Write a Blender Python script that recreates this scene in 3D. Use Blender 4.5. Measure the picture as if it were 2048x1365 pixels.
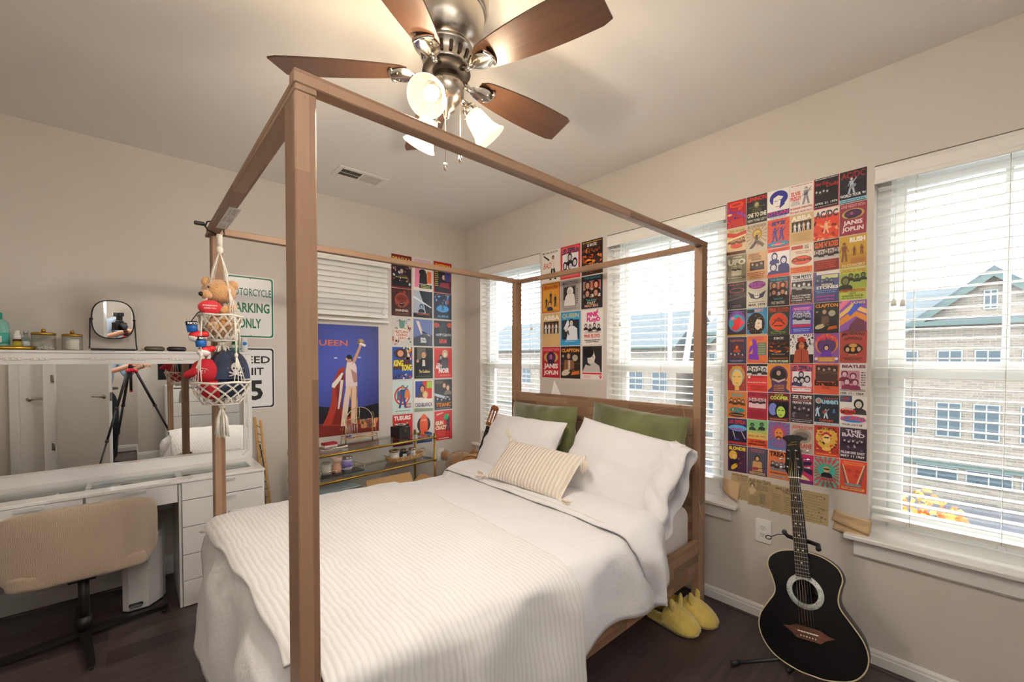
import bpy, bmesh, math, random
from math import sin, cos, pi, radians as R_
from mathutils import Vector, Matrix, noise
V = Vector
for o in list(bpy.data.objects): bpy.data.objects.remove(o)
S = bpy.context.scene
COL = S.collection

# ---------------------------------------------------------------- camera
cd = bpy.data.cameras.new('camera'); cam = bpy.data.objects.new('camera', cd); COL.objects.link(cam)
YAW, PITCH, ROLL = 0.83969, -0.020888, 0.000916
FW = V((-sin(YAW)*cos(PITCH), cos(YAW)*cos(PITCH), sin(PITCH)))
RT = V((cos(YAW), sin(YAW), 0)); UP = RT.cross(FW)
RT, UP = RT*cos(ROLL)+UP*sin(ROLL), UP*cos(ROLL)-RT*sin(ROLL)
cam.matrix_world = Matrix(((RT.x, UP.x, -FW.x, 3.557), (RT.y, UP.y, -FW.y, -2.545), (RT.z, UP.z, -FW.z, 1.418), (0, 0, 0, 1)))
cd.sensor_width = 36; cd.lens = 848.1/2048*36; cd.shift_y = 54.54/2048; cd.clip_start = 0.02; cd.clip_end = 200
S.camera = cam

# ---------------------------------------------------------------- world, light, exposure
w = bpy.data.worlds.new('overcast_sky'); S.world = w; w.use_nodes = True
nt = w.node_tree; bg = nt.nodes['Background']
tc = nt.nodes.new('ShaderNodeTexCoord'); sp = nt.nodes.new('ShaderNodeSeparateXYZ'); cr = nt.nodes.new('ShaderNodeValToRGB')
nt.links.new(tc.outputs['Generated'], sp.inputs[0]); nt.links.new(sp.outputs['Z'], cr.inputs[0]); nt.links.new(cr.outputs[0], bg.inputs[0])
cr.color_ramp.elements[0].position = 0.0; cr.color_ramp.elements[0].color = (0.86, 0.90, 0.95, 1)
cr.color_ramp.elements[1].position = 0.6; cr.color_ramp.elements[1].color = (0.93, 0.97, 1.0, 1)
bg.inputs[1].default_value = 6.0
vs = S.view_settings; vs.view_transform = 'Standard'; vs.look = 'None'; vs.gamma = 1; vs.use_curve_mapping = False
vs.exposure = 0.62
S.cycles.max_bounces = 10; S.cycles.diffuse_bounces = 6; S.cycles.glossy_bounces = 5; S.cycles.transmission_bounces = 8
S.cycles.transparent_max_bounces = 16; S.cycles.caustics_reflective = False; S.cycles.caustics_refractive = False
S.cycles.sample_clamp_indirect = 6; S.cycles.use_denoising = True
LAMP_W = 14.0
ADDED_FILL_W = 620.0  # power of the added fill spot at the camera
def light(name, kind, loc, energy, color, size=0.05, parent=None):
    l = bpy.data.lights.new(name, kind); l.energy = energy; l.color = color
    if kind == 'POINT': l.shadow_soft_size = size
    o = bpy.data.objects.new(name, l); COL.objects.link(o); o.location = loc
    if parent: o.parent = parent; o.location = V(loc)-parent.location
    return o
# daylight portals in the three window openings
for i, (x0, x1) in enumerate(((0.253, 1.073), (1.741, 2.557), (3.206, 4.02))):
    l = bpy.data.lights.new('window_daylight', 'AREA'); l.shape = 'RECTANGLE'; l.size = x1-x0; l.size_y = 1.72
    l.cycles.is_portal = True
    o = bpy.data.objects.new('window_daylight', l); COL.objects.link(o); o.location = ((x0+x1)/2, 0.16, 1.43); o.rotation_euler = (-pi/2, 0, 0)

# ---------------------------------------------------------------- materials
def lin(h):
    h = h.lstrip('#')
    if len(h) == 3: h = ''.join(c*2 for c in h)
    return tuple(((c/12.92) if c <= 0.04045 else ((c+0.055)/1.055)**2.4) for c in (int(h[i:i+2], 16)/255 for i in (0, 2, 4)))+(1,)
MATS = {}
def mat(h, rough=0.6, metal=0, name=None, spec=0.5, trans=0, ior=1.45, sheen=0, emit=None, es=0, alpha=1, coat=0, bump=None, sub=0):
    key = (h, rough, metal, spec, trans, sheen, emit, es, alpha, coat, str(bump), sub)
    if key in MATS: return MATS[key]
    m = bpy.data.materials.new(name or 'paint_'+h.strip('#')); m.use_nodes = True
    b = m.node_tree.nodes['Principled BSDF']
    c = lin(h) if isinstance(h, str) else tuple(h)+(1,)
    b.inputs['Base Color'].default_value = c; b.inputs['Roughness'].default_value = rough; b.inputs['Metallic'].default_value = metal
    b.inputs['Specular IOR Level'].default_value = spec; b.inputs['Transmission Weight'].default_value = trans; b.inputs['IOR'].default_value = ior
    b.inputs['Sheen Weight'].default_value = sheen; b.inputs['Alpha'].default_value = alpha; b.inputs['Coat Weight'].default_value = coat
    if sub: b.inputs['Subsurface Weight'].default_value = sub
    if emit: b.inputs['Emission Color'].default_value = lin(emit); b.inputs['Emission Strength'].default_value = es
    if bump:
        sc, st = bump[0], bump[1]
        n = noise_node(m, sc, bump[2] if len(bump) > 2 else (1, 1, 1)); bn = m.node_tree.nodes.new('ShaderNodeBump')
        bn.inputs['Strength'].default_value = st; bn.inputs['Distance'].default_value = 0.01
        m.node_tree.links.new(n.outputs[0], bn.inputs['Height']); m.node_tree.links.new(bn.outputs[0], b.inputs['Normal'])
    MATS[key] = m
    return m
def coord(m, scale=(1, 1, 1), kind='Object'):
    t = m.node_tree; tc = t.nodes.new('ShaderNodeTexCoord'); mp = t.nodes.new('ShaderNodeMapping')
    mp.inputs['Scale'].default_value = scale; t.links.new(tc.outputs[kind], mp.inputs[0]); return mp
def noise_node(m, sc, scale=(1, 1, 1), detail=4, kind='Object'):
    t = m.node_tree; mp = coord(m, scale, kind); n = t.nodes.new('ShaderNodeTexNoise')
    n.inputs['Scale'].default_value = sc; n.inputs['Detail'].default_value = detail; t.links.new(mp.outputs[0], n.inputs['Vector']); return n
def noisy(name, h1, h2, sc=8, scale=(1, 1, 1), rough=0.6, bump=0.0, bsc=None, sheen=0, metal=0, lo=0.35, hi=0.65, detail=4, spec=0.4, coat=0, bdist=0.01):
    m = bpy.data.materials.new(name); m.use_nodes = True; t = m.node_tree; b = t.nodes['Principled BSDF']
    n = noise_node(m, sc, scale, detail); c = t.nodes.new('ShaderNodeValToRGB'); t.links.new(n.outputs[0], c.inputs[0])
    c.color_ramp.elements[0].position = lo; c.color_ramp.elements[1].position = hi
    c.color_ramp.elements[0].color = lin(h1); c.color_ramp.elements[1].color = lin(h2); t.links.new(c.outputs[0], b.inputs['Base Color'])
    b.inputs['Roughness'].default_value = rough; b.inputs['Sheen Weight'].default_value = sheen; b.inputs['Metallic'].default_value = metal
    b.inputs['Specular IOR Level'].default_value = spec; b.inputs['Coat Weight'].default_value = coat
    if bump:
        n2 = noise_node(m, bsc or sc, scale, 5); bn = t.nodes.new('ShaderNodeBump'); bn.inputs['Strength'].default_value = bump; bn.inputs['Distance'].default_value = bdist
        t.links.new(n2.outputs[0], bn.inputs['Height']); t.links.new(bn.outputs[0], b.inputs['Normal'])
    return m
def wood(name, axis, cols, bw=0.5, rw=0.045, rough=0.45, spec=0.35, grain=0.35, off=(0, 0, 0)):
    """finger-jointed hardwood: staggered staves along axis (0 x,1 y,2 z) with fine grain"""
    m = bpy.data.materials.new(name); m.use_nodes = True; t = m.node_tree; b = t.nodes['Principled BSDF']; L = t.links.new
    tc = t.nodes.new('ShaderNodeTexCoord'); s = t.nodes.new('ShaderNodeSeparateXYZ'); L(tc.outputs['Object'], s.inputs[0])
    o = [i for i in range(3) if i != axis]
    ad = t.nodes.new('ShaderNodeMath'); ad.operation = 'ADD'; L(s.outputs[o[0]], ad.inputs[0]); L(s.outputs[o[1]], ad.inputs[1])
    cb = t.nodes.new('ShaderNodeCombineXYZ'); L(s.outputs[axis], cb.inputs[0]); L(ad.outputs[0], cb.inputs[1])
    mp = t.nodes.new('ShaderNodeMapping'); mp.inputs['Location'].default_value = off; L(cb.outputs[0], mp.inputs[0])
    br = t.nodes.new('ShaderNodeTexBrick'); L(mp.outputs[0], br.inputs['Vector']); br.inputs['Scale'].default_value = 1
    br.inputs['Brick Width'].default_value = bw; br.inputs['Row Height'].default_value = rw; br.inputs['Mortar Size'].default_value = 0.0004
    br.inputs['Mortar Smooth'].default_value = 0.0; br.inputs['Bias'].default_value = 0.0; br.offset_frequency = 2; br.offset = 0.37
    br.inputs['Color1'].default_value = (0, 0, 0, 1); br.inputs['Color2'].default_value = (1, 1, 1, 1); br.inputs['Mortar'].default_value = (0.2, 0.2, 0.2, 1)
    sc = [28.0]*3; sc[axis] = 2.2
    n = noise_node(m, 1.6, tuple(sc), 6); n.inputs['Distortion'].default_value = 0.6
    mx = t.nodes.new('ShaderNodeMix'); mx.data_type = 'FLOAT'; mx.inputs[0].default_value = grain
    L(br.outputs['Color'], mx.inputs[2]); L(n.outputs[0], mx.inputs[3])
    c = t.nodes.new('ShaderNodeValToRGB'); L(mx.outputs[0], c.inputs[0]); el = c.color_ramp.elements
    el[0].position = 0.05; el[0].color = lin(cols[0]); el[1].position = 0.95; el[1].color = lin(cols[-1])
    for i, h in enumerate(cols[1:-1]): e = el.new(0.05+0.9*(i+1)/(len(cols)-1)); e.color = lin(h)
    L(c.outputs[0], b.inputs['Base Color']); b.inputs['Roughness'].default_value = rough; b.inputs['Specular IOR Level'].default_value = spec
    bn = t.nodes.new('ShaderNodeBump'); bn.inputs['Strength'].default_value = 0.12; bn.inputs['Distance'].default_value = 0.002
    L(n.outputs[0], bn.inputs['Height']); L(bn.outputs[0], b.inputs['Normal'])
    return m
def ribbed(name, h, axis, per, depth=0.6, rough=0.9, dist=3.0, sheen=0.2, h2=None):
    m = bpy.data.materials.new(name); m.use_nodes = True; t = m.node_tree; b = t.nodes['Principled BSDF']; L = t.links.new
    mp = coord(m); wv = t.nodes.new('ShaderNodeTexWave'); wv.bands_direction = 'XYZ'[axis]; L(mp.outputs[0], wv.inputs[0])
    wv.inputs['Scale'].default_value = 2*pi/per/20; wv.inputs['Distortion'].default_value = dist; wv.inputs['Detail'].default_value = 2; wv.inputs['Detail Scale'].default_value = 0.6
    bn = t.nodes.new('ShaderNodeBump'); bn.inputs['Strength'].default_value = depth; bn.inputs['Distance'].default_value = 0.006
    L(wv.outputs['Fac'], bn.inputs['Height']); L(bn.outputs[0], b.inputs['Normal'])
    c = t.nodes.new('ShaderNodeValToRGB'); c.color_ramp.elements[0].color = lin(h2 or h); c.color_ramp.elements[1].color = lin(h); c.color_ramp.elements[1].position = 0.5
    L(wv.outputs['Fac'], c.inputs[0]); L(c.outputs[0], b.inputs['Base Color'])
    b.inputs['Roughness'].default_value = rough; b.inputs['Sheen Weight'].default_value = sheen
    return m
def glassy(name='clear_glass', tint=(0.93, 0.97, 0.96), rough=0.02, mix=0.10):
    """thin clear glass: mostly see-through with a mirror-like share"""
    m = bpy.data.materials.new(name); m.use_nodes = True; t = m.node_tree; t.nodes.clear(); L = t.links.new
    out = t.nodes.new('ShaderNodeOutputMaterial'); mx = t.nodes.new('ShaderNodeMixShader'); tr = t.nodes.new('ShaderNodeBsdfTransparent'); gl = t.nodes.new('ShaderNodeBsdfGlossy')
    lw = t.nodes.new('ShaderNodeLayerWeight'); lw.inputs[0].default_value = 0.5; pw = t.nodes.new('ShaderNodeMath'); pw.operation = 'POWER'; pw.inputs[1].default_value = 5
    ad = t.nodes.new('ShaderNodeMath'); ad.operation = 'MULTIPLY_ADD'; ad.inputs[1].default_value = 0.8; ad.inputs[2].default_value = mix; ad.use_clamp = True
    L(lw.outputs['Facing'], pw.inputs[0]); L(pw.outputs[0], ad.inputs[0]); L(ad.outputs[0], mx.inputs[0]); tr.inputs[0].default_value = tint+(1,); gl.inputs['Roughness'].default_value = rough
    L(tr.outputs[0], mx.inputs[1]); L(gl.outputs[0], mx.inputs[2]); L(mx.outputs[0], out.inputs[0])
    return m
GLASS = glassy(); PANE = glassy('window_pane', (0.99, 0.995, 0.99), 0.0, 0.03)

# ---------------------------------------------------------------- mesh builder
class MB:
    def __init__(s): s.v = []; s.f = []; s.m = []; s.sm = []; s.mats = []
    def mi(s, m):
        if m not in s.mats: s.mats.append(m)
        return s.mats.index(m)
    def add(s, vs, fs, m, smooth=False):
        k = len(s.v); s.v += [V(p) for p in vs]; i = s.mi(m)
        for f in fs: s.f.append([a+k for a in f]); s.m.append(i); s.sm.append(smooth)
        return s
    k_ = 0
    def eps(s): MB.k_ += 1; return 3.5e-5*(MB.k_ % 9)      # keeps touching faces from lying in one plane
    def box(s, x0, x1, y0, y1, z0, z1, m, M=None):
        e = min(s.eps(), .1*min(abs(x1-x0), abs(y1-y0), abs(z1-z0))); x0, x1, y0, y1, z0, z1 = x0-e, x1+e, y0-e, y1+e, z0-e, z1+e
        vs = [V((x, y, z)) for x in (x0, x1) for y in (y0, y1) for z in (z0, z1)]
        if M: vs = [M @ p for p in vs]
        return s.add(vs, [(0, 1, 3, 2), (4, 6, 7, 5), (0, 4, 5, 1), (2, 3, 7, 6), (0, 2, 6, 4), (1, 5, 7, 3)], m)
    def bbox(s, x0, x1, y0, y1, z0, z1, m, b=0.004, M=None, seg=1):
        """box with bevelled edges"""
        e = min(s.eps(), .1*min(x1-x0, y1-y0, z1-z0)); x0, x1, y0, y1, z0, z1 = x0-e, x1+e, y0-e, y1+e, z0-e, z1+e
        bm = bmesh.new(); bmesh.ops.create_cube(bm, size=1)
        bmesh.ops.scale(bm, vec=(x1-x0, y1-y0, z1-z0), verts=bm.verts); bmesh.ops.translate(bm, vec=((x0+x1)/2, (y0+y1)/2, (z0+z1)/2), verts=bm.verts)
        bmesh.ops.bevel(bm, geom=bm.edges[:], offset=b, segments=seg, affect='EDGES', profile=0.6)
        return s.bm(bm, m, M, seg > 1)
    def bm(s, bm, m, M=None, smooth=False):
        bm.verts.ensure_lookup_table()
        for i, v in enumerate(bm.verts): v.index = i
        s.add([(M @ v.co) if M else v.co.copy() for v in bm.verts], [[v.index for v in f.verts] for f in bm.faces], m, smooth); bm.free(); return s
    def tube(s, pts, r, m, n=8, cap=True, closed=False):
        pts = [V(p) for p in pts]; N = len(pts); rs = r if isinstance(r, (list, tuple)) else [r]*N
        k = []; up = None; prev = None
        for i, p in enumerate(pts):
            a = pts[(i-1) % N] if (i or closed) else p; c = pts[(i+1) % N] if (i < N-1 or closed) else p
            t = (c-a).normalized()
            if prev is None:
                u = t.orthogonal().normalized()
            else:
                u = prev-t*prev.dot(t)
                u = u.normalized() if u.length > 1e-6 else t.orthogonal().normalized()
            prev = u; w_ = t.cross(u)
            k += [p+(u*cos(2*pi*j/n)+w_*sin(2*pi*j/n))*rs[i] for j in range(n)]
        fs = []
        for i in range(N if closed else N-1):
            i2 = (i+1) % N
            for j in range(n): fs.append((i*n+j, i*n+(j+1) % n, i2*n+(j+1) % n, i2*n+j))
        if cap and not closed: fs.append(tuple(range(n))[::-1]); fs.append(tuple((N-1)*n+j for j in range(n)))
        return s.add(k, fs, m, True)
    def cyl(s, p, q, r, m, n=20, r2=None): return s.tube([p, q], [r, r if r2 is None else r2], m, n)
    def lathe(s, prof, m, c=(0, 0, 0), n=28, ax=None, smooth=True, rib=0, nr=12, cap=True):
        """prof: list of (r,z); revolved about z at c, or about direction ax"""
        c = V(c); vs = []
        Q = V((0, 0, 1)).rotation_difference(V(ax).normalized()).to_matrix() if ax is not None else Matrix.Identity(3)
        for r, z in prof:
            for j in range(n):
                a = 2*pi*j/n; rr = r*(1+rib*cos(nr*a)); vs.append(c+Q @ V((rr*cos(a), rr*sin(a), z)))
        fs = []
        for i in range(len(prof)-1):
            for j in range(n): fs.append((i*n+j, i*n+(j+1) % n, (i+1)*n+(j+1) % n, (i+1)*n+j))
        if cap:
            if prof[0][0] > 1e-5: fs.append(tuple(range(n))[::-1])
            if prof[-1][0] > 1e-5: fs.append(tuple((len(prof)-1)*n+j for j in range(n)))
        return s.add(vs, fs, m, smooth)
    def ball(s, c, r, m, n=16, k=10, M=None, nz=0, seed=0):
        c = V(c); r = V(r) if not isinstance(r, (int, float)) else V((r, r, r)); vs = []; fs = []
        for i in range(k+1):
            th = pi*i/k
            for j in range(n):
                a = 2*pi*j/n; d = V((sin(th)*cos(a), sin(th)*sin(a), cos(th))); q = 1+nz*noise.noise(d*3+V((seed, 0, 0))) if nz else 1
                p = V((d.x*r.x, d.y*r.y, d.z*r.z))*q; vs.append(c+((M @ p) if M else p))
        for i in range(k):
            for j in range(n): fs.append((i*n+j, (i+1)*n+j, (i+1)*n+(j+1) % n, i*n+(j+1) % n))
        return s.add(vs, fs, m, True)
    def prism(s, pts, d, m, smooth=False):
        """closed outline pts (3-D, planar) extruded by vector d"""
        pts = [V(p) for p in pts]; n = len(pts); d = V(d)
        vs = pts+[p+d for p in pts]; fs = [tuple(range(n))[::-1], tuple(range(n, 2*n))]+[(i, (i+1) % n, n+(i+1) % n, n+i) for i in range(n)]
        return s.add(vs, fs, m, smooth)
    def grid(s, f, nu, nv, m, smooth=True, skip=None, wrap=False):
        vs = [f(i/nu, j/nv) for i in range(nu+1) for j in range(nv+1)]; fs = []
        for i in range(nu):
            for j in range(nv):
                if skip and skip((i+.5)/nu, (j+.5)/nv): continue
                a = i*(nv+1)+j; fs.append((a, a+nv+1, a+nv+2, a+1))
        return s.add(vs, fs, m, smooth)
    def mesh(s, name):
        me = bpy.data.meshes.new(name); me.from_pydata([tuple(v) for v in s.v], [], s.f)
        for m in s.mats: me.materials.append(m)
        me.polygons.foreach_set('material_index', s.m); me.polygons.foreach_set('use_smooth', s.sm); me.update()
        return me
def fixn(me):
    bm = bmesh.new(); bm.from_mesh(me); bmesh.ops.recalc_face_normals(bm, faces=bm.faces); bm.to_mesh(me); bm.free()
def tag(o, label, cat, group=None):
    o['label'] = label; o['category'] = cat
    if group: o['group'] = group
    return o
def thing(name, label, cat, loc=(0, 0, 0), rz=0, group=None):
    o = bpy.data.objects.new(name, None); COL.objects.link(o); o.location = loc; o.rotation_euler = (0, 0, rz); o.empty_display_size = 0.05
    return tag(o, label, cat, group)
def TM(o): return Matrix.Translation(o.location) @ o.rotation_euler.to_matrix().to_4x4()
def part(name, mb, parent=None, world=True, label=None, normals=True, smooth_angle=None):
    """link mb as one mesh object; geometry given in world space unless world=False"""
    me = mb.mesh(name)
    if normals: fixn(me)
    o = bpy.data.objects.new(name, me); COL.objects.link(o)
    if parent:
        o.parent = parent
        if world:
            M = Matrix.Identity(4); q = parent; ch = []
            while q: ch.append(q); q = q.parent
            for q in reversed(ch): M = M @ TM(q)
            me.transform(M.inverted())
    if label: o['label'] = label
    return o
def single(name, mb, label, cat, group=None, normals=True): return tag(part(name, mb, None, normals=normals), label, cat, group)
def struct(name, mb, label=None):
    o = part(name, mb); o['kind'] = 'structure'
    if label: o['label'] = label; o['category'] = name.split('_')[0]
    return o
def subsurf(o, lv=2):
    md = o.modifiers.new('subdivision', 'SUBSURF'); md.levels = lv; md.render_levels = lv; return o
def solid(o, t, off=0):
    md = o.modifiers.new('solidify', 'SOLIDIFY'); md.thickness = t; md.offset = off; return o
def copy_tree(o, loc=None, rz=None, label=None, group=None, parent=None):
    c = o.copy(); COL.objects.link(c)
    if parent: c.parent = parent
    if loc is not None: c.location = loc
    if rz is not None: c.rotation_euler = (0, 0, rz)
    if label: c['label'] = label
    if group: c['group'] = group
    for ch in list(o.children): copy_tree(ch, parent=c)
    return c
# text curves turned into flat outlines (thin), cached by string
_tx = {}
def text_geo(s, bold=0.0):
    k = (s, bold)
    if k in _tx: return _tx[k]
    cu = bpy.data.curves.new('lettering', 'FONT'); cu.body = s; cu.size = 1; cu.offset = bold; cu.resolution_u = 2
    o = bpy.data.objects.new('lettering', cu); COL.objects.link(o)
    dg = bpy.context.evaluated_depsgraph_get(); me = bpy.data.meshes.new_from_object(o.evaluated_get(dg))
    vs = [v.co.copy() for v in me.vertices]; fs = [list(p.vertices) for p in me.polygons]
    bpy.data.objects.remove(o); bpy.data.meshes.remove(me); bpy.data.curves.remove(cu)
    if vs:
        x0 = min(v.x for v in vs); x1 = max(v.x for v in vs); y0 = min(v.y for v in vs); y1 = max(v.y for v in vs)
        w_, h_ = max(x1-x0, 1e-4), max(y1-y0, 1e-4); vs = [((v.x-x0)/w_, (v.y-y0)/h_) for v in vs]
    _tx[k] = (vs, fs); return _tx[k]
def put_text(mb, s, m, O, U, W, w_, h_, bold=0.02, arc=0, shear=0, N=None):
    """lettering filling the box w_ x h_ whose lower-left corner is O, along unit U (right) and W (up)"""
    vs, fs = text_geo(s, bold); O, U, W = V(O), V(U), V(W)
    pts = []
    for a, b in vs:
        q = O+U*(a*w_+shear*b*h_)+W*(b*h_+arc*h_*(1-(2*a-1)**2))
        pts.append(q)
    mb.add(pts, fs, m)
# ================================================================ ROOM
WALL = noisy('wall_paint', '#d6cec5', '#d2cac0', 1.5, rough=0.9, bump=0.05, bsc=220, spec=0.15)
CEIL = noisy('ceiling_paint', '#e9e5e0', '#e5e1db', 1.2, rough=0.95, bump=0.04, bsc=150, spec=0.1)
TRIM = mat('#efedea', 0.35, name='white_trim_paint')
VINYL = mat('#f1f2f0', 0.4, name='white_vinyl')
def floor_mat():
    m = bpy.data.materials.new('dark_hardwood_planks'); m.use_nodes = True; t = m.node_tree; b = t.nodes['Principled BSDF']; L = t.links.new
    tc = t.nodes.new('ShaderNodeTexCoord'); s = t.nodes.new('ShaderNodeSeparateXYZ'); L(tc.outputs['Object'], s.inputs[0])
    cb = t.nodes.new('ShaderNodeCombineXYZ'); L(s.outputs[1], cb.inputs[0]); L(s.outputs[0], cb.inputs[1])
    br = t.nodes.new('ShaderNodeTexBrick'); L(cb.outputs[0], br.inputs['Vector']); br.inputs['Scale'].default_value = 1
    br.inputs['Brick Width'].default_value = 1.1; br.inputs['Row Height'].default_value = 0.125; br.inputs['Mortar Size'].default_value = 0.0012
    br.inputs['Color1'].default_value = (0, 0, 0, 1); br.inputs['Color2'].default_value = (1, 1, 1, 1); br.inputs['Mortar'].default_value = (0, 0, 0, 1); br.offset = 0.41
    n = noise_node(m, 2.0, (26, 1.6, 1), 6); n.inputs['Distortion'].default_value = 1.0
    mx = t.nodes.new('ShaderNodeMix'); mx.data_type = 'FLOAT'; mx.inputs[0].default_value = 0.62; L(br.outputs['Color'], mx.inputs[2]); L(n.outputs[0], mx.inputs[3])
    c = t.nodes.new('ShaderNodeValToRGB'); L(mx.outputs[0], c.inputs[0]); e = c.color_ramp.elements
    e[0].position = 0.25; e[0].color = lin('#2f2625'); e[1].position = 0.8; e[1].color = lin('#584b48'); k = e.new(0.5); k.color = lin('#423735')
    L(c.outputs[0], b.inputs['Base Color']); b.inputs['Roughness'].default_value = 0.38; b.inputs['Specular IOR Level'].default_value = 0.45
    bn = t.nodes.new('ShaderNodeBump'); bn.inputs['Strength'].default_value = 0.25; bn.inputs['Distance'].default_value = 0.002
    sb = t.nodes.new('ShaderNodeMath'); sb.operation = 'SUBTRACT'; L(n.outputs[0], sb.inputs[0]); L(br.outputs['Fac'], sb.inputs[1])
    L(sb.outputs[0], bn.inputs['Height']); L(bn.outputs[0], b.inputs['Normal'])
    return m
XB, YL = 4.62, -3.95        # back wall, left-hand wall
XR, YR = 5.45, -2.49        # recess behind the photographer
struct('floor', MB().box(-0.12, XR+0.1, YL-0.12, 0.14, -0.08, 0, floor_mat()))
struct('ceiling', MB().box(-0.12, XR+0.1, YL-0.12, 0.16, 2.74, 2.84, CEIL))
struct('wall_left', MB().box(-0.12, 0, YL-0.12, 0.16, 0, 2.74, WALL))
WIN = ((0.253, 1.073), (1.741, 2.557), (3.206, 4.02)); ZS, ZT = 0.575, 2.304
b = MB(); b.box(0, XR+0.1, 0, 0.16, 0, ZS, WALL); b.box(0, XR+0.1, 0, 0.16, ZT, 2.74, WALL)
xs = [0]+[x for p in WIN for x in p]+[XR+0.1]
for i in range(0, 8, 2): b.box(xs[i], xs[i+1], 0, 0.16, ZS, ZT, WALL)
struct('wall_right', b)
b = MB(); b.box(XB, XR+0.1, YR, 0, 0, 2.74, WALL); struct('wall_back', b)
b = MB(); b.box(XR, XR+0.1, YL, YR, 0, 2.74, WALL); struct('wall_recess', b)
struct('wall_front', MB().box(0, XR+0.1, YL-0.12, YL, 0, 2.74, WALL))
def skirting(name, segs, h=0.078, t=0.015):
    b = MB()
    for x0, x1, y0, y1, nx, ny in segs:
        a = (x0, y0); c = (x1, y1); n = V((nx, ny, 0)); p = [V((x0, y0, 0)), V((x1, y1, 0))]
        prof = [(0, 0), (t, 0), (t, h*0.68), (t*0.72, h*0.72), (t*0.72, h*0.86), (t*0.3, h), (0, h)]
        vs = [q+n*u+V((0, 0, z)) for q in p for u, z in prof]; k = len(prof)
        b.add(vs, [tuple(range(k)), tuple(range(2*k-1, k-1, -1))]+[(i, (i+1) % k, k+(i+1) % k, k+i) for i in range(k)], TRIM)
        d = (p[1]-p[0]).normalized()   # quarter-round shoe moulding
        vs = [q+n*(t+u)+V((0, 0, z)) for q in p for u, z in ((0, 0), (0.012, 0), (0.009, 0.009), (0, 0.012))]
        b.add(vs, [(0, 1, 2, 3), (7, 6, 5, 4)]+[(i, (i+1) % 4, 4+(i+1) % 4, 4+i) for i in range(4)], SHOE)
    return struct(name, b)
SHOE = mat('#3d312e', 0.5, name='dark_shoe_moulding')
skirting('baseboard_right', [(0, XB, 0, 0, 0, -1)] and [(0, 0, XB, 0, 0, -1)] and [(0.0, XB, -0.0, 0.0, 0, -1)])
skirting('baseboard_left', [(0.0, 0.0, 0.0, YL, 1, 0)], h=0.13)
skirting('baseboard_back', [(XB, XB, 0, YR, -1, 0)], h=0.11)
skirting('baseboard_recess', [(XB, XR, YR, YR, 0, -1), (XR, XR, YR, YL, -1, 0)], h=0.11)

# windows: vinyl double-hung units with a muntin in the upper sash, stool and apron
def window(i, x0, x1):
    root = bpy.data.objects.new('window_%d' % i, None); COL.objects.link(root); root.location = (x0, 0.1, ZS); root['kind'] = 'structure'
    f = MB(); y0, y1 = 0.085, 0.155
    f.box(x0, x0+0.05, y0, y1, ZS, ZT, VINYL); f.box(x1-0.05, x1, y0, y1, ZS, ZT, VINYL); f.box(x0, x1, y0, y1, ZT-0.05, ZT, VINYL); f.box(x0, x1, y0, y1, ZS, ZS+0.06, VINYL)
    f.box(x0+0.05, x0+0.062, y0+0.02, y1, ZS, ZT, VINYL); f.box(x1-0.062, x1-0.05, y0+0.02, y1, ZS, ZT, VINYL)
    part('window_frame', f, root)
    zm = 1.36
    lo = MB(); a, c = x0+0.06, x1-0.06
    lo.box(a, a+0.045, 0.095, 0.12, ZS+0.06, zm+0.03, VINYL); lo.box(c-0.045, c, 0.095, 0.12, ZS+0.06, zm+0.03, VINYL); lo.box(a, c, 0.095, 0.12, ZS+0.06, ZS+0.13, VINYL); lo.box(a, c, 0.093, 0.12, zm-0.03, zm+0.035, VINYL)
    lo.box((a+c)/2-0.03, (a+c)/2+0.03, 0.088, 0.115, zm+0.035, zm+0.05, VINYL)
    part('lower_sash', lo, root)
    up = MB()
    up.box(a, a+0.04, 0.123, 0.148, zm-0.02, ZT-0.05, VINYL); up.box(c-0.04, c, 0.123, 0.148, zm-0.02, ZT-0.05, VINYL); up.box(a, c, 0.123, 0.148, ZT-0.1, ZT-0.05, VINYL); up.box(a, c, 0.123, 0.148, zm-0.02, zm+0.05, VINYL)
    up.box((a+c)/2-0.011, (a+c)/2+0.011, 0.126, 0.14, zm, ZT-0.05, mat('#dfe3e0', 0.4))
    part('upper_sash', up, root)
    g = MB(); g.box(a+0.04, c-0.04, 0.106, 0.108, ZS+0.12, zm, PANE); g.box(a+0.035, c-0.035, 0.136, 0.138, zm, ZT-0.09, PANE); part('glass', g, root)
    sl = MB(); sl.bbox(x0-0.085, x1+0.085, -0.05, 0.0, ZS-0.001, ZS+0.02, TRIM, 0.004); sl.box(x0+0.001, x1-0.001, -0.01, 0.085, ZS-0.0, ZS+0.0195, TRIM)
    part('window_sill', sl, root)
    ap = MB(); ap.bbox(x0-0.05, x1+0.05, -0.02, 0, ZS-0.075, ZS-0.001, TRIM, 0.003); ap.box(x0-0.05, x1+0.05, -0.013, 0, ZS-0.08, ZS-0.07, TRIM); part('window_apron', ap, root)
    return root
for i, (a, c) in enumerate(WIN): window(i+1, a, c)

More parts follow.
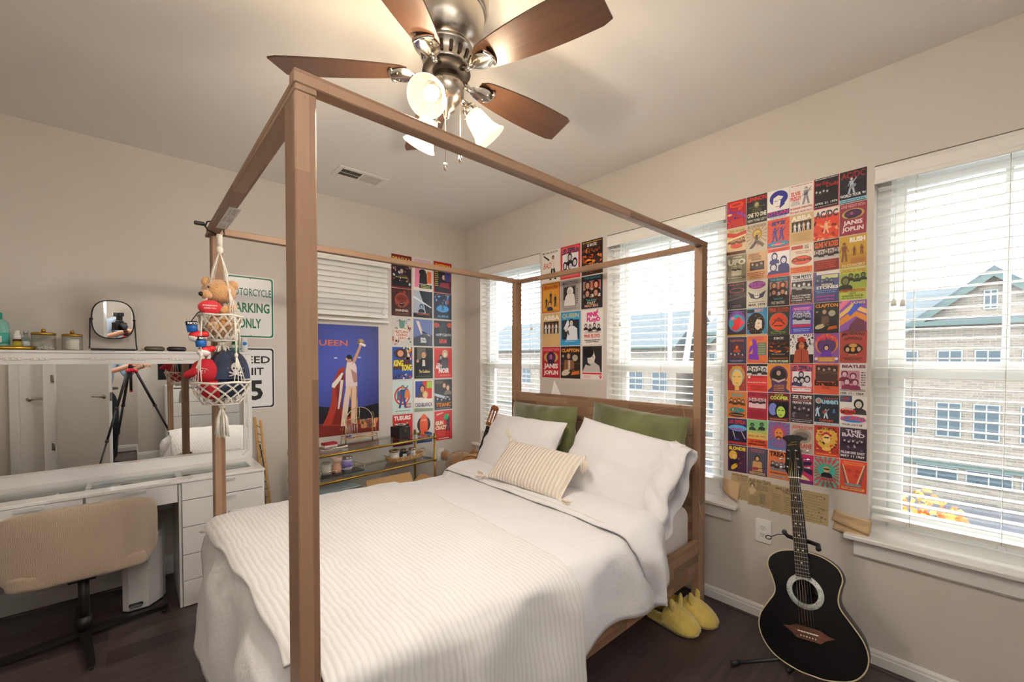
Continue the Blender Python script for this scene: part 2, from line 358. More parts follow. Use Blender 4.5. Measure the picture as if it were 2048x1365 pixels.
# ---- faux-wood blinds
SLAT = mat('#f6f5f1', 0.35, name='white_blind_slat', sub=0.0); CORD = mat('#e8e6de', 0.8); RAILC = mat('#efece6', 0.4)
def blind(x0, x1, yc, ztop, zbot, label, tilt=0.0, slw=0.05, pitch=0.0435, cords=(0.17, 0.5, 0.83), outside=False, tassel=None, swap=None):
    """hangs in plane y=yc along x, or on the left-hand wall when swap is set"""
    r = thing('window_blind', label, 'blind', (0, 0, 0), 0, None)
    def P(u, d, z): return V((u, d, z)) if not swap else V((-d, u, z))
    def bx(m, u0, u1, d0, d1, z0, z1, mt):
        vs = [P(u, d, z) for u in (u0, u1) for d in (d0, d1) for z in (z0, z1)]
        m.add(vs, [(0, 1, 3, 2), (4, 6, 7, 5), (0, 4, 5, 1), (2, 3, 7, 6), (0, 2, 6, 4), (1, 5, 7, 3)], mt)
    v = MB(); yf = yc-0.045
    prof = [(0.0, 0), (0.0, 0.078), (-0.006, 0.078), (-0.012, 0.07), (-0.008, 0.06), (-0.008, 0.022), (-0.013, 0.014), (-0.011, 0.0)]
    vs = [P(u, yf+d, ztop-0.082+z) for u in (x0+0.002, x1-0.002) for d, z in prof]; k = len(prof)
    v.add(vs, [tuple(range(k)), tuple(range(2*k-1, k-1, -1))]+[(i, (i+1) % k, k+(i+1) % k, k+i) for i in range(k)], RAILC)
    part('valance', v, r)
    h = MB(); bx(h, x0+0.006, x1-0.006, yc-0.027, yc+0.025, ztop-0.05, ztop-0.004, RAILC); part('head_rail', h, r)
    s = MB(); z = ztop-0.095; ct, st = cos(tilt), sin(tilt)
    while z > zbot+0.03:
        vs = []
        for u in (x0+0.008, x1-0.008):
            for a, t in ((-0.5, 0), (-0.25, .0022), (0, .003), (0.25, .0022), (0.5, 0), (0.5, -.0026), (0, .0004), (-0.5, -.0026)):
                d = a*slw; vs.append(P(u, yc+d*ct-t*st, z+d*st+t*ct))
        s.add(vs, [tuple(range(8)), tuple(range(15, 7, -1))]+[(i, (i+1) % 8, 8+(i+1) % 8, 8+i) for i in range(8)], SLAT)
        z -= pitch
    o = part('slats', s, r)
    br = MB(); bx(br, x0+0.008, x1-0.008, yc-0.026, yc+0.026, zbot, zbot+0.016, RAILC); part('bottom_rail', br, r)
    c = MB()
    for q in cords:
        u = x0+(x1-x0)*q
        for dd in (-0.027, 0.027): c.tube([P(u, yc+dd, ztop-0.06), P(u, yc+dd, zbot)], 0.0011, CORD, 4)
        c.tube([P(u-0.006, yc-0.028, zbot+0.02), P(u-0.012, yc-0.028, zbot-0.012)], 0.0012, CORD, 4); c.tube([P(u+0.006, yc-0.028, zbot+0.02), P(u+0.014, yc-0.028, zbot-0.012)], 0.0012, CORD, 4)
    part('ladder_cords', c, r)
    for (u, zz) in (tassel or ()):
        t = MB(); t.tube([P(u, yf-0.004, ztop-0.08), P(u, yf-0.004, zz)], 0.0009, CORD, 4)
        t.lathe([(0.003, 0.03), (0.008, 0.022), (0.010, 0.0)], mat('#f0efe8', 0.4), P(u, yf-0.004, zz-0.03), 10); part('pull_cord', t, r)
    return r
for i, (a, c, zb) in enumerate(((0.253, 1.073, 0.70), (1.741, 2.557, 0.695), (3.206, 4.02, 0.675))):
    blind(a, c, 0.045, ZT-0.003, zb, ['white slatted blind in the window nearest the corner of the room', 'white slatted blind in the window behind the right side of the headboard', 'white slatted blind in the window to the right of the black guitar'][i],
          tassel=[((a+0.72, 1.70),), ((a+0.08, 1.68), (a+0.115, 1.68), (c-0.115, 1.71), (c-0.09, 1.71)), ((a+0.075, 1.69), (a+0.105, 1.685))][i])
blind(-1.638, -0.852, -0.036, 2.292, 1.735, 'short white blind closed on the left wall above the blue and black poster', tilt=1.15, pitch=0.044, slw=0.05, cords=(0.15, 0.75), tassel=((-0.93, 1.84), (-0.915, 1.83)), swap=True)

# ---- ceiling register, outlets
def register():
    r = thing('ceiling_vent', 'white rectangular air vent in the ceiling above the left wall window', 'vent', (0.52, -1.3, 2.74))
    m = mat('#e6e1da', 0.5); dk = mat('#4b463f', 0.8); x0, x1, y0, y1 = 0.43, 0.615, -1.475, -1.12
    f = MB(); z = 2.733
    for a in ((x0, x1, y0, y0+0.035), (x0, x1, y1-0.035, y1), (x0, x0+0.035, y0+0.035, y1-0.035), (x1-0.035, x1, y0+0.035, y1-0.035)): f.bbox(a[0], a[1], a[2], a[3], z, 2.7395, m, 0.002)
    part('frame', f, r)
    part('duct', MB().box(x0+0.035, x1-0.035, y0+0.035, y1-0.035, 2.7385, 2.7395, dk), r)
    l = MB(); ym = (y0+y1)/2; l.box(x0+0.035, x1-0.035, ym-0.004, ym+0.004, z, 2.738, m)
    n = 22
    for i in range(n):
        y = y0+0.04+(y1-y0-0.08)*(i+.5)/n
        if abs(y-ym) < 0.006: continue
        t = 0.9 if y < ym else -0.9
        M = Matrix.Translation((0, y, 2.735)) @ Matrix.Rotation(t, 4, 'X')
        l.box(x0+0.035, x1-0.035, -0.0052, 0.0052, -0.0004, 0.0004, m, M)
    l.box((x0+x1)/2-0.002, (x0+x1)/2+0.002, y0+0.035, y1-0.035, 2.7325, 2.734, m)
    part('louvres', l, r)
register()
def outlet(O, U, N, label, plug=False):
    """duplex outlet, centre O, unit U to the right, N out of the wall"""
    r = thing('wall_outlet', label, 'outlet', O); O, U, N = V(O), V(U), V(N); Z = V((0, 0, 1)); m = mat('#f4f3f0', 0.35, name='white_plastic')
    def rr(w_, h_, d0, d1, c=(0, 0), rad=0.006):
        pts = []
        for (sx, sy, a0) in ((1, 1, 0), (-1, 1, pi/2), (-1, -1, pi), (1, -1, 3*pi/2)):
            for k in range(4): a = a0+k*pi/6; pts.append(O+U*(c[0]+sx*(w_/2-rad)+rad*cos(a))+Z*(c[1]+sy*(h_/2-rad)+rad*sin(a))+N*d0)
        return pts, N*(d1-d0)
    b = MB(); p, d = rr(0.078, 0.124, 0, 0.006); b.prism(p, d, m); part('cover_plate', b, r)
    for s_ in (1, -1):
        b = MB(); p, d = rr(0.034, 0.028, 0.006, 0.009, (0, s_*0.0195), 0.012); b.prism(p, d, mat('#e9e8e4', 0.35))
        k = mat('#3a3836', 0.6)
        for (x, y, w2, h2) in ((-0.006, 0.003, 0.0022, 0.008), (0.006, 0.003, 0.0022, 0.0065), (0, -0.007, 0.004, 0.004)):
            p, d = rr(w2, h2, 0.009, 0.0093, (x, s_*0.0195+y), 0.0008); b.prism(p, d, k)
        part('socket', b, r)
    if plug:
        b = MB(); p, d = rr(0.028, 0.03, 0.0095, 0.045, (0.004, -0.02), 0.007); b.prism(p, d, m); part('charger_plug', b, r)
        e = O+U*0.004+N*0.045-Z*0.02
        b = MB(); b.tube([e, e+N*0.02-Z*0.01+U*0.02, e+N*0.03-Z*0.06+U*0.03, e+N*0.03-Z*0.16+U*0.01, e+N*0.02-Z*0.30], 0.002, m, 6); part('charger_cable', b, r)
outlet((2.768, -0.0005, 0.487), (1, 0, 0), (0, -1, 0), 'white duplex outlet on the wall below the torn newspaper')
outlet((0.0005, -0.30, 0.482), (0, 1, 0), (1, 0, 0), 'white wall outlet with a charger plugged in beside the brown teddy bear', True)
# ================================================================ OUTSIDE
def EX(x): return 3.557+(x-3.557)*1.681
def EZ(z): return 1.418+(z-1.418)*1.681
def brick_mat(name, c1, c2, mo):
    m = bpy.data.materials.new(name); m.use_nodes = True; t = m.node_tree; b = t.nodes['Principled BSDF']; L = t.links.new
    tc = t.nodes.new('ShaderNodeTexCoord'); s = t.nodes.new('ShaderNodeSeparateXYZ'); L(tc.outputs['Object'], s.inputs[0]); cb = t.nodes.new('ShaderNodeCombineXYZ'); L(s.outputs[0], cb.inputs[0]); L(s.outputs[2], cb.inputs[1])
    br = t.nodes.new('ShaderNodeTexBrick'); L(cb.outputs[0], br.inputs['Vector']); br.inputs['Scale'].default_value = 1; br.inputs['Brick Width'].default_value = 0.42; br.inputs['Row Height'].default_value = 0.13; br.inputs['Mortar Size'].default_value = 0.014
    br.inputs['Color1'].default_value = lin(c1); br.inputs['Color2'].default_value = lin(c2); br.inputs['Mortar'].default_value = lin(mo); L(br.outputs[0], b.inputs['Base Color']); b.inputs['Roughness'].default_value = 0.9
    return m
BRK = brick_mat('tan_brick', '#6d665c', '#5b554d', '#77716a'); SHN = noisy('slate_shingle', '#3d4448', '#495155', 3, (0.5, 1, 6), rough=0.9)
GTR = mat('#3a4a47', 0.6, name='green_fascia'); WWH = mat('#747876', 0.5); WGL = mat('#39444a', 0.3, name='dark_window_glass', spec=0.3); SIDING = mat('#7e8283', 0.7)
GZ = -6.5
ground = MB(); ground.box(-60, 50, 0.2, 90, GZ-0.2, GZ-0.01, noisy('asphalt', '#46474b', '#505156', 2, rough=0.9)); single('street', ground, 'grey asphalt street far below the windows', 'street')
lawn = MB(); lawn.box(-8, 3.8, 9.0, 13.4, GZ, GZ+0.08, noisy('grass', '#4d5b3a', '#5f6b45', 6, rough=1.0)); l_ = single('lawn', lawn, 'green grass verge under the orange tree across the street', 'grass'); l_['kind'] = 'stuff'
def house(name, label, x0, x1, y, zb, ze, zr, depth, gables=(), wins=(), rake=None, band=None):
    r = thing(name, label, 'building', (x0, y, GZ))
    b = MB(); b.box(x0, x1, y, y+depth, zb, ze, BRK)
    for gx, gz, hw in gables: b.prism([(gx-hw, y-0.02, gz-hw*0.86), (gx+hw, y-0.02, gz-hw*0.86), (gx, y-0.02, gz)], (0, 0.4, 0), BRK)
    part('brick_wall', b, r)
    b = MB(); o = 0.5; ym = y+depth/2
    b.prism([(x0-0.2, y-o, ze), (x0-0.2, y+depth+o, ze), (x0-0.2, ym, zr)], (x1-x0+0.4, 0, 0), SHN)
    for gx, gz, hw in gables:
        zb_ = gz-hw*0.86; t = 0.25
        for s_ in (1, -1):
            b.prism([(gx, y-0.45, gz+0.05), (gx, y-0.45, gz+0.05+t), (gx+s_*(hw+0.35), y-0.45, zb_-0.3+t), (gx+s_*(hw+0.35), y-0.45, zb_-0.3)], (0, ym-y, 0), SHN)
    part('roof', b, r)
    b = MB(); b.box(x0-0.2, x1+0.2, y-o-0.06, y-o+0.02, ze-0.22, ze+0.02, GTR)
    for gx, gz, hw in gables:
        zb_ = gz-hw*0.86
        for s_ in (1, -1): b.prism([(gx, y-0.5, gz-0.28), (gx, y-0.5, gz+0.14), (gx+s_*(hw+0.4), y-0.5, zb_-0.3), (gx+s_*(hw+0.4), y-0.5, zb_-0.62)], (0, 0.06, 0), GTR)
    if band: b.box(x0, x1, y-0.12, y, band-0.15, band+0.05, GTR)
    part('green_trim', b, r)
    for (a, c, d, e) in wins:
        f = MB(); f.box(a-0.06, c+0.06, y-0.05, y-0.0, d-0.06, e+0.06, WWH); f.box((a+c)/2-0.03, (a+c)/2+0.03, y-0.07, y-0.05, d, e, WWH)
        if e-d > 1.2: f.box(a, c, y-0.07, y-0.05, (d+e)/2-0.03, (d+e)/2+0.03, WWH)
        w_ = part('window', f, r); part('pane', MB().box(a, c, y-0.06, y-0.045, d, e, WGL), w_)
    return r
cols_ = [(-0.1, 0.87), (1.78, 2.67), (3.23, 4.1), (4.9, 5.8), (6.5, 7.4), (-2.6, -1.7), (-4.6, -3.7), (-6.6, -5.7), (-9.2, -8.3), (-11.2, -10.3)]
wins = [(a, c, 0.38, 1.9) for a, c in cols_]+[(a, c, -2.9, -1.07) for a, c in cols_]+[(3.51, 3.92, 4.23, 5.15)]+[(a, a+1.6, -5.5, -4.75) for a in (1.0, 3.0, 5.0, 7.0)]
house('brick_townhouse', 'tan brick townhouse with green gable trim seen through the window right of the guitar', -11.6, 12.0, 32, GZ, 3.57, 6.0, 9, gables=((3.8, 6.15, 3.1), (8.6, 6.15, 3.1), (-9.9, 3.9, 1.3)), wins=wins, band=-4.5)
TH2 = house('brick_townhouse', 'long brick townhouse with white rake board seen through the window behind the headboard', -40, -13.5, 31, GZ, 2.6, 5.9, 9, wins=[(x, x+1.3, d, e) for x in (-15.6, -17.9, -21.5, -24, -28, -32) for d, e in ((-1.2, 0.6), (-4.2, -2.6))], band=-3.6)
b = MB(); b.prism([(-12.7, 30.45, 1.2), (-12.2, 30.45, 1.2), (-11.75, 30.45, 4.9), (-12.05, 30.45, 5.3)], (0, 0.12, 0), mat('#8b8f8f', 0.6)); part('rake_board', b, TH2)
# red maple and cars
def tree(name, label, x, y, h, rad, cols, nleaf, seed):
    random.seed(seed); r = thing(name, label, 'tree', (x, y, GZ)); t = MB(); bk = mat('#4a3f38', 0.9)
    t.tube([(x, y, GZ+.08), (x+0.05, y, GZ+h*.4), (x-0.05, y, GZ+h*.75)], [0.12, 0.09, 0.04], bk, 8)
    for k in range(9):
        a = random.uniform(0, 2*pi); z = GZ+h*random.uniform(.3, .7); t.tube([(x, y, z), (x+cos(a)*rad*.7, y+sin(a)*rad*.7, z+h*.2)], [0.04, 0.015], bk, 5)
    part('trunk', t, r); f = MB(); ms = [mat(c, 0.8) for c in cols]
    for k in range(nleaf):
        a = random.uniform(0, 2*pi); u = random.uniform(-1, 1); q = random.random()**0.4
        c = V((x+cos(a)*rad*q*math.sqrt(1-u*u), y+sin(a)*rad*q*math.sqrt(1-u*u), GZ+h*.62+u*h*.38*q)); s_ = random.uniform(.07, .14)
        e = V((random.uniform(-1, 1), random.uniform(-1, 1), random.uniform(-1, 1))).normalized(); g = e.orthogonal().normalized()
        f.add([c-e*s_, c+g*s_*.7, c+e*s_, c-g*s_*.7], [(0, 1, 2, 3)], random.choice(ms))
    part('foliage', f, r, normals=False); return r
tree('maple_tree', 'small tree with orange autumn leaves on the verge across the street', 2.65, 12.2, 4.7, 1.0, ['#b9672c', '#c98a3c', '#a9532a', '#8c7a3a'], 900, 4)
def car(label, x, y, rz, c):
    r = thing('parked_car', label, 'car', (x, y, GZ), rz); b = MB(); m = mat(c, 0.25, 0.3, coat=0.6)
    side = [(-2.2, .35), (-2.25, .75), (-1.9, .92), (-1.1, 1.02), (1.3, 1.02), (2.1, .88), (2.25, .6), (2.2, .35)]
    b.prism([(p, -0.88, q) for p, q in side], (0, 1.76, 0), m); part('body', b, r, world=False)
    g = MB(); cab = [(-1.15, 1.0), (-.5, 1.45), (.75, 1.45), (1.35, 1.0)]; g.prism([(p, -0.74, q) for p, q in cab], (0, 1.48, 0), mat('#20262a', 0.1)); part('glasshouse', g, r, world=False)
    t = MB(); t.bbox(-0.5, .75, -0.7, .7, 1.44, 1.49, m, 0.02); part('roof', t, r, world=False)
    for px in (-1.4, 1.4):
        for py in (-0.88, 0.72): w_ = MB(); w_.cyl((px, py, .33), (px, py+.16, .33), .33, mat('#1a1a1a', 0.8), 20); w_.cyl((px, py-.005, .33), (px, py+.165, .33), .2, mat('#8c8f92', 0.3, 0.8), 14); part('wheel', w_, r, world=False)
    return r
car('dark blue car parked on the street below the brick townhouse', 4.3, 17.5, 0.06, '#1c2530'); car('grey car parked farther along the street near the lawn edge', 0.2, 22.5, 0.03, '#50565a'); car('black car parked at the far right of the street', 7.2, 14.2, 0.1, '#15181a')
# ================================================================ BED
WC = ['#664a39', '#7e5f49', '#8e6e55', '#9b7c62', '#826450']
WX = wood('acacia_wood_across', 0, WC); WY = wood('acacia_wood_lengthwise', 1, WC, bw=0.42); WZ = wood('acacia_wood_upright', 2, WC, bw=0.75, rw=0.05, off=(0.13, 0.012, 0))
def bed():
    r = thing('canopy_bed', 'wooden four poster canopy bed frame with plank headboard', 'bed', (1.75, -1.2, 0))
    for (x0, x1, y0, y1, zt) in ((2.439, 2.525, -2.268, -2.222, 2.02), (0.976, 1.06, -2.250, -2.205, 2.02), (2.482, 2.527, -0.238, -0.17, 2.034), (0.982, 1.027, -0.238, -0.17, 2.034)):
        part('bed_post', MB().bbox(x0, x1, y0, y1, 0, zt-0.0005, WZ, 0.003), r)
    part('canopy_rail', MB().bbox(2.486, 2.526, -2.269, -0.168, 2.035, 2.067, WY, 0.0025), r)
    part('canopy_rail', MB().bbox(0.982, 1.022, -2.25, -0.168, 2.035, 2.067, WY, 0.0025), r)
    part('canopy_rail', MB().bbox(0.976, 2.525, -2.267, -2.221, 2.02, 2.0345, WX, 0.002).bbox(1.024, 2.484, -2.267, -2.221, 2.0345, 2.052, WX, 0.002), r)
    part('canopy_rail', MB().bbox(1.02, 2.488, -0.215, -0.175, 2.03, 2.062, WX, 0.0025), r)
    h = MB(); h.bbox(1.027, 2.482, -0.225, -0.19, 0.995, 1.158, WX, 0.003)
    for z0, z1 in ((0.80, 0.992), (0.60, 0.797), (0.40, 0.597), (0.25, 0.397)): h.bbox(1.027, 2.482, -0.219, -0.195, z0, z1, WX, 0.003)
    part('headboard', h, r)
    for x0, x1 in ((2.497, 2.522), (0.982, 1.007)): part('side_rail', MB().bbox(x0, x1, -2.222, -0.238, 0.225, 0.425, WY, 0.003), r)
    part('side_rail', MB().bbox(1.06, 2.439, -2.262, -2.237, 0.225, 0.425, WX, 0.003), r)
    s = MB()
    for k in range(11): y = -2.1+k*0.185; s.box(1.01, 2.495, y, y+0.07, 0.28, 0.3, WX)
    s.box(1.7, 1.78, -2.2, -0.26, 0.24, 0.28, WY); part('bed_slats', s, r)
    for x in (1.5, 1.95): part('centre_leg', MB().box(x, x+.05, -1.2, -1.15, 0, 0.28, WZ), r)
    st = MB(); pm = mat('#d9d6cf', 0.5, name='label_paper'); st.box(1.205, 1.556, -2.25, -2.208, 2.0192, 2.0198, pm); st_ = part('assembly_label', st, r, label='white printed label')
    ink = mat('#7d7a76', 0.6); l = MB(); random.seed(3)
    for g in (1.215, 1.33, 1.44):
        for k in range(7):
            y = -2.244+k*0.005
            if random.random() < 0.85: l.box(g, g+random.uniform(.05, .1), y, y+0.0015, 2.0188, 2.0191, ink)
    part('printed_lines', l, st_)
    return r
BED = bed()
def fold(a, e, d): return a
SHEET = mat('#e3dfe0', 0.85, name='fitted_sheet', sheen=0.1, bump=(300, 0.1))
def rbox(name, x0, x1, y0, y1, z0, z1, m, b, label, cat, seg=5):
    bm = bmesh.new(); bmesh.ops.create_cube(bm, size=1); bmesh.ops.scale(bm, vec=(x1-x0, y1-y0, z1-z0), verts=bm.verts); bmesh.ops.translate(bm, vec=((x0+x1)/2, (y0+y1)/2, (z0+z1)/2), verts=bm.verts)
    bmesh.ops.bevel(bm, geom=bm.edges[:], offset=b, segments=seg, affect='EDGES', profile=0.5)
    return single(name, MB().bm(bm, m, smooth=True), label, cat)
rbox('mattress', 1.02, 2.482, -2.2, -0.235, 0.302, 0.608, SHEET, 0.06, 'white sheeted mattress lying in the wooden canopy bed', 'mattress')
def nz(x, y, z=0, s=1): return noise.noise(V((x*s, y*s, z*s)))
# cloth laid over the mattress: s across (x), t along (y); hangs once past the edges
XL_, XR_, YF_ = 0.965, 2.535, -2.285
def drape(s, t, top, out, wr, seed, xl=XL_, xr=XR_, yf=YF_, rr=0.07):
    x, y, z = s, t, top
    def bend(d):      # arc-length past the edge -> (outward, drop)
        L = rr*pi/2
        if d <= 0: return 0, 0
        if d < L: a = d/rr; return rr*sin(a), rr*(1-cos(a))
        return rr+(d-L)*0.10, rr+(d-L)*0.99
    dx = 0; dz = 0
    if s > xr-rr: o_, q = bend(s-(xr-rr)); x = xr-rr+o_; dz = max(dz, q); dx = 1
    if s < xl+rr: o_, q = bend((xl+rr)-s); x = xl+rr-o_; dz = max(dz, q); dx = -1
    if t < yf+rr: o_, q = bend((yf+rr)-t); y = yf+rr-o_; dz = max(dz, q) if not dx else math.hypot(dz, q)
    z = top-dz
    k = min(1, dz/0.12)
    w_ = wr*(nz(s*1.0+3, t*1.0, seed, 3.2)+0.5*nz(s, t*1.3, seed+5, 8)+0.25*nz(s, t, seed+9, 19))
    if dz < 0.05: z += w_
    else:
        f = 0.022*k*sin(t*13+2*nz(t, s, seed, 3)) if dx else 0.024*k*sin(s*9+2.5*nz(s, t, seed, 3))
        if dx: x += dx*(f+w_+0.012*k)
        else: y -= (f+w_+0.03*k)
    return V((x, y, z))
DUV = mat('#e9e8ea', 0.9, name='white_cotton_duvet', sheen=0.15, spec=0.15, bump=(55, 0.25, (1, 1, 1)))
def duvet():
    r = thing('duvet', 'white cotton duvet with folded top edge and hanging corner', 'duvet', (1.75, -1.2, 0.6))
    s0, s1, t0, t1 = 0.62, 2.80, -2.70, -0.62
    def hemx(t):   # how far the right side hangs
        return 0.235+0.02*sin(t*7)+0.03*nz(t, 0, 2, 3)
    def dlo(s):
        if s > 2.42: return -2.217
        if s < 1.075: return -2.19
        return YF_+.07-(0.42+0.05*nz(s, 1, 3, 2)-(.14*max(0, 1.25-s)/.25))
    def f(u, v):
        s = s0+(s1-s0+.010*sin(v*16))*u; t = dlo(s); t = t+(t1-t)*v
        puff = 0.018*(1-abs(2*u-1)**3)
        p = drape(s, t, 0.622-.03*max(0, (1.3-s)/.35)*(t < -.9)+puff+0.012*sin(v*6), 0, 0.010, 1.0)
        if t > -0.75: p.z -= 0.0
        return p
    part('cover', MB().grid(f, 120, 120, DUV), r, normals=False)
    # folded-back collar with its corner hanging to a point on the right
    A0, A1 = 0.86, 2.86
    def g(u, v):
        s = 0.80+2.05*u; near = -0.985-0.10*max(0, (u-.55)/.45)**2 if 0 else -0.62
        # the collar runs obliquely: nearer the foot on the right
        yb = -0.93+0.05*(1-u)-0.02*u; yt = -0.56-0.02*u
        if u > 0.72: yt -= .07*min(1, (u-.72)/.1)
        t = yt+(yb-yt)*v
        bulge = 0.038*sin(pi*min(1, v*1.02))**0.6
        p = drape(s, t, 0.640+bulge, 0, 0.008, 7.0)
        d = max(0, s-(XR_-.07))
        if d > 0.03:
            k = min(1, (d-0.03)/0.30); c = -0.80
            w2 = .97*k**1.7; p.y = p.y*(1-w2)+(c-.01)*w2
            p.x += 0.035*sin(pi*v)*min(1, k*2)+0.012; p.z += 0.0
        return p
    fo = part('folded_edge', MB().grid(g, 110, 26, DUV), r, normals=False)
    sm = MB(); pts = []
    for i in range(60):
        u = 0.02+0.75*i/59; q = g(u, 0.93); pts.append(q+V((0, 0, 0.002)))
    sm.tube(pts, 0.0022, mat('#d6cfcb', 0.9), 5); part('seam', sm, fo)
    for c in r.children: solid(c, 0.006) if c.name.startswith(('cover', 'folded')) else None
    return r
duvet()
THR = ribbed('ribbed_throw_cloth', '#e6e5e3', 1, 0.019, depth=0.18, dist=3.5, h2='#dcd9d6')
def throw():
    s0, s1, t0, t1 = 0.86, 3.06, -2.66, -1.315
    def f(u, v):
        s = s0+(s1-s0)*u; lo = -2.217 if s > 2.42 else (-2.19 if s < 1.075 else -2.285-0.035*sin(s*2.2)+.006*sin(s*17))
        te = t1+0.03*(0.5-u)+0.02*sin(u*5); t = lo+(te-lo)*v
        p = drape(s, t, 0.646-.03*max(0, (1.3-s)/.35)+0.018*(1-abs(2*min(1, max(0, (s-.68)/2.12))-1)**3)+0.012*sin(((t+2.64)/2.02)*6), 0, 0.010, 1.0)
        d = (p-V((1.75, -1.2, p.z)))
        if s > XR_-.04: p.x += 0.022
        if t < YF_+.06: p.y -= 0.022
        return p
    o = single('bed_throw', MB().grid(f, 140, 110, THR), 'cream ribbed throw blanket spread over the foot of the bed', 'blanket', normals=False)
    solid(o, 0.006)
throw()
# ---- pillows
def pillow_mesh(w_, h_, t_, m, pinch=0.10, wr=0.02, seed=0, n=40, p=0.55, sag=0.0):
    b = MB()
    def side(sg):
        def f(u, v):
            a, c = 2*u-1, 2*v-1
            k = 1-pinch*(1-abs(c)**2.2)*abs(a)**6-0.0; l = 1-pinch*(1-abs(a)**2.2)*abs(c)**6
            th = ((1-abs(a)**2.6)*(1-abs(c)**2.6))**p
            ww = wr*(nz(a+seed, c, 1, 2.2)+.6*nz(a, c+seed, 2, 5)+.3*nz(a+seed, c, 3, 11))*(0.3+0.7*th)
            rad = wr*0.5*sin(math.atan2(c, a)*14+seed)*max(0, (max(abs(a), abs(c))-.65)/.35)*th**.5
            return V((a*w_/2*k, sg*(t_/2*th+ww*0.6+rad)+ww*0.2, c*h_/2*l-sag*th*(1-c)*.2))
        return f
    b.grid(side(-1), n, n, m); b.grid(side(1), n, n, m); return b
def place(o, loc, rot): o.location = loc; o.rotation_euler = rot
def pillow(name, label, cat, w_, h_, t_, m, loc, lean, yaw=0, roll=0, **k):
    M = Matrix.Translation(loc) @ Matrix.Rotation(yaw, 4, 'Z') @ Matrix.Rotation(lean, 4, 'X') @ Matrix.Rotation(roll, 4, 'Y')
    b = pillow_mesh(w_, h_, t_, m, **k); b.v = [M @ v for v in b.v]
    return b, M
VEL = noisy('olive_green_velvet', '#4d5024', '#666a39', 5, rough=0.55, sheen=0.9, bump=0.15, bsc=9, spec=0.3, bdist=0.03)
PIL = mat('#e8e7e9', 0.9, name='white_pillowcase', sheen=0.1, spec=0.15, bump=(16, 0.22))
b, M = pillow('', '', '', 0.64, 0.44, 0.15, VEL, (2.165, -0.325, 0.905), -0.10, 0.02, 0.07, seed=2.0, wr=0.016, pinch=0.05); single('green_cushion', b, 'olive green velvet cushion behind the right-hand white pillow', 'cushion')
b, M = pillow('', '', '', 0.66, 0.44, 0.15, VEL, (1.405, -0.325, 0.875), -0.10, -0.02, -0.015, seed=5.0, wr=0.018, pinch=0.05); single('green_cushion', b, 'olive green velvet cushion behind the left-hand white pillow', 'cushion')
# right white pillow with its open case end
r = thing('white_pillow', 'large white pillow leaning on the right half of the headboard', 'pillow', (2.16, -0.5, 0.66))
b, M = pillow('', '', '', 0.68, 0.48, 0.20, PIL, (2.155, -0.50, 0.80), -0.50, 0.05, 0.13, seed=1.0, wr=0.02, pinch=0.04, p=0.5); part('pillow_body', b, r)
def flap(u, v):
    c = 2*v-1; a = u; ang = c*pi/2
    k = 0.025+0.085*(1-abs(c)**2)**.5
    return None
fb = MB()
def flapf(sg):
    def f(u, v):
        c = 2*v-1; th = (1-abs(c)**2.4)**.6
        x = 0.27+0.125*u+0.012*sin(c*7+sg); y = sg*(0.095*th*(1-0.25*u)+0.010*sin(c*11+u*4))+0.012*sin(u*6); z = c*(0.245-0.004*u)-0.02*u
        return M @ V((x, y, z))
    return f
fb.grid(flapf(-1), 10, 26, PIL); fb.grid(flapf(1), 10, 26, PIL); solid(part('pillowcase_opening', fb, r, normals=False), 0.003)
b, M = pillow('', '', '', 0.74, 0.48, 0.19, PIL, (1.35, -0.52, 0.79), -0.55, -0.03, -0.01, seed=8.0, wr=0.02, pinch=0.04, p=0.5); single('white_pillow', b, 'white pillow leaning on the left half of the headboard behind the knitted cushion', 'pillow')
KN = ribbed('cream_knit', '#efe5d8', 0, 0.026, depth=1.0, dist=1.2, h2='#d9ccbc')
def tassel(c, d, L, m, seed=0, n=16):
    random.seed(seed); b = MB(); c, d = V(c), V(d).normalized(); u = d.orthogonal().normalized(); w_ = d.cross(u)
    b.ball(c, 0.010, m, 8, 6); b.cyl(c, c+d*0.018, 0.007, m, 8)
    for k in range(n):
        a = random.uniform(0, 2*pi); q = random.uniform(.2, 1)*0.022; e = (u*cos(a)+w_*sin(a))*q
        b.tube([c+d*.015, c+d*(L*.5)+e*.9+V((0, 0, -.002)), c+d*L*random.uniform(.85, 1.05)+e*1.2+V((0, 0, -.006))], [0.0035, 0.003, 0.002], m, 5)
    return b
TS = mat('#efe4d6', 0.95, name='cream_yarn')
cu = thing('knitted_cushion', 'cream knitted lumbar cushion with corner tassels in front of the pillows', 'cushion', (1.75, -0.75, 0.68))
KW, KH = 0.60, 0.29
M = Matrix.Translation((1.765, -0.77, 0.775)) @ Matrix.Rotation(0.045, 4, 'Z') @ Matrix.Rotation(-0.80, 4, 'X') @ Matrix.Rotation(0.02, 4, 'Y')
b = pillow_mesh(KW, KH, 0.10, KN, pinch=0.02, wr=0.006, seed=3.0, p=0.5)
kb = part('cushion_body', b, cu, world=False); kb.matrix_parent_inverse = Matrix.Identity(4); kb.matrix_basis = Matrix.Translation(-cu.location) @ M
for i, (a, c, d) in enumerate(((-1, 1, (-0.4, 0.1, 0.9)), (1, 1, (0.5, -0.5, -0.85)), (-1, -1, (-1, -0.25, 0.12)), (1, -1, (0.8, -0.15, 0.03)))):
    p = M @ V((a*KW/2*.99, 0, c*KH/2*.98)); part('tassel', tassel(p, d, 0.085, TS, i), cu)
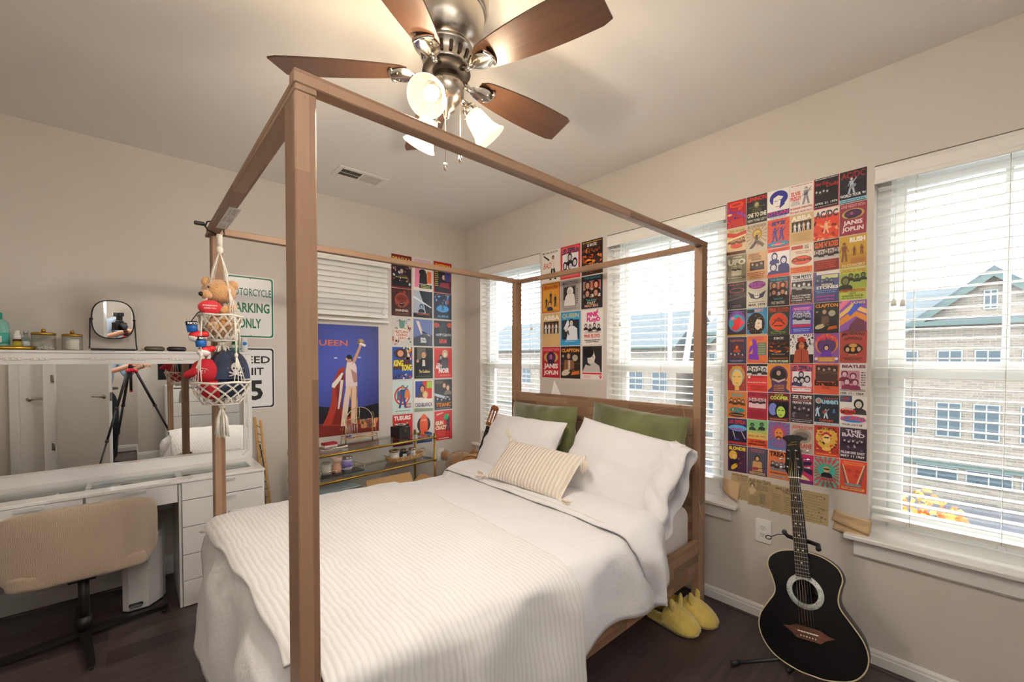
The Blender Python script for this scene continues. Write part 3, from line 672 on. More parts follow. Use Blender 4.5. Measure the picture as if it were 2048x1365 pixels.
# headboard string lights (thin wire) 
b = MB(); wm = mat('#d9b48c', 0.35, 0.6, name='copper_wire')
b.tube([(1.03, -0.245, 1.17), (1.035, -0.243, 1.10), (1.02, -0.243, 1.02), (1.2, -0.23, 1.035), (1.5, -0.229, 1.0), (1.9, -0.229, 1.04), (2.2, -0.229, 1.10), (2.42, -0.23, 1.165), (2.53, -0.243, 1.16), (2.532, -0.2, 1.155)], 0.0009, wm, 4)
b.tube([(2.42, -0.23, 1.163), (2.45, -0.232, 1.0), (2.50, -0.243, 0.86), (2.53, -0.243, 0.6), (2.532, -0.2, 0.53)], 0.0009, wm, 4)
b.tube([(0.978, -0.244, 1.165), (1.0, -0.244, 1.16), (1.03, -0.245, 1.17), (1.1, -0.23, 1.16)], 0.0009, wm, 4)
single('wire_light_string', b, 'thin copper wire light string draped over the headboard', 'string lights')
# ================================================================ CEILING FAN
NIK = mat('#b9b2a8', 0.26, 1.0, name='brushed_nickel'); NIKP = mat('#cfc9c0', 0.12, 1.0, name='polished_nickel'); DKV = mat('#2a1d16', 0.8)
BLD = wood('walnut_fan_blade', 0, ['#3a271c', '#523829', '#453023'], bw=2.0, rw=0.3, rough=0.35, grain=0.7)
SHADE = bpy.data.materials.new('frosted_glass_shade'); SHADE.use_nodes = True
def shade_mat(m):
    t = m.node_tree; t.nodes.clear(); L = t.links.new; out = t.nodes.new('ShaderNodeOutputMaterial')
    tr = t.nodes.new('ShaderNodeBsdfTransparent'); tr.inputs[0].default_value = (1, .95, .85, 1); tl = t.nodes.new('ShaderNodeBsdfTranslucent'); tl.inputs[0].default_value = (.22, .19, .14, 1)
    em = t.nodes.new('ShaderNodeEmission'); em.inputs[0].default_value = (1, .80, .50, 1); em.inputs[1].default_value = 0.50
    m1 = t.nodes.new('ShaderNodeMixShader'); m1.inputs[0].default_value = 0.7; L(tl.outputs[0], m1.inputs[1]); L(tr.outputs[0], m1.inputs[2]); a = t.nodes.new('ShaderNodeAddShader'); L(m1.outputs[0], a.inputs[0]); L(em.outputs[0], a.inputs[1]); L(a.outputs[0], out.inputs[0])
shade_mat(SHADE)
BULB = mat('#fff1d8', 0.5, emit='#ffe2b0', es=5.0, name='lit_bulb')
FX, FY = 2.22, -1.67
def fan():
    r = thing('ceiling_fan', 'brushed nickel ceiling fan with brown blades and three lit glass shades', 'ceiling fan', (FX, FY, 2.74)); c = (FX, FY, 0)
    part('mounting_canopy', MB().lathe([(0.152, 2.739), (0.155, 2.725), (0.154, 2.70), (0.146, 2.685), (0.140, 2.68)], NIK, c, 48), r)
    part('motor_housing', MB().lathe([(0.138, 2.688), (0.14, 2.67), (0.136, 2.62), (0.122, 2.57), (0.105, 2.552), (0.097, 2.547)], NIK, c, 48), r)
    b = MB(); b.lathe([(0.098, 2.549), (0.102, 2.543), (0.098, 2.537), (0.092, 2.53), (0.080, 2.495), (0.084, 2.488), (0.078, 2.48), (0.05, 2.478)], NIK, c, 48)
    for k in range(16):
        a = 2*pi*k/16; q = []
        for z, rr in ((2.529, .0925), (2.500, .0835)):
            for s_ in (-1, 1): a2 = a+s_*0.085; q.append((FX+cos(a2)*rr, FY+sin(a2)*rr, z))
        pts = []
        for j in range(9): t = j/8*pi; pts.append((FX+cos(a+.075*cos(t))*(.0928), FY+sin(a+.075*cos(t))*.0928, 2.524+0.005*sin(t)))
        for j in range(9): t = j/8*pi; pts.append((FX+cos(a-.075*cos(t))*(.0852), FY+sin(a-.075*cos(t))*.0852, 2.503-0.005*sin(t)))
        b.prism(pts, (cos(a)*.0006, sin(a)*.0006, 0), DKV)
    part('vented_ring', b, r)
    part('flywheel', MB().lathe([(0.045, 2.482), (0.085, 2.478), (0.088, 2.466), (0.06, 2.46), (0.04, 2.458)], mat('#3b342d', 0.5, 0.6), c, 40), r)
    part('light_kit_hub', MB().lathe([(0.045, 2.465), (0.046, 2.44), (0.062, 2.432), (0.066, 2.415), (0.062, 2.385), (0.045, 2.365), (0.03, 2.352), (0.03, 2.335), (0.012, 2.325), (0.009, 2.305), (0.0, 2.30)], NIK, c, 36), r)
    angs = [16, 88, 160, 232, 304]
    for i, dg in enumerate(angs):
        a = R_(dg); Mx = Matrix.Translation((FX, FY, 2.462)) @ Matrix.Rotation(a, 4, 'Z')
        br = MB(); n = 12
        br.tube([Mx @ V(p) for p in ((0.07, 0, 0.004), (0.10, 0, -0.012), (0.125, 0, -0.006))], [0.012, 0.010, 0.012], NIKP, 10)
        def plate(u, v):
            x = 0.115+0.085*u; hw = 0.018+0.022*sin(pi*min(1, u*.9+.05)); z = -0.006-0.004*u
            return Mx @ V((x, (2*v-1)*hw, z-0.006*(1-(2*v-1)**2)))
        br.grid(plate, 8, 6, NIKP)
        br.tube([Mx @ V((0.19+.012*cos(t), .034*sin(t), -0.007)) for t in [k*pi/8-pi/2 for k in range(9)]], 0.007, NIKP, 8)
        o = part('blade_bracket', br, r)
        for s_ in (-1, 1): br2 = MB(); br2.ball(Mx @ V((0.175, s_*0.018, -0.010)), 0.005, NIKP, 8, 6); part('screw', br2, o)
        bl = MB(); Mb = Mx @ Matrix.Translation((0.14, 0, 0.003)) @ Matrix.Rotation(R_(-12), 4, 'X')
        L_ = 0.455; up = []; dn = []
        for k in range(25):
            u = k/24; x = L_*u; hw = 0.042+0.030*sin(pi*min(1, u*1.1)**0.8*0.5)+0.004*sin(pi*u)
            if u < 0.05: hw *= 0.75+5*u
            e = 0.0
            up.append((x+(0.012 if u == 1 else 0), hw if u < 1 else hw*.86)); dn.append((x+(0.0 if u == 1 else 0), -hw if u < 1 else -hw*.9))
        out = up+dn[::-1]
        bl.prism([Mb @ V((x, y, 0)) for x, y in out], Mb.to_3x3() @ V((0, 0, 0.006)), BLD)
        o = part('blade', bl, r)
        # own texture space: grain runs along each blade
        o.location = V((0, 0, 0)); me = o.data; me.transform(Matrix.Translation(-(V((FX, FY, 2.462))-r.location))); me.transform(Matrix.Rotation(-a, 4, 'Z')); o.location = V((FX, FY, 2.462))-r.location; o.rotation_euler = (0, 0, a)
    cr = (-0.545, 0.0)
    for i, (dg, tl) in enumerate(((-54, 0.86), (66, 0.70), (186, 0.75))):
        a = R_(dg); dr = V((cos(a), sin(a), 0)); hub = V((FX, FY, 2.385))
        ax = (dr*sin(tl)+V((0, 0, -cos(tl)))).normalized()
        arm = MB(); p0 = hub+dr*0.045; p1 = hub+dr*0.062+V((0, 0, -0.006)); p2 = p1+ax*0.02
        arm.tube([p0, p1, p2], [0.012, 0.012, 0.014], NIKP, 10); ar = part('lamp_arm', arm, r)
        so = MB(); so.lathe([(0.014, 0), (0.026, 0.006), (0.028, 0.03), (0.022, 0.036)], NIKP, p2, 20, ax); part('socket_cup', so, ar)
        for k in range(3):
            b3 = a*0+k*2*pi/3; q = V((0, 0, 1)).rotation_difference(ax) @ V((cos(b3), sin(b3), 0)); sc = MB(); sc.cyl(p2+ax*.026+q*.024, p2+ax*.026+q*.04, 0.0028, NIKP, 8); part('thumb_screw', sc, ar)
        sh = MB(); s0 = p2+ax*0.022
        sh.lathe([(0.020, 0), (0.030, 0.008), (0.038, 0.03), (0.041, 0.055), (0.045, 0.08), (0.056, 0.105), (0.066, 0.118), (0.0645, 0.119), (0.054, 0.107), (0.043, 0.082), (0.039, 0.056), (0.036, 0.03)], SHADE, s0, 36, ax, cap=False); part('glass_shade', sh, ar)
        bu = MB(); bu.lathe([(0.012, 0.0), (0.012, 0.02), (0.022, 0.04), (0.026, 0.058), (0.02, 0.078), (0.0, 0.086)], BULB, s0+ax*0.005, 16, ax); part('bulb', bu, ar)
        light('fan_bulb_light', 'POINT', s0+ax*0.105, LAMP_W, (1.0, 0.90, 0.79), 0.035, r)
    for (dx, dy, z1) in ((0.045, -0.035, 2.12), (0.058, 0.02, 2.16)):
        ch = MB(); p = V((FX+dx, FY+dy, 0)); ch.tube([V((FX+dx*.9, FY+dy*.9, 2.40)), p+V((0, 0, 2.37)), p+V((0, 0, z1))], 0.0013, mat('#c9a184', 0.3, 0.9), 6); ch_ = part('pull_chain', ch, r)
        k = MB(); k.lathe([(0.002, 0.03), (0.006, 0.026), (0.0065, 0.003), (0.004, 0.0)], NIKP, p+V((0, 0, z1-0.03)), 10); part('chain_fob', k, ch_)
    return r
fan()
# ================================================================ POSTERS AND SIGNS
def pm(h, rough=0.38): return mat(h, rough, name='print_'+h, spec=0.4)
class Sheet:
    """flat printed sheet on a wall: paper plus thin layers of print. a,b run 0..1 across and up"""
    def __init__(s, O, U, N, w_, h_, rot=0, th=0.0006, step=0.00012, rad=0):
        U, N = V(U), V(N); Q = Matrix.Rotation(rot, 3, N); s.U = Q @ U; s.W = Q @ V((0, 0, 1)); s.N = N; s.w = w_; s.h = h_
        s.C = V(O)+U*w_/2+V((0, 0, 1))*h_/2; s.b = MB(); s.d = th; s.step = step; s.n = 0
        s.frame(rad)
    def frame(s, rad): s.rad = rad
    def P(s, a, b, d=None): return s.C+s.U*(a-.5)*s.w+s.W*(b-.5)*s.h+s.N*(s.d if d is None else d)
    def paper(s, col, m=None):
        m = m or pm(col); r = s.rad
        if r:
            pts = []
            for (sx, sy, a0) in ((1, 1, 0), (-1, 1, pi/2), (-1, -1, pi), (1, -1, 3*pi/2)):
                for k in range(6): a = a0+k*pi/10; pts.append(s.C+s.U*(sx*(s.w/2-r)+r*cos(a))+s.W*(sy*(s.h/2-r)+r*sin(a))+s.N*.0002)
        else: pts = [s.P(0, 0, .0002), s.P(1, 0, .0002), s.P(1, 1, .0002), s.P(0, 1, .0002)]
        s.b.prism(pts, s.N*(s.d-.0002), m); s.up()
    def up(s): s.d += s.step
    def poly(s, pts, c): s.b.add([s.P(a, b) for a, b in pts], [tuple(range(len(pts)))], pm(c)); s.up()
    def r(s, x0, y0, x1, y1, c): s.poly([(x0, y0), (x1, y0), (x1, y1), (x0, y1)], c)
    def e(s, cx, cy, rx, ry, c, n=18, a0=0, a1=2*pi, ph=0):
        k = s.w/s.h; s.poly([(cx+rx*cos(a0+(a1-a0)*i/n)*cos(ph)-ry*sin(a0+(a1-a0)*i/n)*sin(ph), cy+(rx*cos(a0+(a1-a0)*i/n)*sin(ph)+ry*sin(a0+(a1-a0)*i/n)*cos(ph))) for i in range(n+(a1-a0 < 6))], c)
    def t(s, tx, x0, y0, x1, y1, c, bold=.02, arc=0, sh=0):
        put_text(s.b, tx, pm(c), s.P(x0, y0), s.U, s.W, (x1-x0)*s.w, (y1-y0)*s.h, bold, arc, sh); s.up()
    def ln(s, n, x0, y0, x1, y1, c, seed=1):     # small print
        rd = random.Random(seed+n); h = (y1-y0)/n
        vs = []; fs = []
        for i in range(n):
            y = y0+h*(i+.25); q = rd.uniform(.75, 1)*(x1-x0)/2; m = (x0+x1)/2; x = m-q
            while x < m+q:
                l = rd.uniform(.02, .09); e_ = min(x+l, m+q); k = len(vs); vs += [s.P(x, y), s.P(e_, y), s.P(e_, y+h*.45), s.P(x, y+h*.45)]; fs.append((k, k+1, k+2, k+3)); x = e_+.02
        s.b.add(vs, fs, pm(c)); s.up()
    def sc(s, n, x0, y0, x1, y1, cols, seed=1, r=.04):     # loose painted blots
        rd = random.Random(seed); cols = cols.split()
        for c in cols:
            vs = []; fs = []
            for i in range(max(1, n//len(cols))):
                x, y, q = rd.uniform(x0, x1), rd.uniform(y0, y1), rd.uniform(.5, 1.3)*r; ph = rd.uniform(0, pi); k = len(vs); rr = rd.uniform(.3, .8)
                for j in range(9):
                    a = 2*pi*j/9; g = rd.uniform(.75, 1.2); u_, v_ = q*cos(a)*g, q*rr*sin(a)*g; X = min(x1, max(x0, x+u_*cos(ph)-v_*sin(ph))); Y = min(y1, max(y0, y+(u_*sin(ph)+v_*cos(ph))*s.w/s.h)); vs.append(s.P(X, Y))
                fs.append(tuple(range(k, k+9)))
            s.b.add(vs, fs, pm(c)); s.up()
    def head(s, x, y, q, hair='222', skin='e8d8c8', coat='222', long=0):    # head and shoulders, q = half width of the head
        k = s.w/s.h; s.poly([(x-q*2.1, y-q*3.4*k), (x-q*1.9, y-q*1.9*k), (x-q*.7, y-q*1.2*k), (x+q*.7, y-q*1.2*k), (x+q*1.9, y-q*1.9*k), (x+q*2.1, y-q*3.4*k)], coat)
        s.e(x, y+q*.25*k-long*q*.5*k, q*1.3, q*(1.45+long)*k, hair); s.e(x, y-q*.1*k, q*.85, q*1.15*k, skin)
        s.e(x-q*.35, y+q*.1*k, q*.16, q*.12*k, hair, 6); s.e(x+q*.35, y+q*.1*k, q*.16, q*.12*k, hair, 6); s.e(x, y-q*.65*k, q*.28, q*.1*k, hair, 6)
    def fig(s, x, y0, h, c='222', skin='e8d0b8', hair='222', pose=0, legs=None):     # standing figure
        k = s.w/s.h; q = h*.075/k; L = legs or c
        for sg in (-1, 1): s.poly([(x+sg*q*1.7*(1+pose*.5), y0), (x+sg*q*.6*(1+pose), y0), (x, y0+h*.42), (x+sg*q*1.15, y0+h*.5)], L)
        s.poly([(x-q*1.05, y0+h*.46), (x+q*1.05, y0+h*.46), (x+q*1.6, y0+h*.8), (x-q*1.6, y0+h*.8)], c)
        s.poly([(x+q*1.3, y0+h*.8), (x+q*1.6, y0+h*.72), (x+q*(2.6 if not pose else 3.6), y0+h*(.5 if not pose else .95)), (x+q*(2.1 if not pose else 3.2), y0+h*(.48 if not pose else .97))], c)
        s.poly([(x-q*1.3, y0+h*.8), (x-q*1.6, y0+h*.72), (x-q*2.6, y0+h*.5), (x-q*2.1, y0+h*.48)], c)
        s.e(x, y0+h*.90, q*.95, h*.085, hair, 10); s.e(x, y0+h*.885, q*.65, h*.06, skin, 10)
    def band(s, n, x0, x1, y0, y1, c='222', skin='ddd', hair='111'):    # row of busts
        d = (x1-x0)/n; k = s.w/s.h; q = min(d*.30, (y1-y0)/k*.17)
        for i in range(n): s.head(x0+d*(i+.5), y1-q*1.9*k-(i % 2)*q*.9*k, q, hair, skin, c, .3)
    def guitar(s, x, y, l, ang, c='c63'):
        k = s.w/s.h; ca, sa = cos(ang), sin(ang)
        def T(u, v): return (x+(u*ca-v*sa)*l, y+(u*sa+v*ca)*l*k)
        s.poly([T(.25*cos(a)*(1+.25*cos(2*a)), .18*sin(a)*(1+.15*cos(2*a+.4))) for a in [i*pi/8 for i in range(16)]], c); s.poly([T(.2, -.03), T(1, -.03), T(1, .03), T(.2, .03)], '321')
    def ray(s, n, cx, cy, R, c, a0=0):
        k = s.w/s.h
        for i in range(n):
            a = a0+2*pi*i/n; b2 = a+pi/n
            def cl(a): 
                m = R; x, y = cos(a)*m, sin(a)*m*k; f = min([1]+[((1-cx) if x > 0 else cx)/abs(x) if abs(x) > 1e-6 else 9]+[((1-cy) if y > 0 else cy)/abs(y) if abs(y) > 1e-6 else 9]); return (cx+x*f, cy+y*f)
            s.poly([(cx, cy), cl(a), cl(b2)], c); s.d -= s.step
        s.up()
def do(sh, ops):
    for op in ops: getattr(sh, op[0])(*op[1:])
ORD = ['top', 'second', 'third', 'fourth', 'fifth', 'sixth', 'seventh', 'eighth', 'ninth', 'bottom']
def mk(sh, name, label, cat, group, ops):
    do(sh, ops); return single(name, sh.b, label, cat, group, normals=False)
t, r, e, ln, sc, head, fig, band, poly, gt, ray = 't', 'r', 'e', 'ln', 'sc', 'head', 'fig', 'band', 'poly', 'guitar', 'ray'
BIG = [
# row 1
[('b3242c', 'red and violet psychedelic poster', [(sc, 40, 0, 0, 1, .8, '6a2a86 d8452f a8203a 8a3fa0', 1, .1), (e, .5, .84, .36, .1, 'e8502a'), (e, .5, .84, .26, .05, 'b3242c'), (ln, 5, .05, .02, .95, .3, 'e24a33'), (e, .15, .5, .12, .04, 'f5b37a')]),
 ('23211f', 'black poster with red name above a singer in a beret', [(t, 'LENNON', .04, .80, .97, .96, 'd1322b', .03), (head, .5, .66, .12, '4d4a2e', 'b9b286', '4b4a33'), (r, .1, .58, .9, .60, '6b6a4c'), (t, 'ONE TO ONE', .05, .22, .97, .38, 'f0ead8', .03), (t, 'NEW YORK CITY', .06, .06, .97, .15, 'd8cfb8')]),
 ('f2efe9', 'white poster with a curly head printed in navy blue', [(e, .52, .70, .42, .26, '2f2a86'), (poly, [(.25, .42), (.38, .28), (.62, .30), (.78, .5), (.74, .72), (.5, .80), (.28, .72)], 'f6f1ea'), (poly, [(.55, .32), (.8, .45), (.76, .74), (.62, .62)], '2f2a86'), (r, .32, .60, .46, .62, '2f2a86'), (r, .54, .62, .66, .64, '2f2a86'), (r, .38, .40, .58, .42, 'c23a3a'), (r, 0, .08, 1, .26, '2f2a86'), (t, 'DYLAN', .05, .12, .95, .25, 'd23a4e', .02), (ln, 2, .05, .01, .95, .08, '2f2a86')]),
 ('efe6df', 'off-white poster with red name beside a dancing guitarist', [(ln, 1, .05, .93, .95, .98, 'b4302c'), (t, 'ELVIS', .06, .62, .46, .76, 'd5332b', .03), (t, 'PRESLEY', .03, .46, .50, .60, 'd5332b', .03), (ln, 4, .05, .3, .45, .45, '6a5f60'), (fig, .70, .28, .58, '8d8790', 'd8cfc8', '333', 1), (gt, .68, .62, .32, .6, '555'), (t, 'FLORIDA THEATRE', .04, .16, .96, .22, 'c2402f'), (t, 'FRI. SAT. AUG 10-11', .04, .03, .96, .10, 'c2402f')]),
 ('1f1d20', 'black poster with a thin red border and red script title', [(r, 0, 0, 1, .02, 'c9304a'), (r, 0, 0, .03, 1, 'c9304a'), (r, .97, 0, 1, 1, 'c9304a'), (ln, 1, .05, .94, .95, .99, 'ddd'), (t, 'New York', .06, .76, .55, .88, 'd8344a', 0, 0, .2), (t, 'Dolls', .5, .68, .95, .80, 'd8344a', 0, 0, .2), (band, 4, .04, .62, .34, .62, '333', 'ccc', '555'), (t, 'APRIL 21, 1974', .05, .12, .95, .2, 'eee'), (ln, 1, .05, .04, .95, .09, 'aaa')]),
 ('26252b', 'black and blue poster with a guitarist and dark red logo', [(sc, 14, 0, .2, 1, .8, '33323c 1d1c20', 3, .1), (t, 'AC/DC', .05, .76, .95, .96, '8c3236', .04, 0, 0), (fig, .45, .28, .50, 'b8c0c8', 'd5dade', 'c8ccd0', 1), (gt, .5, .50, .5, .7, '8f98a4'), (t, 'WORLD TOUR', .03, .18, .8, .27, 'f0f0f0', .03), (t, "'80", .84, .20, .97, .27, 'f0f0f0'), (r, 0, .02, 1, .12, '8fc3d8'), (ln, 1, .05, .04, .95, .1, '2a4a66')])],
# row 2
[('d9b98c', 'tan and red poster of a stage crowd under a banner', [(poly, [(0, .7), (.5, .62), (1, .72), (1, .86), (.5, .78), (0, .86)], 'c03a2e'), (t, "DEAD OR ALIVE", .1, .84, .9, .94, '6a7a3a'), (band, 5, .05, .95, .3, .62, '7a3a2c', 'e0a67a', '4a2a22'), (e, .5, .32, .3, .07, 'd9492f'), (r, 0, .02, 1, .12, '5a2a26'), (poly, [(0, .5), (1, .66), (1, .72), (0, .58)], 'f3d79a')]),
 ('cdbda6', 'beige poster with a winged figure in a yellow halo', [(t, 'BLACK SABBATH', .06, .86, .94, .96, '3c332e', .02), (ray, 16, .5, .58, .6, 'b39a78'), (e, .52, .62, .24, .20, 'a8863a'), (e, .52, .62, .16, .14, 'd9b95c'), (fig, .5, .25, .42, '4a3a36', 'cdb48c', '3a2a2a', 1), (poly, [(.45, .4), (.12, .12), (.3, .12), (.55, .32)], '4a3a36'), (poly, [(.55, .4), (.88, .22), (.8, .12), (.5, .3)], '6a5a4a')]),
 ('d9573a', 'orange poster with blue silhouetted players and a winged emblem', [(ray, 20, .5, .55, .7, 'c9473a'), (r, .2, .78, .8, .92, '4a3a7a'), (poly, [(.5, .70), (.36, .88), (.43, .88), (.5, .78), (.57, .88), (.64, .88)], 'd9573a'), (fig, .35, .2, .52, '3a3a90', '3a3a90', '3a3a90', 1), (fig, .65, .24, .46, '3a3a90', '4a2a70', '3a3a90', 1), (e, .5, .12, .5, .10, '2e86a8'), (e, .5, .12, .2, .06, 'd9406a'), (ln, 1, .2, .08, .8, .14, 'f0d0b0')]),
 ('d3b37e', 'sand poster with white block letters over four performers', [(t, 'ABBA', .05, .78, .95, .95, 'f6efe2', .04), (r, .08, .42, .92, .76, '3a2f30'), (fig, .22, .42, .30, 'f0ece8', 'e0b890', '8a5a3a'), (fig, .41, .42, .30, 'e8e4e0', 'e0b890', 'c8a060'), (fig, .60, .42, .30, 'e8c8a8', 'e0b890', '6a4a3a'), (fig, .79, .42, .30, 'f0ece8', 'e0b890', '5a3a2a'), (ln, 6, .08, .08, .92, .36, 'b99763')]),
 ('d9482f', 'red orange poster with white letters above a guitarist in lights', [(r, 0, .80, 1, 1, 'e9dcd0'), (t, 'AC/DC', .05, .70, .95, .94, '4a3a44', .04), (sc, 24, 0, 0, 1, .68, 'e86a3a b8302a f0a070 8a2a28', 5, .1), (fig, .5, .2, .42, 'f0b890', 'f0c8a8', '6a2a22', 1), (r, .72, .42, .9, .46, '3a1a1a')]),
 ('8e3440', 'wine red poster with a violet eye shape and white title', [(t, 'ONE NIGHT WITH', .06, .86, .94, .96, 'd8a0a0'), (e, .5, .66, .42, .16, 'b9a25c'), (e, .5, .66, .33, .14, '4a2a4a'), (e, .45, .66, .12, .09, '7a3a6a'), (head, .45, .68, .07, '3a1a3a', '9a5a7a', '3a1a3a', .4), (t, 'JANIS', .14, .28, .86, .46, 'f2e0dc', .04), (t, 'JOPLIN', .10, .08, .90, .26, 'f2e0dc', .04)])],
# row 3
[('8f866c', 'olive grey poster with large white block letters', [(ln, 1, .3, .9, .75, .96, 'e8e0c8'), (t, 'IN CONCERT', .28, .89, .76, .95, 'e8e0c8'), (t, 'UFO', .04, .62, .96, .86, 'f2ecd8', .07), (r, .24, .24, .76, .6, 'd8d0b8'), (band, 4, .25, .75, .26, .58, '2e2c26', 'c9c0a6', '3a3832'), (r, 0, .1, 1, .2, '6a6450'), (ln, 1, .05, .12, .8, .18, 'e0d8c0')]),
 ('d8ab78', 'tan poster with brown lettering and a small dark group photograph', [(t, 'CREEDENCE', .08, .86, .62, .95, '4a3428', .03), (t, 'CLEARWATER', .08, .78, .72, .85, '4a3428', .03), (t, 'REVIVAL', .25, .70, .72, .77, '4a3428', .03), (r, .16, .34, .86, .64, '2e2522'), (band, 3, .18, .84, .34, .64, '4a3a32', 'c8a078', '1e1614'), (r, .05, .24, .95, .26, '9a3a2a'), (ln, 3, .06, .03, .94, .22, '9a3a2a')]),
 ('f3eeee', 'white poster printed with navy portraits and red bands', [(r, 0, .88, 1, 1, 'd9452f'), (t, 'GENESIS', .12, .90, .88, .97, '8a2a2a'), (head, .32, .72, .11, '342f6e', 'f3eeee', '342f6e', .6), (head, .74, .55, .12, '342f6e', 'e8e4ee', '342f6e', .6), (head, .28, .34, .13, '342f6e', 'f3eeee', '342f6e', .3), (r, .5, .1, 1, .3, '342f6e'), (r, 0, 0, 1, .10, 'd9452f')]),
 ('ead9c6', 'cream poster with a dark script logo in a red orange oval', [(r, .05, .84, .55, .96, 'b04a32'), (t, 'SAT', .62, .9, .8, .96, '333'), (t, 'FEB', .62, .83, .8, .89, '333'), (ln, 2, .2, .68, .9, .78, 'b04a32'), (e, .5, .46, .44, .15, '4a2a20'), (e, .5, .46, .42, .135, 'd9573a'), (t, 'Chicago', .1, .38, .92, .55, '3a2420', .03, 0, .1), (r, .03, .03, .97, .24, 'e0773a'), (ln, 3, .05, .05, .95, .22, 'a9442a')]),
 ('7e2a26', 'dark red poster with orange slab title over a grey group photograph', [(r, 0, .72, 1, 1, '2a2020'), (t, "GUNS N' ROSES", .03, .76, .97, .96, 'e2673a', .04), (r, 0, .36, 1, .70, 'c8bcb8'), (band, 5, .02, .98, .36, .70, '2a2426', 'b8a8a0', '3a2e2c'), (ln, 4, .05, .06, .95, .32, 'c8543a')]),
 ('c49a3a', 'mustard poster with white bubble letters and three silhouetted men', [(t, 'RUSH', .38, .78, .95, .94, 'f5f0e6', .06), (r, 0, 0, 1, .42, 'b78b38'), (fig, .18, .20, .62, '7a4a32', '8a5a3a', '5a3426'), (fig, .55, .36, .30, '7a4a32', '8a5a3a', '5a3426'), (fig, .82, .38, .30, '7a4a32', '8a5a3a', '5a3426'), (r, .42, .12, .95, .28, 'a9703a'), (t, 'IN CONCERT', .1, .02, .95, .11, 'e8d3a0', .02)])],
# row 4
[('2f2c2f', 'dark poster with a disc hovering over a desert road', [(t, 'PINK FLOYD', .08, .88, .92, .96, 'a8524a'), (e, .5, .70, .40, .10, 'a8524a'), (e, .5, .70, .34, .07, '2f2c2f'), (e, .55, .72, .2, .06, '111'), (poly, [(0, .38), (.5, .5), (1, .4), (1, .6), (0, .55)], '4a4242'), (poly, [(0, .3), (1, .46), (1, .5), (0, .36)], '6a5a52'), (ln, 2, .2, .06, .8, .16, '8a7a70')]),
 ('e0dac6', 'cream poster with a purple title over a winged skull', [(e, .5, .82, .42, .14, '8a2f8a'), (t, 'GRATEFUL', .12, .82, .88, .92, 'c77ac0', .04), (t, 'DEAD', .25, .72, .75, .81, 'c77ac0', .04), (poly, [(.05, .6), (.5, .42), (.95, .6), (.8, .36), (.5, .30), (.2, .36)], '4e4858'), (e, .5, .43, .13, .10, 'ece8dc'), (e, .45, .44, .03, .02, '333'), (e, .55, .44, .03, .02, '333'), (t, 'MAR. 1974', .1, .06, .9, .15, '3f3b40', .02), (ln, 1, .1, .18, .9, .23, '555')]),
 ('38323c', 'charcoal poster with four square portraits and turquoise title', [(t, 'THE BEATLES', .1, .88, .9, .96, '4fb3c0', .02), (r, .1, .36, .9, .84, 'c8c0b8'), (r, .12, .61, .49, .83, '9a6a58'), (r, .51, .61, .88, .83, 'b03a34'), (r, .12, .37, .49, .59, '7a5a50'), (r, .51, .37, .88, .59, 'd8cfc8'), (head, .30, .72, .1, '3a2420', 'd0987a', '3a2420', .3), (head, .70, .72, .1, '2a1c1a', 'd8a080', '2a1c1a', .3), (head, .30, .48, .1, '2e1e1a', 'c8907a', '2e1e1a', .3), (head, .70, .48, .1, '3a2018', 'd0987a', '3a2018', .3), (t, '"Let it be"', .28, .22, .72, .29, '4fb3c0'), (t, 'PAST MASTERS', .2, .06, .8, .16, 'e8d8c0')]),
 ('f0ece8', 'white poster with black slab lettering inside a red edge', [(r, 0, 0, .03, 1, 'c9343a'), (r, 0, 0, 1, .02, 'c9343a'), (r, .97, 0, 1, 1, 'c9343a'), (r, .06, .26, .94, .76, '3a3436'), (t, 'TOM PETTY', .08, .86, .92, .97, '3a3436', .04), (t, 'AND THE HEARTBREAKERS', .08, .78, .92, .84, '3a3436', .02), (band, 4, .08, .92, .34, .74, 'aaa', 'e8e4e0', '555'), (r, .04, .03, .96, .33, '3a3436'), (t, 'PALACE THEATRE', .1, .25, .9, .31, 'f0ece8'), (t, 'CLEVELAND, OHIO', .1, .17, .9, .23, 'f0ece8'), (t, 'NOVEMBER 17, 1976', .08, .09, .92, .15, 'f0ece8'), (ln, 1, .1, .04, .9, .07, 'ccc')]),
 ('5a5e88', 'blue violet poster with cream title and yellow banner', [(r, .1, .90, 1, 1, 'e8e0d8'), (r, .3, .76, .95, .88, 'd8d49a'), (band, 4, .05, .8, .55, .80, '3a3a5a', '8a9a98', '2a2a3a'), (t, 'THE ROLLING', .3, .52, .75, .60, 'f0ecd8', .03), (t, 'STONES', .1, .42, .98, .52, 'f0ecd8', .04), (r, 0, 0, 1, .40, '4a4a72'), (ln, 2, .05, .28, .95, .40, '6fa0c8'), (ln, 2, .05, .03, .9, .24, 'b04aa0')]),
 ('b9c25a', 'lime green poster with four dark silhouettes and red lettering', [(t, 'LYNYRD SKYNYRD', .04, .86, .96, .96, 'b5452f', .02), (r, 0, .36, 1, .83, '9aa84a'), (band, 3, .3, .98, .38, .84, '2e3226', '7a7a4a', '22241c'), (head, .22, .60, .13, '2e3226', '7a7a4a', '2e3226', .3), (t, 'STREET SURVIVORS', .03, .24, .97, .34, 'b5452f', .02), (t, '1977', .38, .17, .62, .22, '3a4a2a'), (t, 'WINTER TOUR', .1, .09, .9, .15, '3a4a2a', .02), (ln, 1, .1, .03, .9, .07, '3a4a2a')])],
# row 5
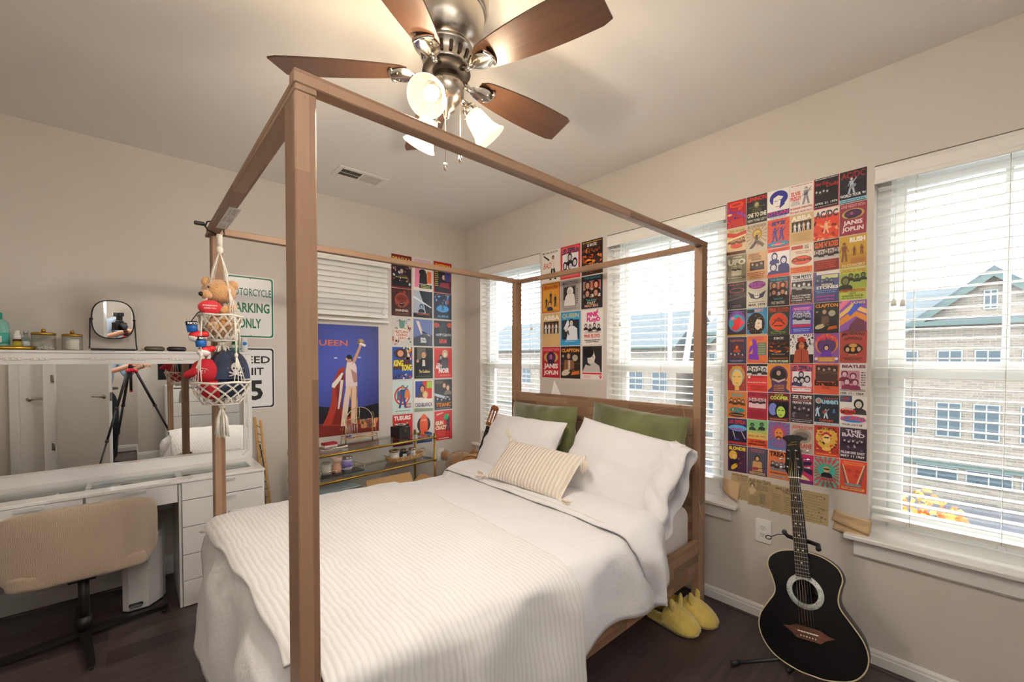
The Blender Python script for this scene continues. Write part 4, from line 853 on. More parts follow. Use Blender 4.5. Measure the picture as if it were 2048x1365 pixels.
[('3a3242', 'dark poster with a swirling red bird', [(e, .5, .55, .46, .40, '7a4a9a'), (e, .5, .50, .42, .32, '3aa0b0'), (poly, [(.2, .3), (.5, .2), (.85, .45), (.6, .75), (.4, .6), (.3, .78), (.35, .45)], 'd9343a'), (poly, [(.6, .3), (.9, .5), (.7, .7)], 'e84a5a'), (e, .28, .68, .10, .06, 'e88ab0'), (r, 0, 0, 1, .07, 'b8923a'), (ln, 1, .1, .88, .9, .95, '8a5ab0')]),
 ('3f86b0', 'blue poster with a large mass of dark curls around a face', [(t, 'MOTT', .38, .86, .8, .97, 'e8a0a0', .04), (r, 0, .84, .35, .95, '2a2a2a'), (e, .45, .42, .44, .42, '2a2222'), (sc, 60, .05, .05, .85, .8, 'd8b888 b89060', 6, .025), (poly, [(.4, .3), (.55, .2), (.75, .3), (.74, .55), (.5, .6), (.42, .48)], 'f0dcc4'), (r, .55, .44, .64, .46, '222'), (r, .52, .30, .64, .315, 'a03a3a'), (r, .0, .0, 1, .06, 'c8a880')]),
 ('3d3a34', 'dark poster with an orange sun ringed in teal', [(t, 'PINK FLOYD', .06, .80, .94, .96, 'cf4a34', .03), (e, .5, .46, .44, .33, '2f8a78'), (e, .5, .46, .41, .31, 'd9492f'), (poly, [(.2, .38), (.5, .62), (.8, .38), (.8, .33), (.5, .55), (.2, .33)], '4a2a22'), (e, .5, .52, .2, .06, '8a3a2a'), (r, .3, .3, .7, .34, '3a2a22'), (ln, 2, .1, .04, .9, .13, '8ab060')]),
 ('7a4aa8', 'violet and pink poster with a pale group photograph', [(r, .04, .04, .96, .96, '5a5ab8'), (r, .1, .80, .9, .92, 'c85aa8'), (ln, 2, .12, .82, .88, .9, 'e8d0f0'), (r, .12, .34, .88, .70, 'd8dce8'), (band, 4, .13, .87, .36, .70, '3a3f5a', 'c8d0e0', '3a3a4a'), (t, 'MOODY BLUES', .15, .68, .85, .78, 'f0ecf8', .02), (r, .1, .24, .9, .32, 'c83a5a'), (ln, 2, .1, .08, .9, .2, 'b0d0f0')]),
 ('2e2a28', 'near-black poster with orange name over a guitarist', [(t, 'CLAPTON', .05, .84, .95, .96, 'e0903a', .03), (e, .72, .64, .14, .10, 'a8a088'), (e, .12, .70, .05, .04, '8a8878'), (head, .42, .70, .09, '4a3a2a', 'b8a080', '3a3230', .3), (poly, [(.3, .25), (.62, .25), (.6, .55), (.32, .55)], '6a5244'), (gt, .25, .22, .7, .4, 'c8b89a'), (poly, [(.55, .1), (.95, .14), (.9, .24), (.6, .2)], 'c05a2a')]),
 ('8a5aa8', 'swirling orange violet and blue poster', [(poly, [(0, 0), (1, .3), (1, 0)], '7a3a5a'), (poly, [(0, .2), (.6, .5), (1, .3), (1, .5), (.5, .7), (0, .4)], 'd98a3a'), (poly, [(0, .45), (.5, .75), (1, .55), (1, .7), (.45, .9), (0, .6)], 'e8c070'), (poly, [(.4, .5), (.9, .9), (.6, .95), (.3, .6)], '4a5ac0'), (poly, [(.3, 0), (.95, 0), (.9, .35), (.65, .45), (.4, .25)], '6a3a48'), (poly, [(.0, .7), (.4, 1), (.1, 1), (0, .9)], 'e87a9a'), (t, 'JANIS', .4, .86, .95, .96, 'f0d070')])],
# row 6
[('3e3c52', 'slate poster with a white edge and a small orange figure', [(t, 'FLEETWOOD', .15, .82, .85, .9, 'd8703a'), (e, .5, .58, .34, .18, '5a3a44'), (head, .5, .62, .09, '4a2a2a', 'e07040', 'b04a30'), (band, 4, .1, .9, .2, .45, '6a3a3a', 'a8a0a8', '2a2430'), (ln, 2, .15, .05, .85, .14, 'a89ab8')]),
 ('d9743f', 'orange poster with a purple silhouette of a singer', [(ln, 3, .1, .84, .9, .97, 'a84a7a'), (poly, [(.08, .15), (.6, .12), (.55, .5), (.45, .85), (.3, .9), (.2, .7), (.1, .5)], '7a3ab0'), (r, .52, .30, .95, .76, '6a7a72'), (ln, 5, .55, .32, .92, .74, 'a8a86a'), (e, .2, .74, .08, .1, 'e0902f'), (poly, [(.1, .35), (.3, .55), (.28, .35)], 'd98a3a'), (ln, 1, .1, .03, .9, .09, 'b04a6a')]),
 ('2b2322', 'black poster of five silhouettes in orange flames', [(t, 'IS BACK!', .28, .84, .72, .93, 'e8e0d8', .03), (sc, 20, .05, .35, .95, .8, 'c9502a e07a30 a03a22', 7, .1), (band, 5, .06, .94, .4, .8, '221a1a', '6a2a1a', '1a1212'), (ln, 1, .2, .30, .8, .35, 'c8c0b0'), (ln, 1, .05, .15, .95, .22, 'c86a4a'), (t, 'THEATRE OF DREAMS', .04, .03, .96, .12, 'd8e0b8', .03)]),
 ('ece8e4', 'white poster of a woman in a red hat among black scribbles', [(sc, 70, .0, .55, 1, .97, '2a2626 3a3434', 8, .045), (e, .5, .56, .26, .22, '3a2220'), (e, .5, .78, .2, .06, 'a8322a'), (e, .5, .84, .12, .06, 'a8322a'), (e, .5, .60, .12, .12, 'c87a52'), (r, .0, .0, 1, .3, '2a2222'), (poly, [(.15, .02), (.85, .02), (.78, .42), (.6, .5), (.4, .5), (.22, .42)], 'a04a32'), (r, .48, .05, .52, .45, '6a2a1e'), (r, .42, .64, .58, .66, '2a1612'), (r, .46, .52, .54, .535, 'a02a2a')]),
 ('8a5a9a', 'purple poster with an orange arch around a round-haired singer', [(e, .5, .62, .46, .34, 'd9853a'), (e, .5, .58, .38, .28, '5a3a6a'), (t, 'PRINCE', .10, .66, .90, .86, 'd9455a', .05, .5), (head, .5, .50, .09, '1e1820', 'e0b898', '6a3aa0', .2), (poly, [(.25, .2), (.75, .2), (.68, .36), (.32, .36)], '6a3aa0'), (r, .15, .04, .85, .2, 'c8884a'), (ln, 2, .18, .06, .82, .18, 'e8c87a'), (e, .1, .14, .07, .05, 'e8dcd8'), (e, .9, .14, .07, .05, 'e8dcd8')]),
 ('a8483f', 'brick red poster with a black cloud of hair and three faces', [(t, 'JIMI HENDRIX', .06, .82, .94, .93, '2e2220', .04, .4), (t, 'EXPERIENCE', .18, .70, .82, .79, '2e2220', .03, .4), (e, .5, .45, .36, .17, '2a201e'), (e, .5, .42, .2, .15, '2a201e'), (e, .5, .55, .16, .06, 'c89a5a'), (e, .3, .42, .07, .07, 'd0a888'), (e, .5, .42, .08, .07, 'd9963f'), (e, .72, .43, .07, .07, 'c8a088'), (t, 'JULY 30', .36, .22, .64, .29, 'd9b070'), (ln, 2, .15, .07, .85, .18, '3a2620')])],
# row 7
[('9a3a34', 'red poster with a large pale face under curling hair', [(sc, 30, 0, 0, 1, 1, '7a5a3a b84a3a 4a3a30', 9, .06), (e, .5, .6, .42, .34, 'b89058'), (e, .5, .48, .30, .34, 'a8c8c8'), (e, .5, .46, .26, .30, 'f0c878'), (r, .3, .52, .44, .54, '6a4a30'), (r, .56, .52, .7, .54, '6a4a30'), (r, .42, .28, .58, .30, 'b06a4a'), (poly, [(.38, .02), (.62, .02), (.6, .22), (.4, .22)], 'e8b868'), (t, 'DOORS', .25, .80, .75, .92, 'e0b040', .03)]),
 ('d8423f', 'red poster with white script under a grey group photograph', [(r, 0, .92, 1, 1, '2a2a2e'), (r, 0, .58, 1, .92, 'e0dcda'), (band, 4, .02, .98, .56, .92, '3a3638', 'c8c0bc', '2a2628'), (e, .12, .52, .06, .04, 'f8f0ee'), (t, 'Santana', .2, .50, .85, .60, 'b03038', .03), (t, 'Saturday May 29, 1971, 8:00 pm', .05, .30, .97, .36, 'f8e8e4'), (ln, 3, .15, .05, .9, .24, 'a82e30')]),
 ('55365a', 'purple poster with an orange ring around crossed arms', [(r, 0, .4, 1, 1, 'd9893a'), (e, .5, .62, .42, .32, '55365a'), (e, .5, .60, .34, .26, '2a1e22'), (e, .5, .68, .10, .09, 'b0948c'), (poly, [(.2, .5), (.5, .42), (.8, .5), (.8, .44), (.5, .34), (.2, .44)], 'c8b0a8'), (poly, [(0, .05), (.2, .2), (.15, .4), (0, .5)], 'd9893a'), (poly, [(1, .05), (.85, .15), (.9, .4), (1, .5)], 'd9893a'), (ln, 4, .25, .05, .8, .28, 'd9893a')]),
 ('b8474e', 'rose red poster with navy arched title and four dark figures', [(r, .06, .05, .94, .95, 'd86a68'), (r, .1, .22, .9, .74, 'ece8ec'), (t, 'LED ZEPPELIN', .07, .74, .93, .90, '33305e', .05, .25), (head, .48, .64, .09, '24222e', 'd8ccd0', '24222e', .4), (head, .24, .46, .09, '24222e', 'd8ccd0', '3a3858', .4), (head, .52, .44, .09, '24222e', 'd8ccd0', '3a3858', .4), (head, .74, .48, .10, '24222e', 'd8ccd0', 'e0dce4', .4), (r, .1, .06, .9, .17, 'f0e8e8'), (t, 'MAY 11, 1969', .16, .10, .84, .15, '5a4a58')]),
 ('cf5a3c', 'orange red poster with lower case title under a dark group photograph', [(r, .06, .42, .94, .95, '4a322e'), (band, 4, .08, .92, .42, .92, '5a423a', 'b89a88', '33221e'), (t, 'bread', .03, .27, .97, .46, '3a201c', .05), (ln, 2, .3, .17, .7, .25, '8a3424')]),
 ('e8e2de', 'white poster with maroon title and a crimson four-face photograph', [(t, 'BEATLES', .07, .86, .95, .96, '7a2a44', .05), (r, .03, .24, .74, .78, 'c88a9a'), (head, .18, .66, .10, '5a1e34', 'e8c8d0', '7a2a44'), (head, .5, .60, .10, '5a1e34', 'e8c8d0', '7a2a44'), (head, .28, .42, .10, '5a1e34', 'e8c8d0', '7a2a44'), (head, .58, .40, .10, '5a1e34', 'e8c8d0', '7a2a44'), (ln, 6, .78, .3, .98, .76, '7a4a5a'), (t, 'WASHINGTON SPORTS ARENA', .03, .12, .97, .2, '7a2a44', .01), (t, 'FEB. 11 - 1964', .05, .02, .9, .09, '3a2a30', .02)])],
# row 8
[('d07a3c', 'orange and teal poster of a seated band', [(t, 'EAGLES', .2, .80, .8, .93, '3fa0a0', .04), (band, 4, .08, .92, .4, .75, '5a3a2a', 'e0b890', '2e2420'), (e, .5, .30, .40, .10, '2e8c8c'), (sc, 10, .15, .22, .85, .4, 'd9492f e8c070', 11, .05), (e, .5, .12, .42, .08, '3a3230'), (ln, 1, .15, .08, .85, .15, 'e08a4a')]),
 ('a82f3e', 'crimson poster with a pale group photograph and dark title', [(t, 'STEELY DAN', .05, .86, .95, .96, '6a1a2a', .02), (r, .08, .42, .92, .78, 'e8c8cc'), (band, 5, .1, .9, .40, .78, '4a1a26', 'd8a8b0', '3a121c'), (ln, 6, .08, .06, .92, .36, '8a2232')]),
 ('6a2430', 'maroon poster of a green face under a lime title', [(t, 'ALICE', .3, .90, .7, .97, 'b8c84a', .02), (t, 'COOPER', .1, .76, .94, .89, 'c8d85a', .05), (r, .05, .14, .95, .70, '1c1c22'), (e, .24, .42, .2, .22, '7a86d0'), (e, .62, .38, .28, .26, '101216'), (e, .60, .34, .2, .2, 'b8d860'), (r, .48, .38, .56, .41, '101216'), (r, .64, .38, .74, .41, '101216'), (r, .54, .22, .66, .24, '5a2a2a'), (ln, 1, .1, .04, .9, .1, 'c8a04a')]),
 ('3c3036', 'dark mauve poster with white lettering over a dim photograph', [(t, 'ZZ TOP\'S', .08, .84, .92, .95, 'efeaea', .05), (t, 'WORLDWIDE', .1, .76, .9, .82, 'c87a70', .02), (t, 'TEXAS TOUR', .08, .66, .92, .74, 'efeaea', .03), (sc, 24, .1, .2, .9, .6, '6a5a60 8a7a80 241c20', 13, .06), (band, 4, .1, .9, .2, .6, '2a2226', 'a89aa0', '1a1418'), (r, .05, .12, .95, .13, 'cfc8cc'), (ln, 1, .1, .04, .9, .09, 'cfc8cc')]),
 ('232a33', 'blue-black poster with a light blue title and three players in white', [(e, .18, .80, .13, .10, '8fb8d0'), (e, .18, .80, .08, .06, 'c87a5a'), (t, 'ueen', .3, .70, .96, .84, '9cc4dc', .04), (t, 'a Nightwith', .35, .84, .95, .92, 'b05a4a', .01), (fig, .14, .28, .34, 'c8e0f0', 'd8c0a8', '222', 1), (fig, .48, .22, .34, 'a8c8e0', 'd8c0a8', '222', 1, 'e8f0f8'), (fig, .80, .30, .26, '3a78b0', 'd8c0a8', '222', 0, '1c222a'), (gt, .42, .44, .35, .3, 'a03a2a'), (t, 'Concert', .22, .12, .78, .22, 'c8503a', .02), (r, 0, 0, 1, .09, 'c8d0d4'), (ln, 1, .1, .03, .7, .07, '333')]),
 ('efeae4', 'white and red poster with a line-drawn singer and a blue oval', [(r, .0, .80, .45, 1, '2e4a66'), (ln, 3, .05, .83, .4, .97, 'd04038'), (head, .70, .74, .14, '2a2624', 'e8e0d0', '3a3634', .3), (e, .3, .5, .30, .12, 'd8403a'), (t, 'JAMES', .08, .53, .5, .62, 'f0ece8', .03), (t, 'BROWN', .06, .42, .55, .53, '2a2222', .04), (e, .5, .26, .48, .10, '3a78b8'), (t, 'N.Y. APOLLO', .06, .20, .94, .34, 'd8343a', .05, .2), (t, 'THUR. JULY 28', .08, .04, .85, .11, '2a2624', .02)])],
# row 9
[('33305a', 'navy poster with a blue airship under a red title', [(t, 'LED ZEPPELIN', .08, .80, .92, .94, 'd0463a', .03), (r, .05, .05, .95, .60, '2a2438'), (e, .52, .64, .48, .12, '58b0d8'), (e, .5, .60, .42, .05, '9a6ac0'), (poly, [(.25, .52), (.4, .2), (.43, .2), (.3, .52)], 'd8c8d8'), (poly, [(.7, .52), (.9, .25), (.93, .27), (.75, .52)], 'd8c8d8'), (r, .35, .2, .6, .24, '4a6ad0'), (r, 0, .04, 1, .12, 'b83a3a')]),
 ('7ab878', 'green to orange poster with two dark figures at the top', [(r, 0, 0, 1, .30, 'e0542f'), (r, 0, .30, 1, .52, 'd8b86a'), (r, 0, .52, 1, .7, 'a8c070'), (head, .25, .80, .08, '2e3a34', '5a7a5a', '2e3a34'), (head, .72, .84, .08, '2e3a34', '5a7a5a', '2e3a34'), (t, 'EAGLES', .2, .62, .85, .68, '3a4a3a'), (t, 'DEC. 28, 1972', .08, .38, .92, .44, 'c04a30'), (t, 'LOS ANGELES', .15, .18, .88, .26, '4a1a16', .03), (t, 'MEMORIAL COLISEUM', .08, .08, .92, .15, '4a1a16', .02), (ln, 1, .2, .02, .8, .06, 'f0d8b0')]),
 ('5f76a8', 'steel blue poster of a moustached face in a red burst', [(ray, 18, .5, .62, .62, '9a4a7a'), (e, .5, .64, .34, .25, 'a8527a'), (e, .5, .58, .20, .20, 'd9853f'), (r, .38, .6, .46, .63, '3a2a30'), (r, .54, .6, .62, .63, '3a2a30'), (poly, [(.36, .46), (.5, .52), (.64, .46), (.6, .40), (.5, .46), (.4, .40)], '5a2f2a'), (r, .1, .08, .9, .32, '54689e'), (ln, 3, .12, .1, .88, .3, 'b85a7a')]),
 ('b9a79a', 'grey pink poster with an oval landscape and red lettering round it', [(t, 'JEFFERSON', .06, .80, .94, .96, 'b5584c', .03, -.2), (e, .5, .58, .42, .24, '97897c'), (e, .5, .60, .3, .12, '6f6660'), (e, .55, .5, .2, .06, '4a4a52'), (t, 'AIRPLANE', .06, .18, .94, .34, 'b5483c', .04), (ln, 3, .05, .02, .95, .14, '6a5a50')]),
 ('a8322c', 'red and gold poster of a face in a feathered hat', [(e, .5, .60, .44, .36, 'd9ab4a'), (sc, 40, .08, .12, .92, .94, '2a1c1a e0b850 c83a2a', 14, .06), (t, 'GRATEFUL', .15, .86, .85, .95, '2a1c1a', .03), (e, .5, .70, .22, .05, 'b03040'), (e, .5, .74, .12, .06, 'b03040'), (e, .5, .58, .16, .15, 'f0d08a'), (r, .4, .6, .6, .64, '221'), (e, .5, .24, .18, .06, 'e8c060'), (r, 0, 0, 1, .12, 'c8452f'), (ln, 1, .1, .03, .9, .1, 'e8a060')]),
 ('3d2c3a', 'plum poster with white lettering above a small dim band photograph', [(t, 'THE', .22, .84, .78, .95, 'e8dce4', .03), (t, 'BAND', .08, .72, .92, .84, 'e8dce4', .03), (sc, 16, .15, .3, .85, .64, '8a7a88 c8bcc8 2a1e2a', 15, .045), (band, 5, .1, .9, .34, .66, '2a1e28', 'c8bcc8', '1e141c'), (t, 'FILLMORE EAST', .05, .18, .95, .26, 'efe8ec', .03), (t, 'MAY 11 1969', .05, .07, .93, .15, 'efe8ec', .03)])],
# row 10
[('4a2a44', 'plum poster of a blonde singer with a guitar', [(t, 'BLONDIE', .06, .82, .94, .96, 'f0d84a', .05), (e, .28, .62, .22, .18, 'e8b84a'), (head, .34, .58, .11, 'e8b84a', 'f0d080', '2a2230', .2), (poly, [(.1, .1), (.5, .1), (.48, .36), (.2, .38)], '2a2230'), (gt, .35, .2, .75, .85, 'd8b040'), (sc, 10, .55, .1, .98, .7, '8a3a6a c86a3a 3a5a4a', 16, .05)]),
 ('5a4560', 'mauve poster of a shirtless long-haired guitarist', [(ray, 16, .5, .6, .6, '4a5a58'), (ln, 2, .1, .84, .9, .96, 'c05a7a'), (poly, [(.25, .15), (.75, .15), (.72, .5), (.28, .5)], 'c99a62'), (head, .5, .62, .10, '3a241e', 'd8a878', 'c99a62', .4), (gt, .4, .24, .55, .2, 'a83a4a'), (r, .12, .04, .88, .12, 'c8a868'), (ln, 1, .15, .05, .85, .11, '4a3a3a')]),
 ('e07a45', 'orange poster with black psychedelic title and a grey group photograph', [(t, 'TREAT', .06, .78, .9, .95, '2a1e1c', .05, .1), (r, .1, .28, .92, .62, '8a7a80'), (band, 4, .12, .9, .28, .62, '3a3238', 'c8b8b0', '241c20'), (ln, 1, .1, .18, .9, .24, '3a2420'), (r, .1, .05, .9, .14, 'c8a898'), (t, 'SATURDAY 15', .14, .07, .86, .12, '4a3a38')]),
 ('c22f66', 'magenta and violet poster with a cream bird shape', [(t, 'BYRD', .45, .78, .9, .88, '6a1a44', .03), (poly, [(.2, .72), (.95, .78), (.9, .66), (.5, .58)], '2a1a3a'), (poly, [(.2, .6), (.95, .5), (.95, .3), (.6, .42)], '2e2440'), (poly, [(.0, .6), (.3, .4), (.8, .18), (.85, .12), (.3, .14), (0, .3)], 'ecd9a8'), (r, 0, 0, 1, .12, '6a2a6a')]),
 ('b85a5a', 'pink and green striped poster of a man in dark glasses', [(ray, 22, .5, .5, .8, '6ab89a'), (e, .5, .56, .36, .2, '4ab8a8'), (t, 'BILLY IDOL', .15, .82, .85, .92, 'c0344a', .03), (head, .5, .58, .11, 'e8d060', 'e0b8a0', '23202a', 0), (r, .38, .585, .62, .62, '16161a'), (t, 'CONCERT', .1, .22, .9, .32, 'c0344a', .04), (ln, 3, .2, .05, .8, .18, '6a3a4a')]),
 ('c94a34', 'red poster with crossed columns and five round balls', [(r, 0, .8, 1, 1, 'd9503a'), (ln, 2, .08, .84, .92, .95, 'e89a50'), (poly, [(.02, .85), (.12, .85), (.38, .2), (.2, .2)], '8a4a4a'), (poly, [(.98, .9), (.88, .9), (.6, .2), (.8, .2)], '8a4a4a'), (poly, [(.08, .85), (.12, .85), (.38, .2), (.32, .2)], 'e8c090'), (poly, [(.93, .9), (.88, .9), (.6, .2), (.66, .2)], 'e8c090'), (e, .35, .66, .08, .055, 'b03030'), (e, .5, .62, .08, .055, 'c84a3a'), (e, .65, .66, .08, .055, 'b03030'), (e, .42, .52, .08, .055, 'c84a3a'), (e, .6, .52, .08, .055, 'b03030'), (r, .2, .18, .8, .26, '7a8a8a'), (r, .08, .06, .92, .14, 'e8a868'), (t, 'FILLMORE EAST', .14, .08, .86, .13, '4a2a22')])],
]
COLN = ['first column from the left', 'second column', 'third column', 'fourth column', 'fifth column', 'last column on the right']
random.seed(11)
for ri, row in enumerate(BIG):
    for ci, (bgc, desc, ops) in enumerate(row):
        x = 2.560+0.1035*ci+0.0022*ri; z = 2.313-0.1535*ri-0.150+(0.0015*ci if ri > 4 else 0); rt = random.uniform(-.012, .012)
        s = Sheet((x, -0.0004, z), (1, 0, 0), (0, -1, 0), 0.101, 0.150, rt); s.paper(bgc)
        mk(s, 'concert_poster', '%s, big grid row %d' % (desc, ri+1), 'poster', 'small concert posters in the big grid between the windows', ops)
MID = [
[('ece4dc', 'white poster of a dancer in a white shirt with red handwriting', [(t, 'MICHAEL JACKSON', .04, .88, .88, .97, '333', .02), (fig, .62, .06, .78, 'e8dcd8', 'b88868', '222', 1, '2a2628'), (poly, [(.42, .72), (.1, .88), (.08, .84), (.4, .66)], '333'), (t, 'BAD', .08, .44, .5, .62, 'c8382f', 0, 0, .2)]),
 ('c8383c', 'red edged poster of four dark figures, top middle above the headboard', [(r, .06, .05, .94, .95, 'd9605c'), (r, .1, .16, .9, .76, 'ece8ec'), (t, 'LED ZEPPELIN', .07, .74, .93, .90, '33305e', .05, .2), (head, .48, .64, .09, '24222e', 'd8ccd0', '24222e', .4), (head, .24, .40, .09, '24222e', 'd8ccd0', '3a3858', .4), (head, .52, .38, .09, '24222e', 'd8ccd0', '3a3858', .4), (head, .74, .46, .10, '24222e', 'd8ccd0', 'e0dce4', .4)]),
 ('3a2420', 'dark poster of five figures in orange flames, top right above the headboard', [(ln, 1, .05, .92, .95, .98, 'c8a040'), (t, 'IS BACK!', .28, .82, .72, .91, 'e8e0d8', .03), (sc, 24, .05, .3, .95, .8, 'd9582a e88a30 c04a22', 7, .12), (band, 5, .06, .94, .36, .8, '221a1a', '8a3a1a', '1a1212'), (ln, 1, .2, .26, .8, .3, 'f0e8d8'), (sc, 10, .05, .05, .95, .2, '6a3024 a8502a', 4, .06)])],
[('c8602c', 'orange bordered poster of four men in dark suits below red script', [(r, .05, .04, .95, .96, 'e0a03a'), (t, 'Blondie', .12, .78, .88, .92, 'c84420', .02, 0, .15), (fig, .5, .32, .40, '2a2c34', 'e0b080', '2a1c16'), (fig, .26, .16, .38, '2e3440', 'e0b080', '2a1c16'), (fig, .76, .18, .42, '2e3440', 'e0b080', '2a1c16'), (head, .46, .28, .08, '5a2f1c', 'e0b080', '2e3a52'), (ln, 1, .1, .05, .9, .09, 'a8541c')]),
 ('b0a8a6', 'grey poster of a pale blond woman in a black frame', [(t, 'MADONNA', .12, .82, .90, .95, '5a5254', .01), (r, .14, .14, .80, .80, '4a4446'), (r, .16, .15, .78, .78, 'b8b0ae'), (r, .17, .35, .76, .77, '322c2e'), (e, .5, .62, .16, .14, 'e8e2e0'), (poly, [(.2, .16), (.76, .16), (.72, .5), (.6, .56), (.36, .54), (.26, .44)], 'e4dcd8'), (e, .48, .60, .1, .09, 'd8cac4'), (ln, 8, .82, .2, .9, .7, '3a3436'), (ln, 2, .1, .03, .9, .1, '7a7274')]),
 ('2f2c38', 'charcoal poster of four square portraits under a turquoise title', [(t, 'THE BEATLES', .12, .90, .9, .97, '3fa3ac', .02), (r, .1, .34, .9, .84, 'd0c8c0'), (r, .12, .60, .49, .83, 'a06a54'), (r, .51, .60, .88, .83, 'b8382f'), (r, .12, .35, .49, .58, '7a5a50'), (r, .51, .35, .88, .58, 'dcd4cc'), (head, .30, .71, .1, '3a2420', 'd0987a', '3a2420', .3), (head, .70, .71, .1, '1c1416', 'd8a080', '1c1416', .3), (head, .30, .46, .1, '2e1e1a', 'c8907a', '2e1e1a', .3), (head, .70, .46, .1, '4a2418', 'd0987a', '4a2418', .3), (t, '"Let it be"', .25, .22, .76, .29, '4fc3c4'), (t, 'PAST', .3, .13, .7, .2, 'f0d8b0', .02), (t, 'MASTERS', .18, .04, .82, .12, 'f0b890', .02)])],
[('d8b27a', 'sand poster of four performers in white, left of the blue poster', [(t, 'ABBA', .06, .80, .96, .95, 'f6efe2', .04), (r, .08, .38, .92, .76, '3a2f30'), (fig, .2, .38, .34, 'f4f0ec', 'e0b890', '8a5a3a'), (fig, .40, .38, .34, 'f4e8e0', 'e0b890', 'c8a060'), (fig, .60, .38, .34, 'e8c0a0', 'e0b890', '6a4a3a'), (fig, .80, .38, .34, 'f4f0ec', 'e0b890', '5a3a2a')]),
 ('3f98cc', 'bright blue poster of a man in white with a microphone', [(t, 'QUEEN', .06, .80, .92, .95, 'c8c48a', .03, 0, .05), (r, .06, .18, .94, .76, '2a3036'), (poly, [(.15, .5), (.35, .76), (.5, .7), (.3, .45)], 'dfe8f4'), (head, .55, .66, .10, '1e1c20', 'd8ccc4', 'e8ecf4'), (poly, [(.3, .14), (.88, .14), (.84, .5), (.66, .58), (.42, .56)], 'e4e8f0'), (e, .3, .46, .08, .05, 'd8ccc4'), (poly, [(.34, .44), (.42, .3), (.46, .32), (.40, .46)], '222'), (r, 0, 0, 1, .16, '3f98cc'), (ln, 1, .25, .1, .75, .15, 'a8d8f0')]),
 ('ece6e0', 'white poster with bubbly pink lettering and small black busts', [(t, 'PiNK', .25, .78, .82, .92, 'd92f88', .06, .1), (t, 'FLoyD', .25, .62, .88, .78, 'd92f88', .06), (poly, [(.72, .9), (.8, .99), (.76, 1.0), (.68, .92)], 'd92f88'), (band, 4, .1, .92, .40, .62, '2a2428', 'd8c8c0', '2a2428'), (r, .1, .34, .9, .345, '333'), (t, 'FILLMORE WEST', .2, .355, .85, .385, '5a4a4a'), (t, 'PINK FLOYD', .14, .20, .88, .30, 'd0403a', .02), (ln, 2, .15, .06, .9, .16, '4a4242')])],
[('b3242e', 'crimson poster with a violet portrait disc and white title', [(t, 'ONE NIGHT WITH', .06, .86, .94, .96, 'e88890'), (e, .5, .66, .40, .18, 'c0a044'), (e, .5, .66, .26, .19, '5a2a54'), (head, .5, .68, .10, '3a1a3a', 'b06a98', '3a1a3a', .4), (t, 'JANIS', .10, .26, .90, .46, 'f4e4e0', .05), (t, 'JOPLIN', .10, .06, .90, .24, 'f4e4e0', .05)]),
 ('2e2620', 'dark poster with an orange name over a man playing guitar', [(t, 'CLAPTON', .05, .82, .95, .93, 'e8953a', .04), (e, .74, .64, .14, .10, 'b0a890'), (e, .12, .70, .06, .04, '9a9888'), (r, 0, .45, 1, .47, '5a5044'), (head, .42, .70, .09, '4a3424', 'c8a080', '3a2a22', .3), (poly, [(.14, .25), (.72, .25), (.68, .56), (.22, .58)], '8a5a3c'), (r, .4, .28, .5, .56, 'c8b8a0'), (gt, .28, .18, .75, .35, 'd8c8b0'), (poly, [(.55, .1), (.98, .14), (.95, .26), (.6, .2)], 'd0682c')]),
 ('efe6e2', 'black and white profile portrait poster over a red strip', [(r, .04, .22, .96, .99, '2c2a2a'), (poly, [(.3, .5), (.42, .44), (.6, .5), (.66, .66), (.58, .84), (.4, .88), (.28, .7)], 'd8d2cc'), (e, .34, .80, .24, .16, '151414'), (poly, [(.05, .22), (.9, .22), (.85, .4), (.6, .52), (.4, .4), (.2, .44)], 'c4bcb8'), (r, .5, .66, .58, .68, '222'), (r, .04, .15, .96, .20, 'd23a34'), (t, '9', .84, .02, .96, .13, 'd23a34', .03), (ln, 2, .08, .04, .5, .12, 'd88a84')])]]
MP = ['leftmost', 'middle', 'right']
for ri, (z0, z1) in enumerate(((2.048, 2.303), (1.798, 2.040), (1.527, 1.789), (1.27, 1.52))):
    for ci, (x0, x1) in enumerate(((1.094, 1.290), (1.297, 1.495), (1.508, 1.702))):
        bgc, desc, ops = MID[ri][ci]; s = Sheet((x0+.004*(ri > 1), -0.0004, z0), (1, 0, 0), (0, -1, 0), x1-x0, z1-z0, random.uniform(-.008, .008)); s.paper(bgc)
        lab = desc if 'row' in desc or 'left of' in desc or 'top right' in desc else '%s, headboard group row %d' % (desc, ri+1)
        mk(s, 'concert_poster', lab, 'poster', 'concert posters above the headboard', ops)
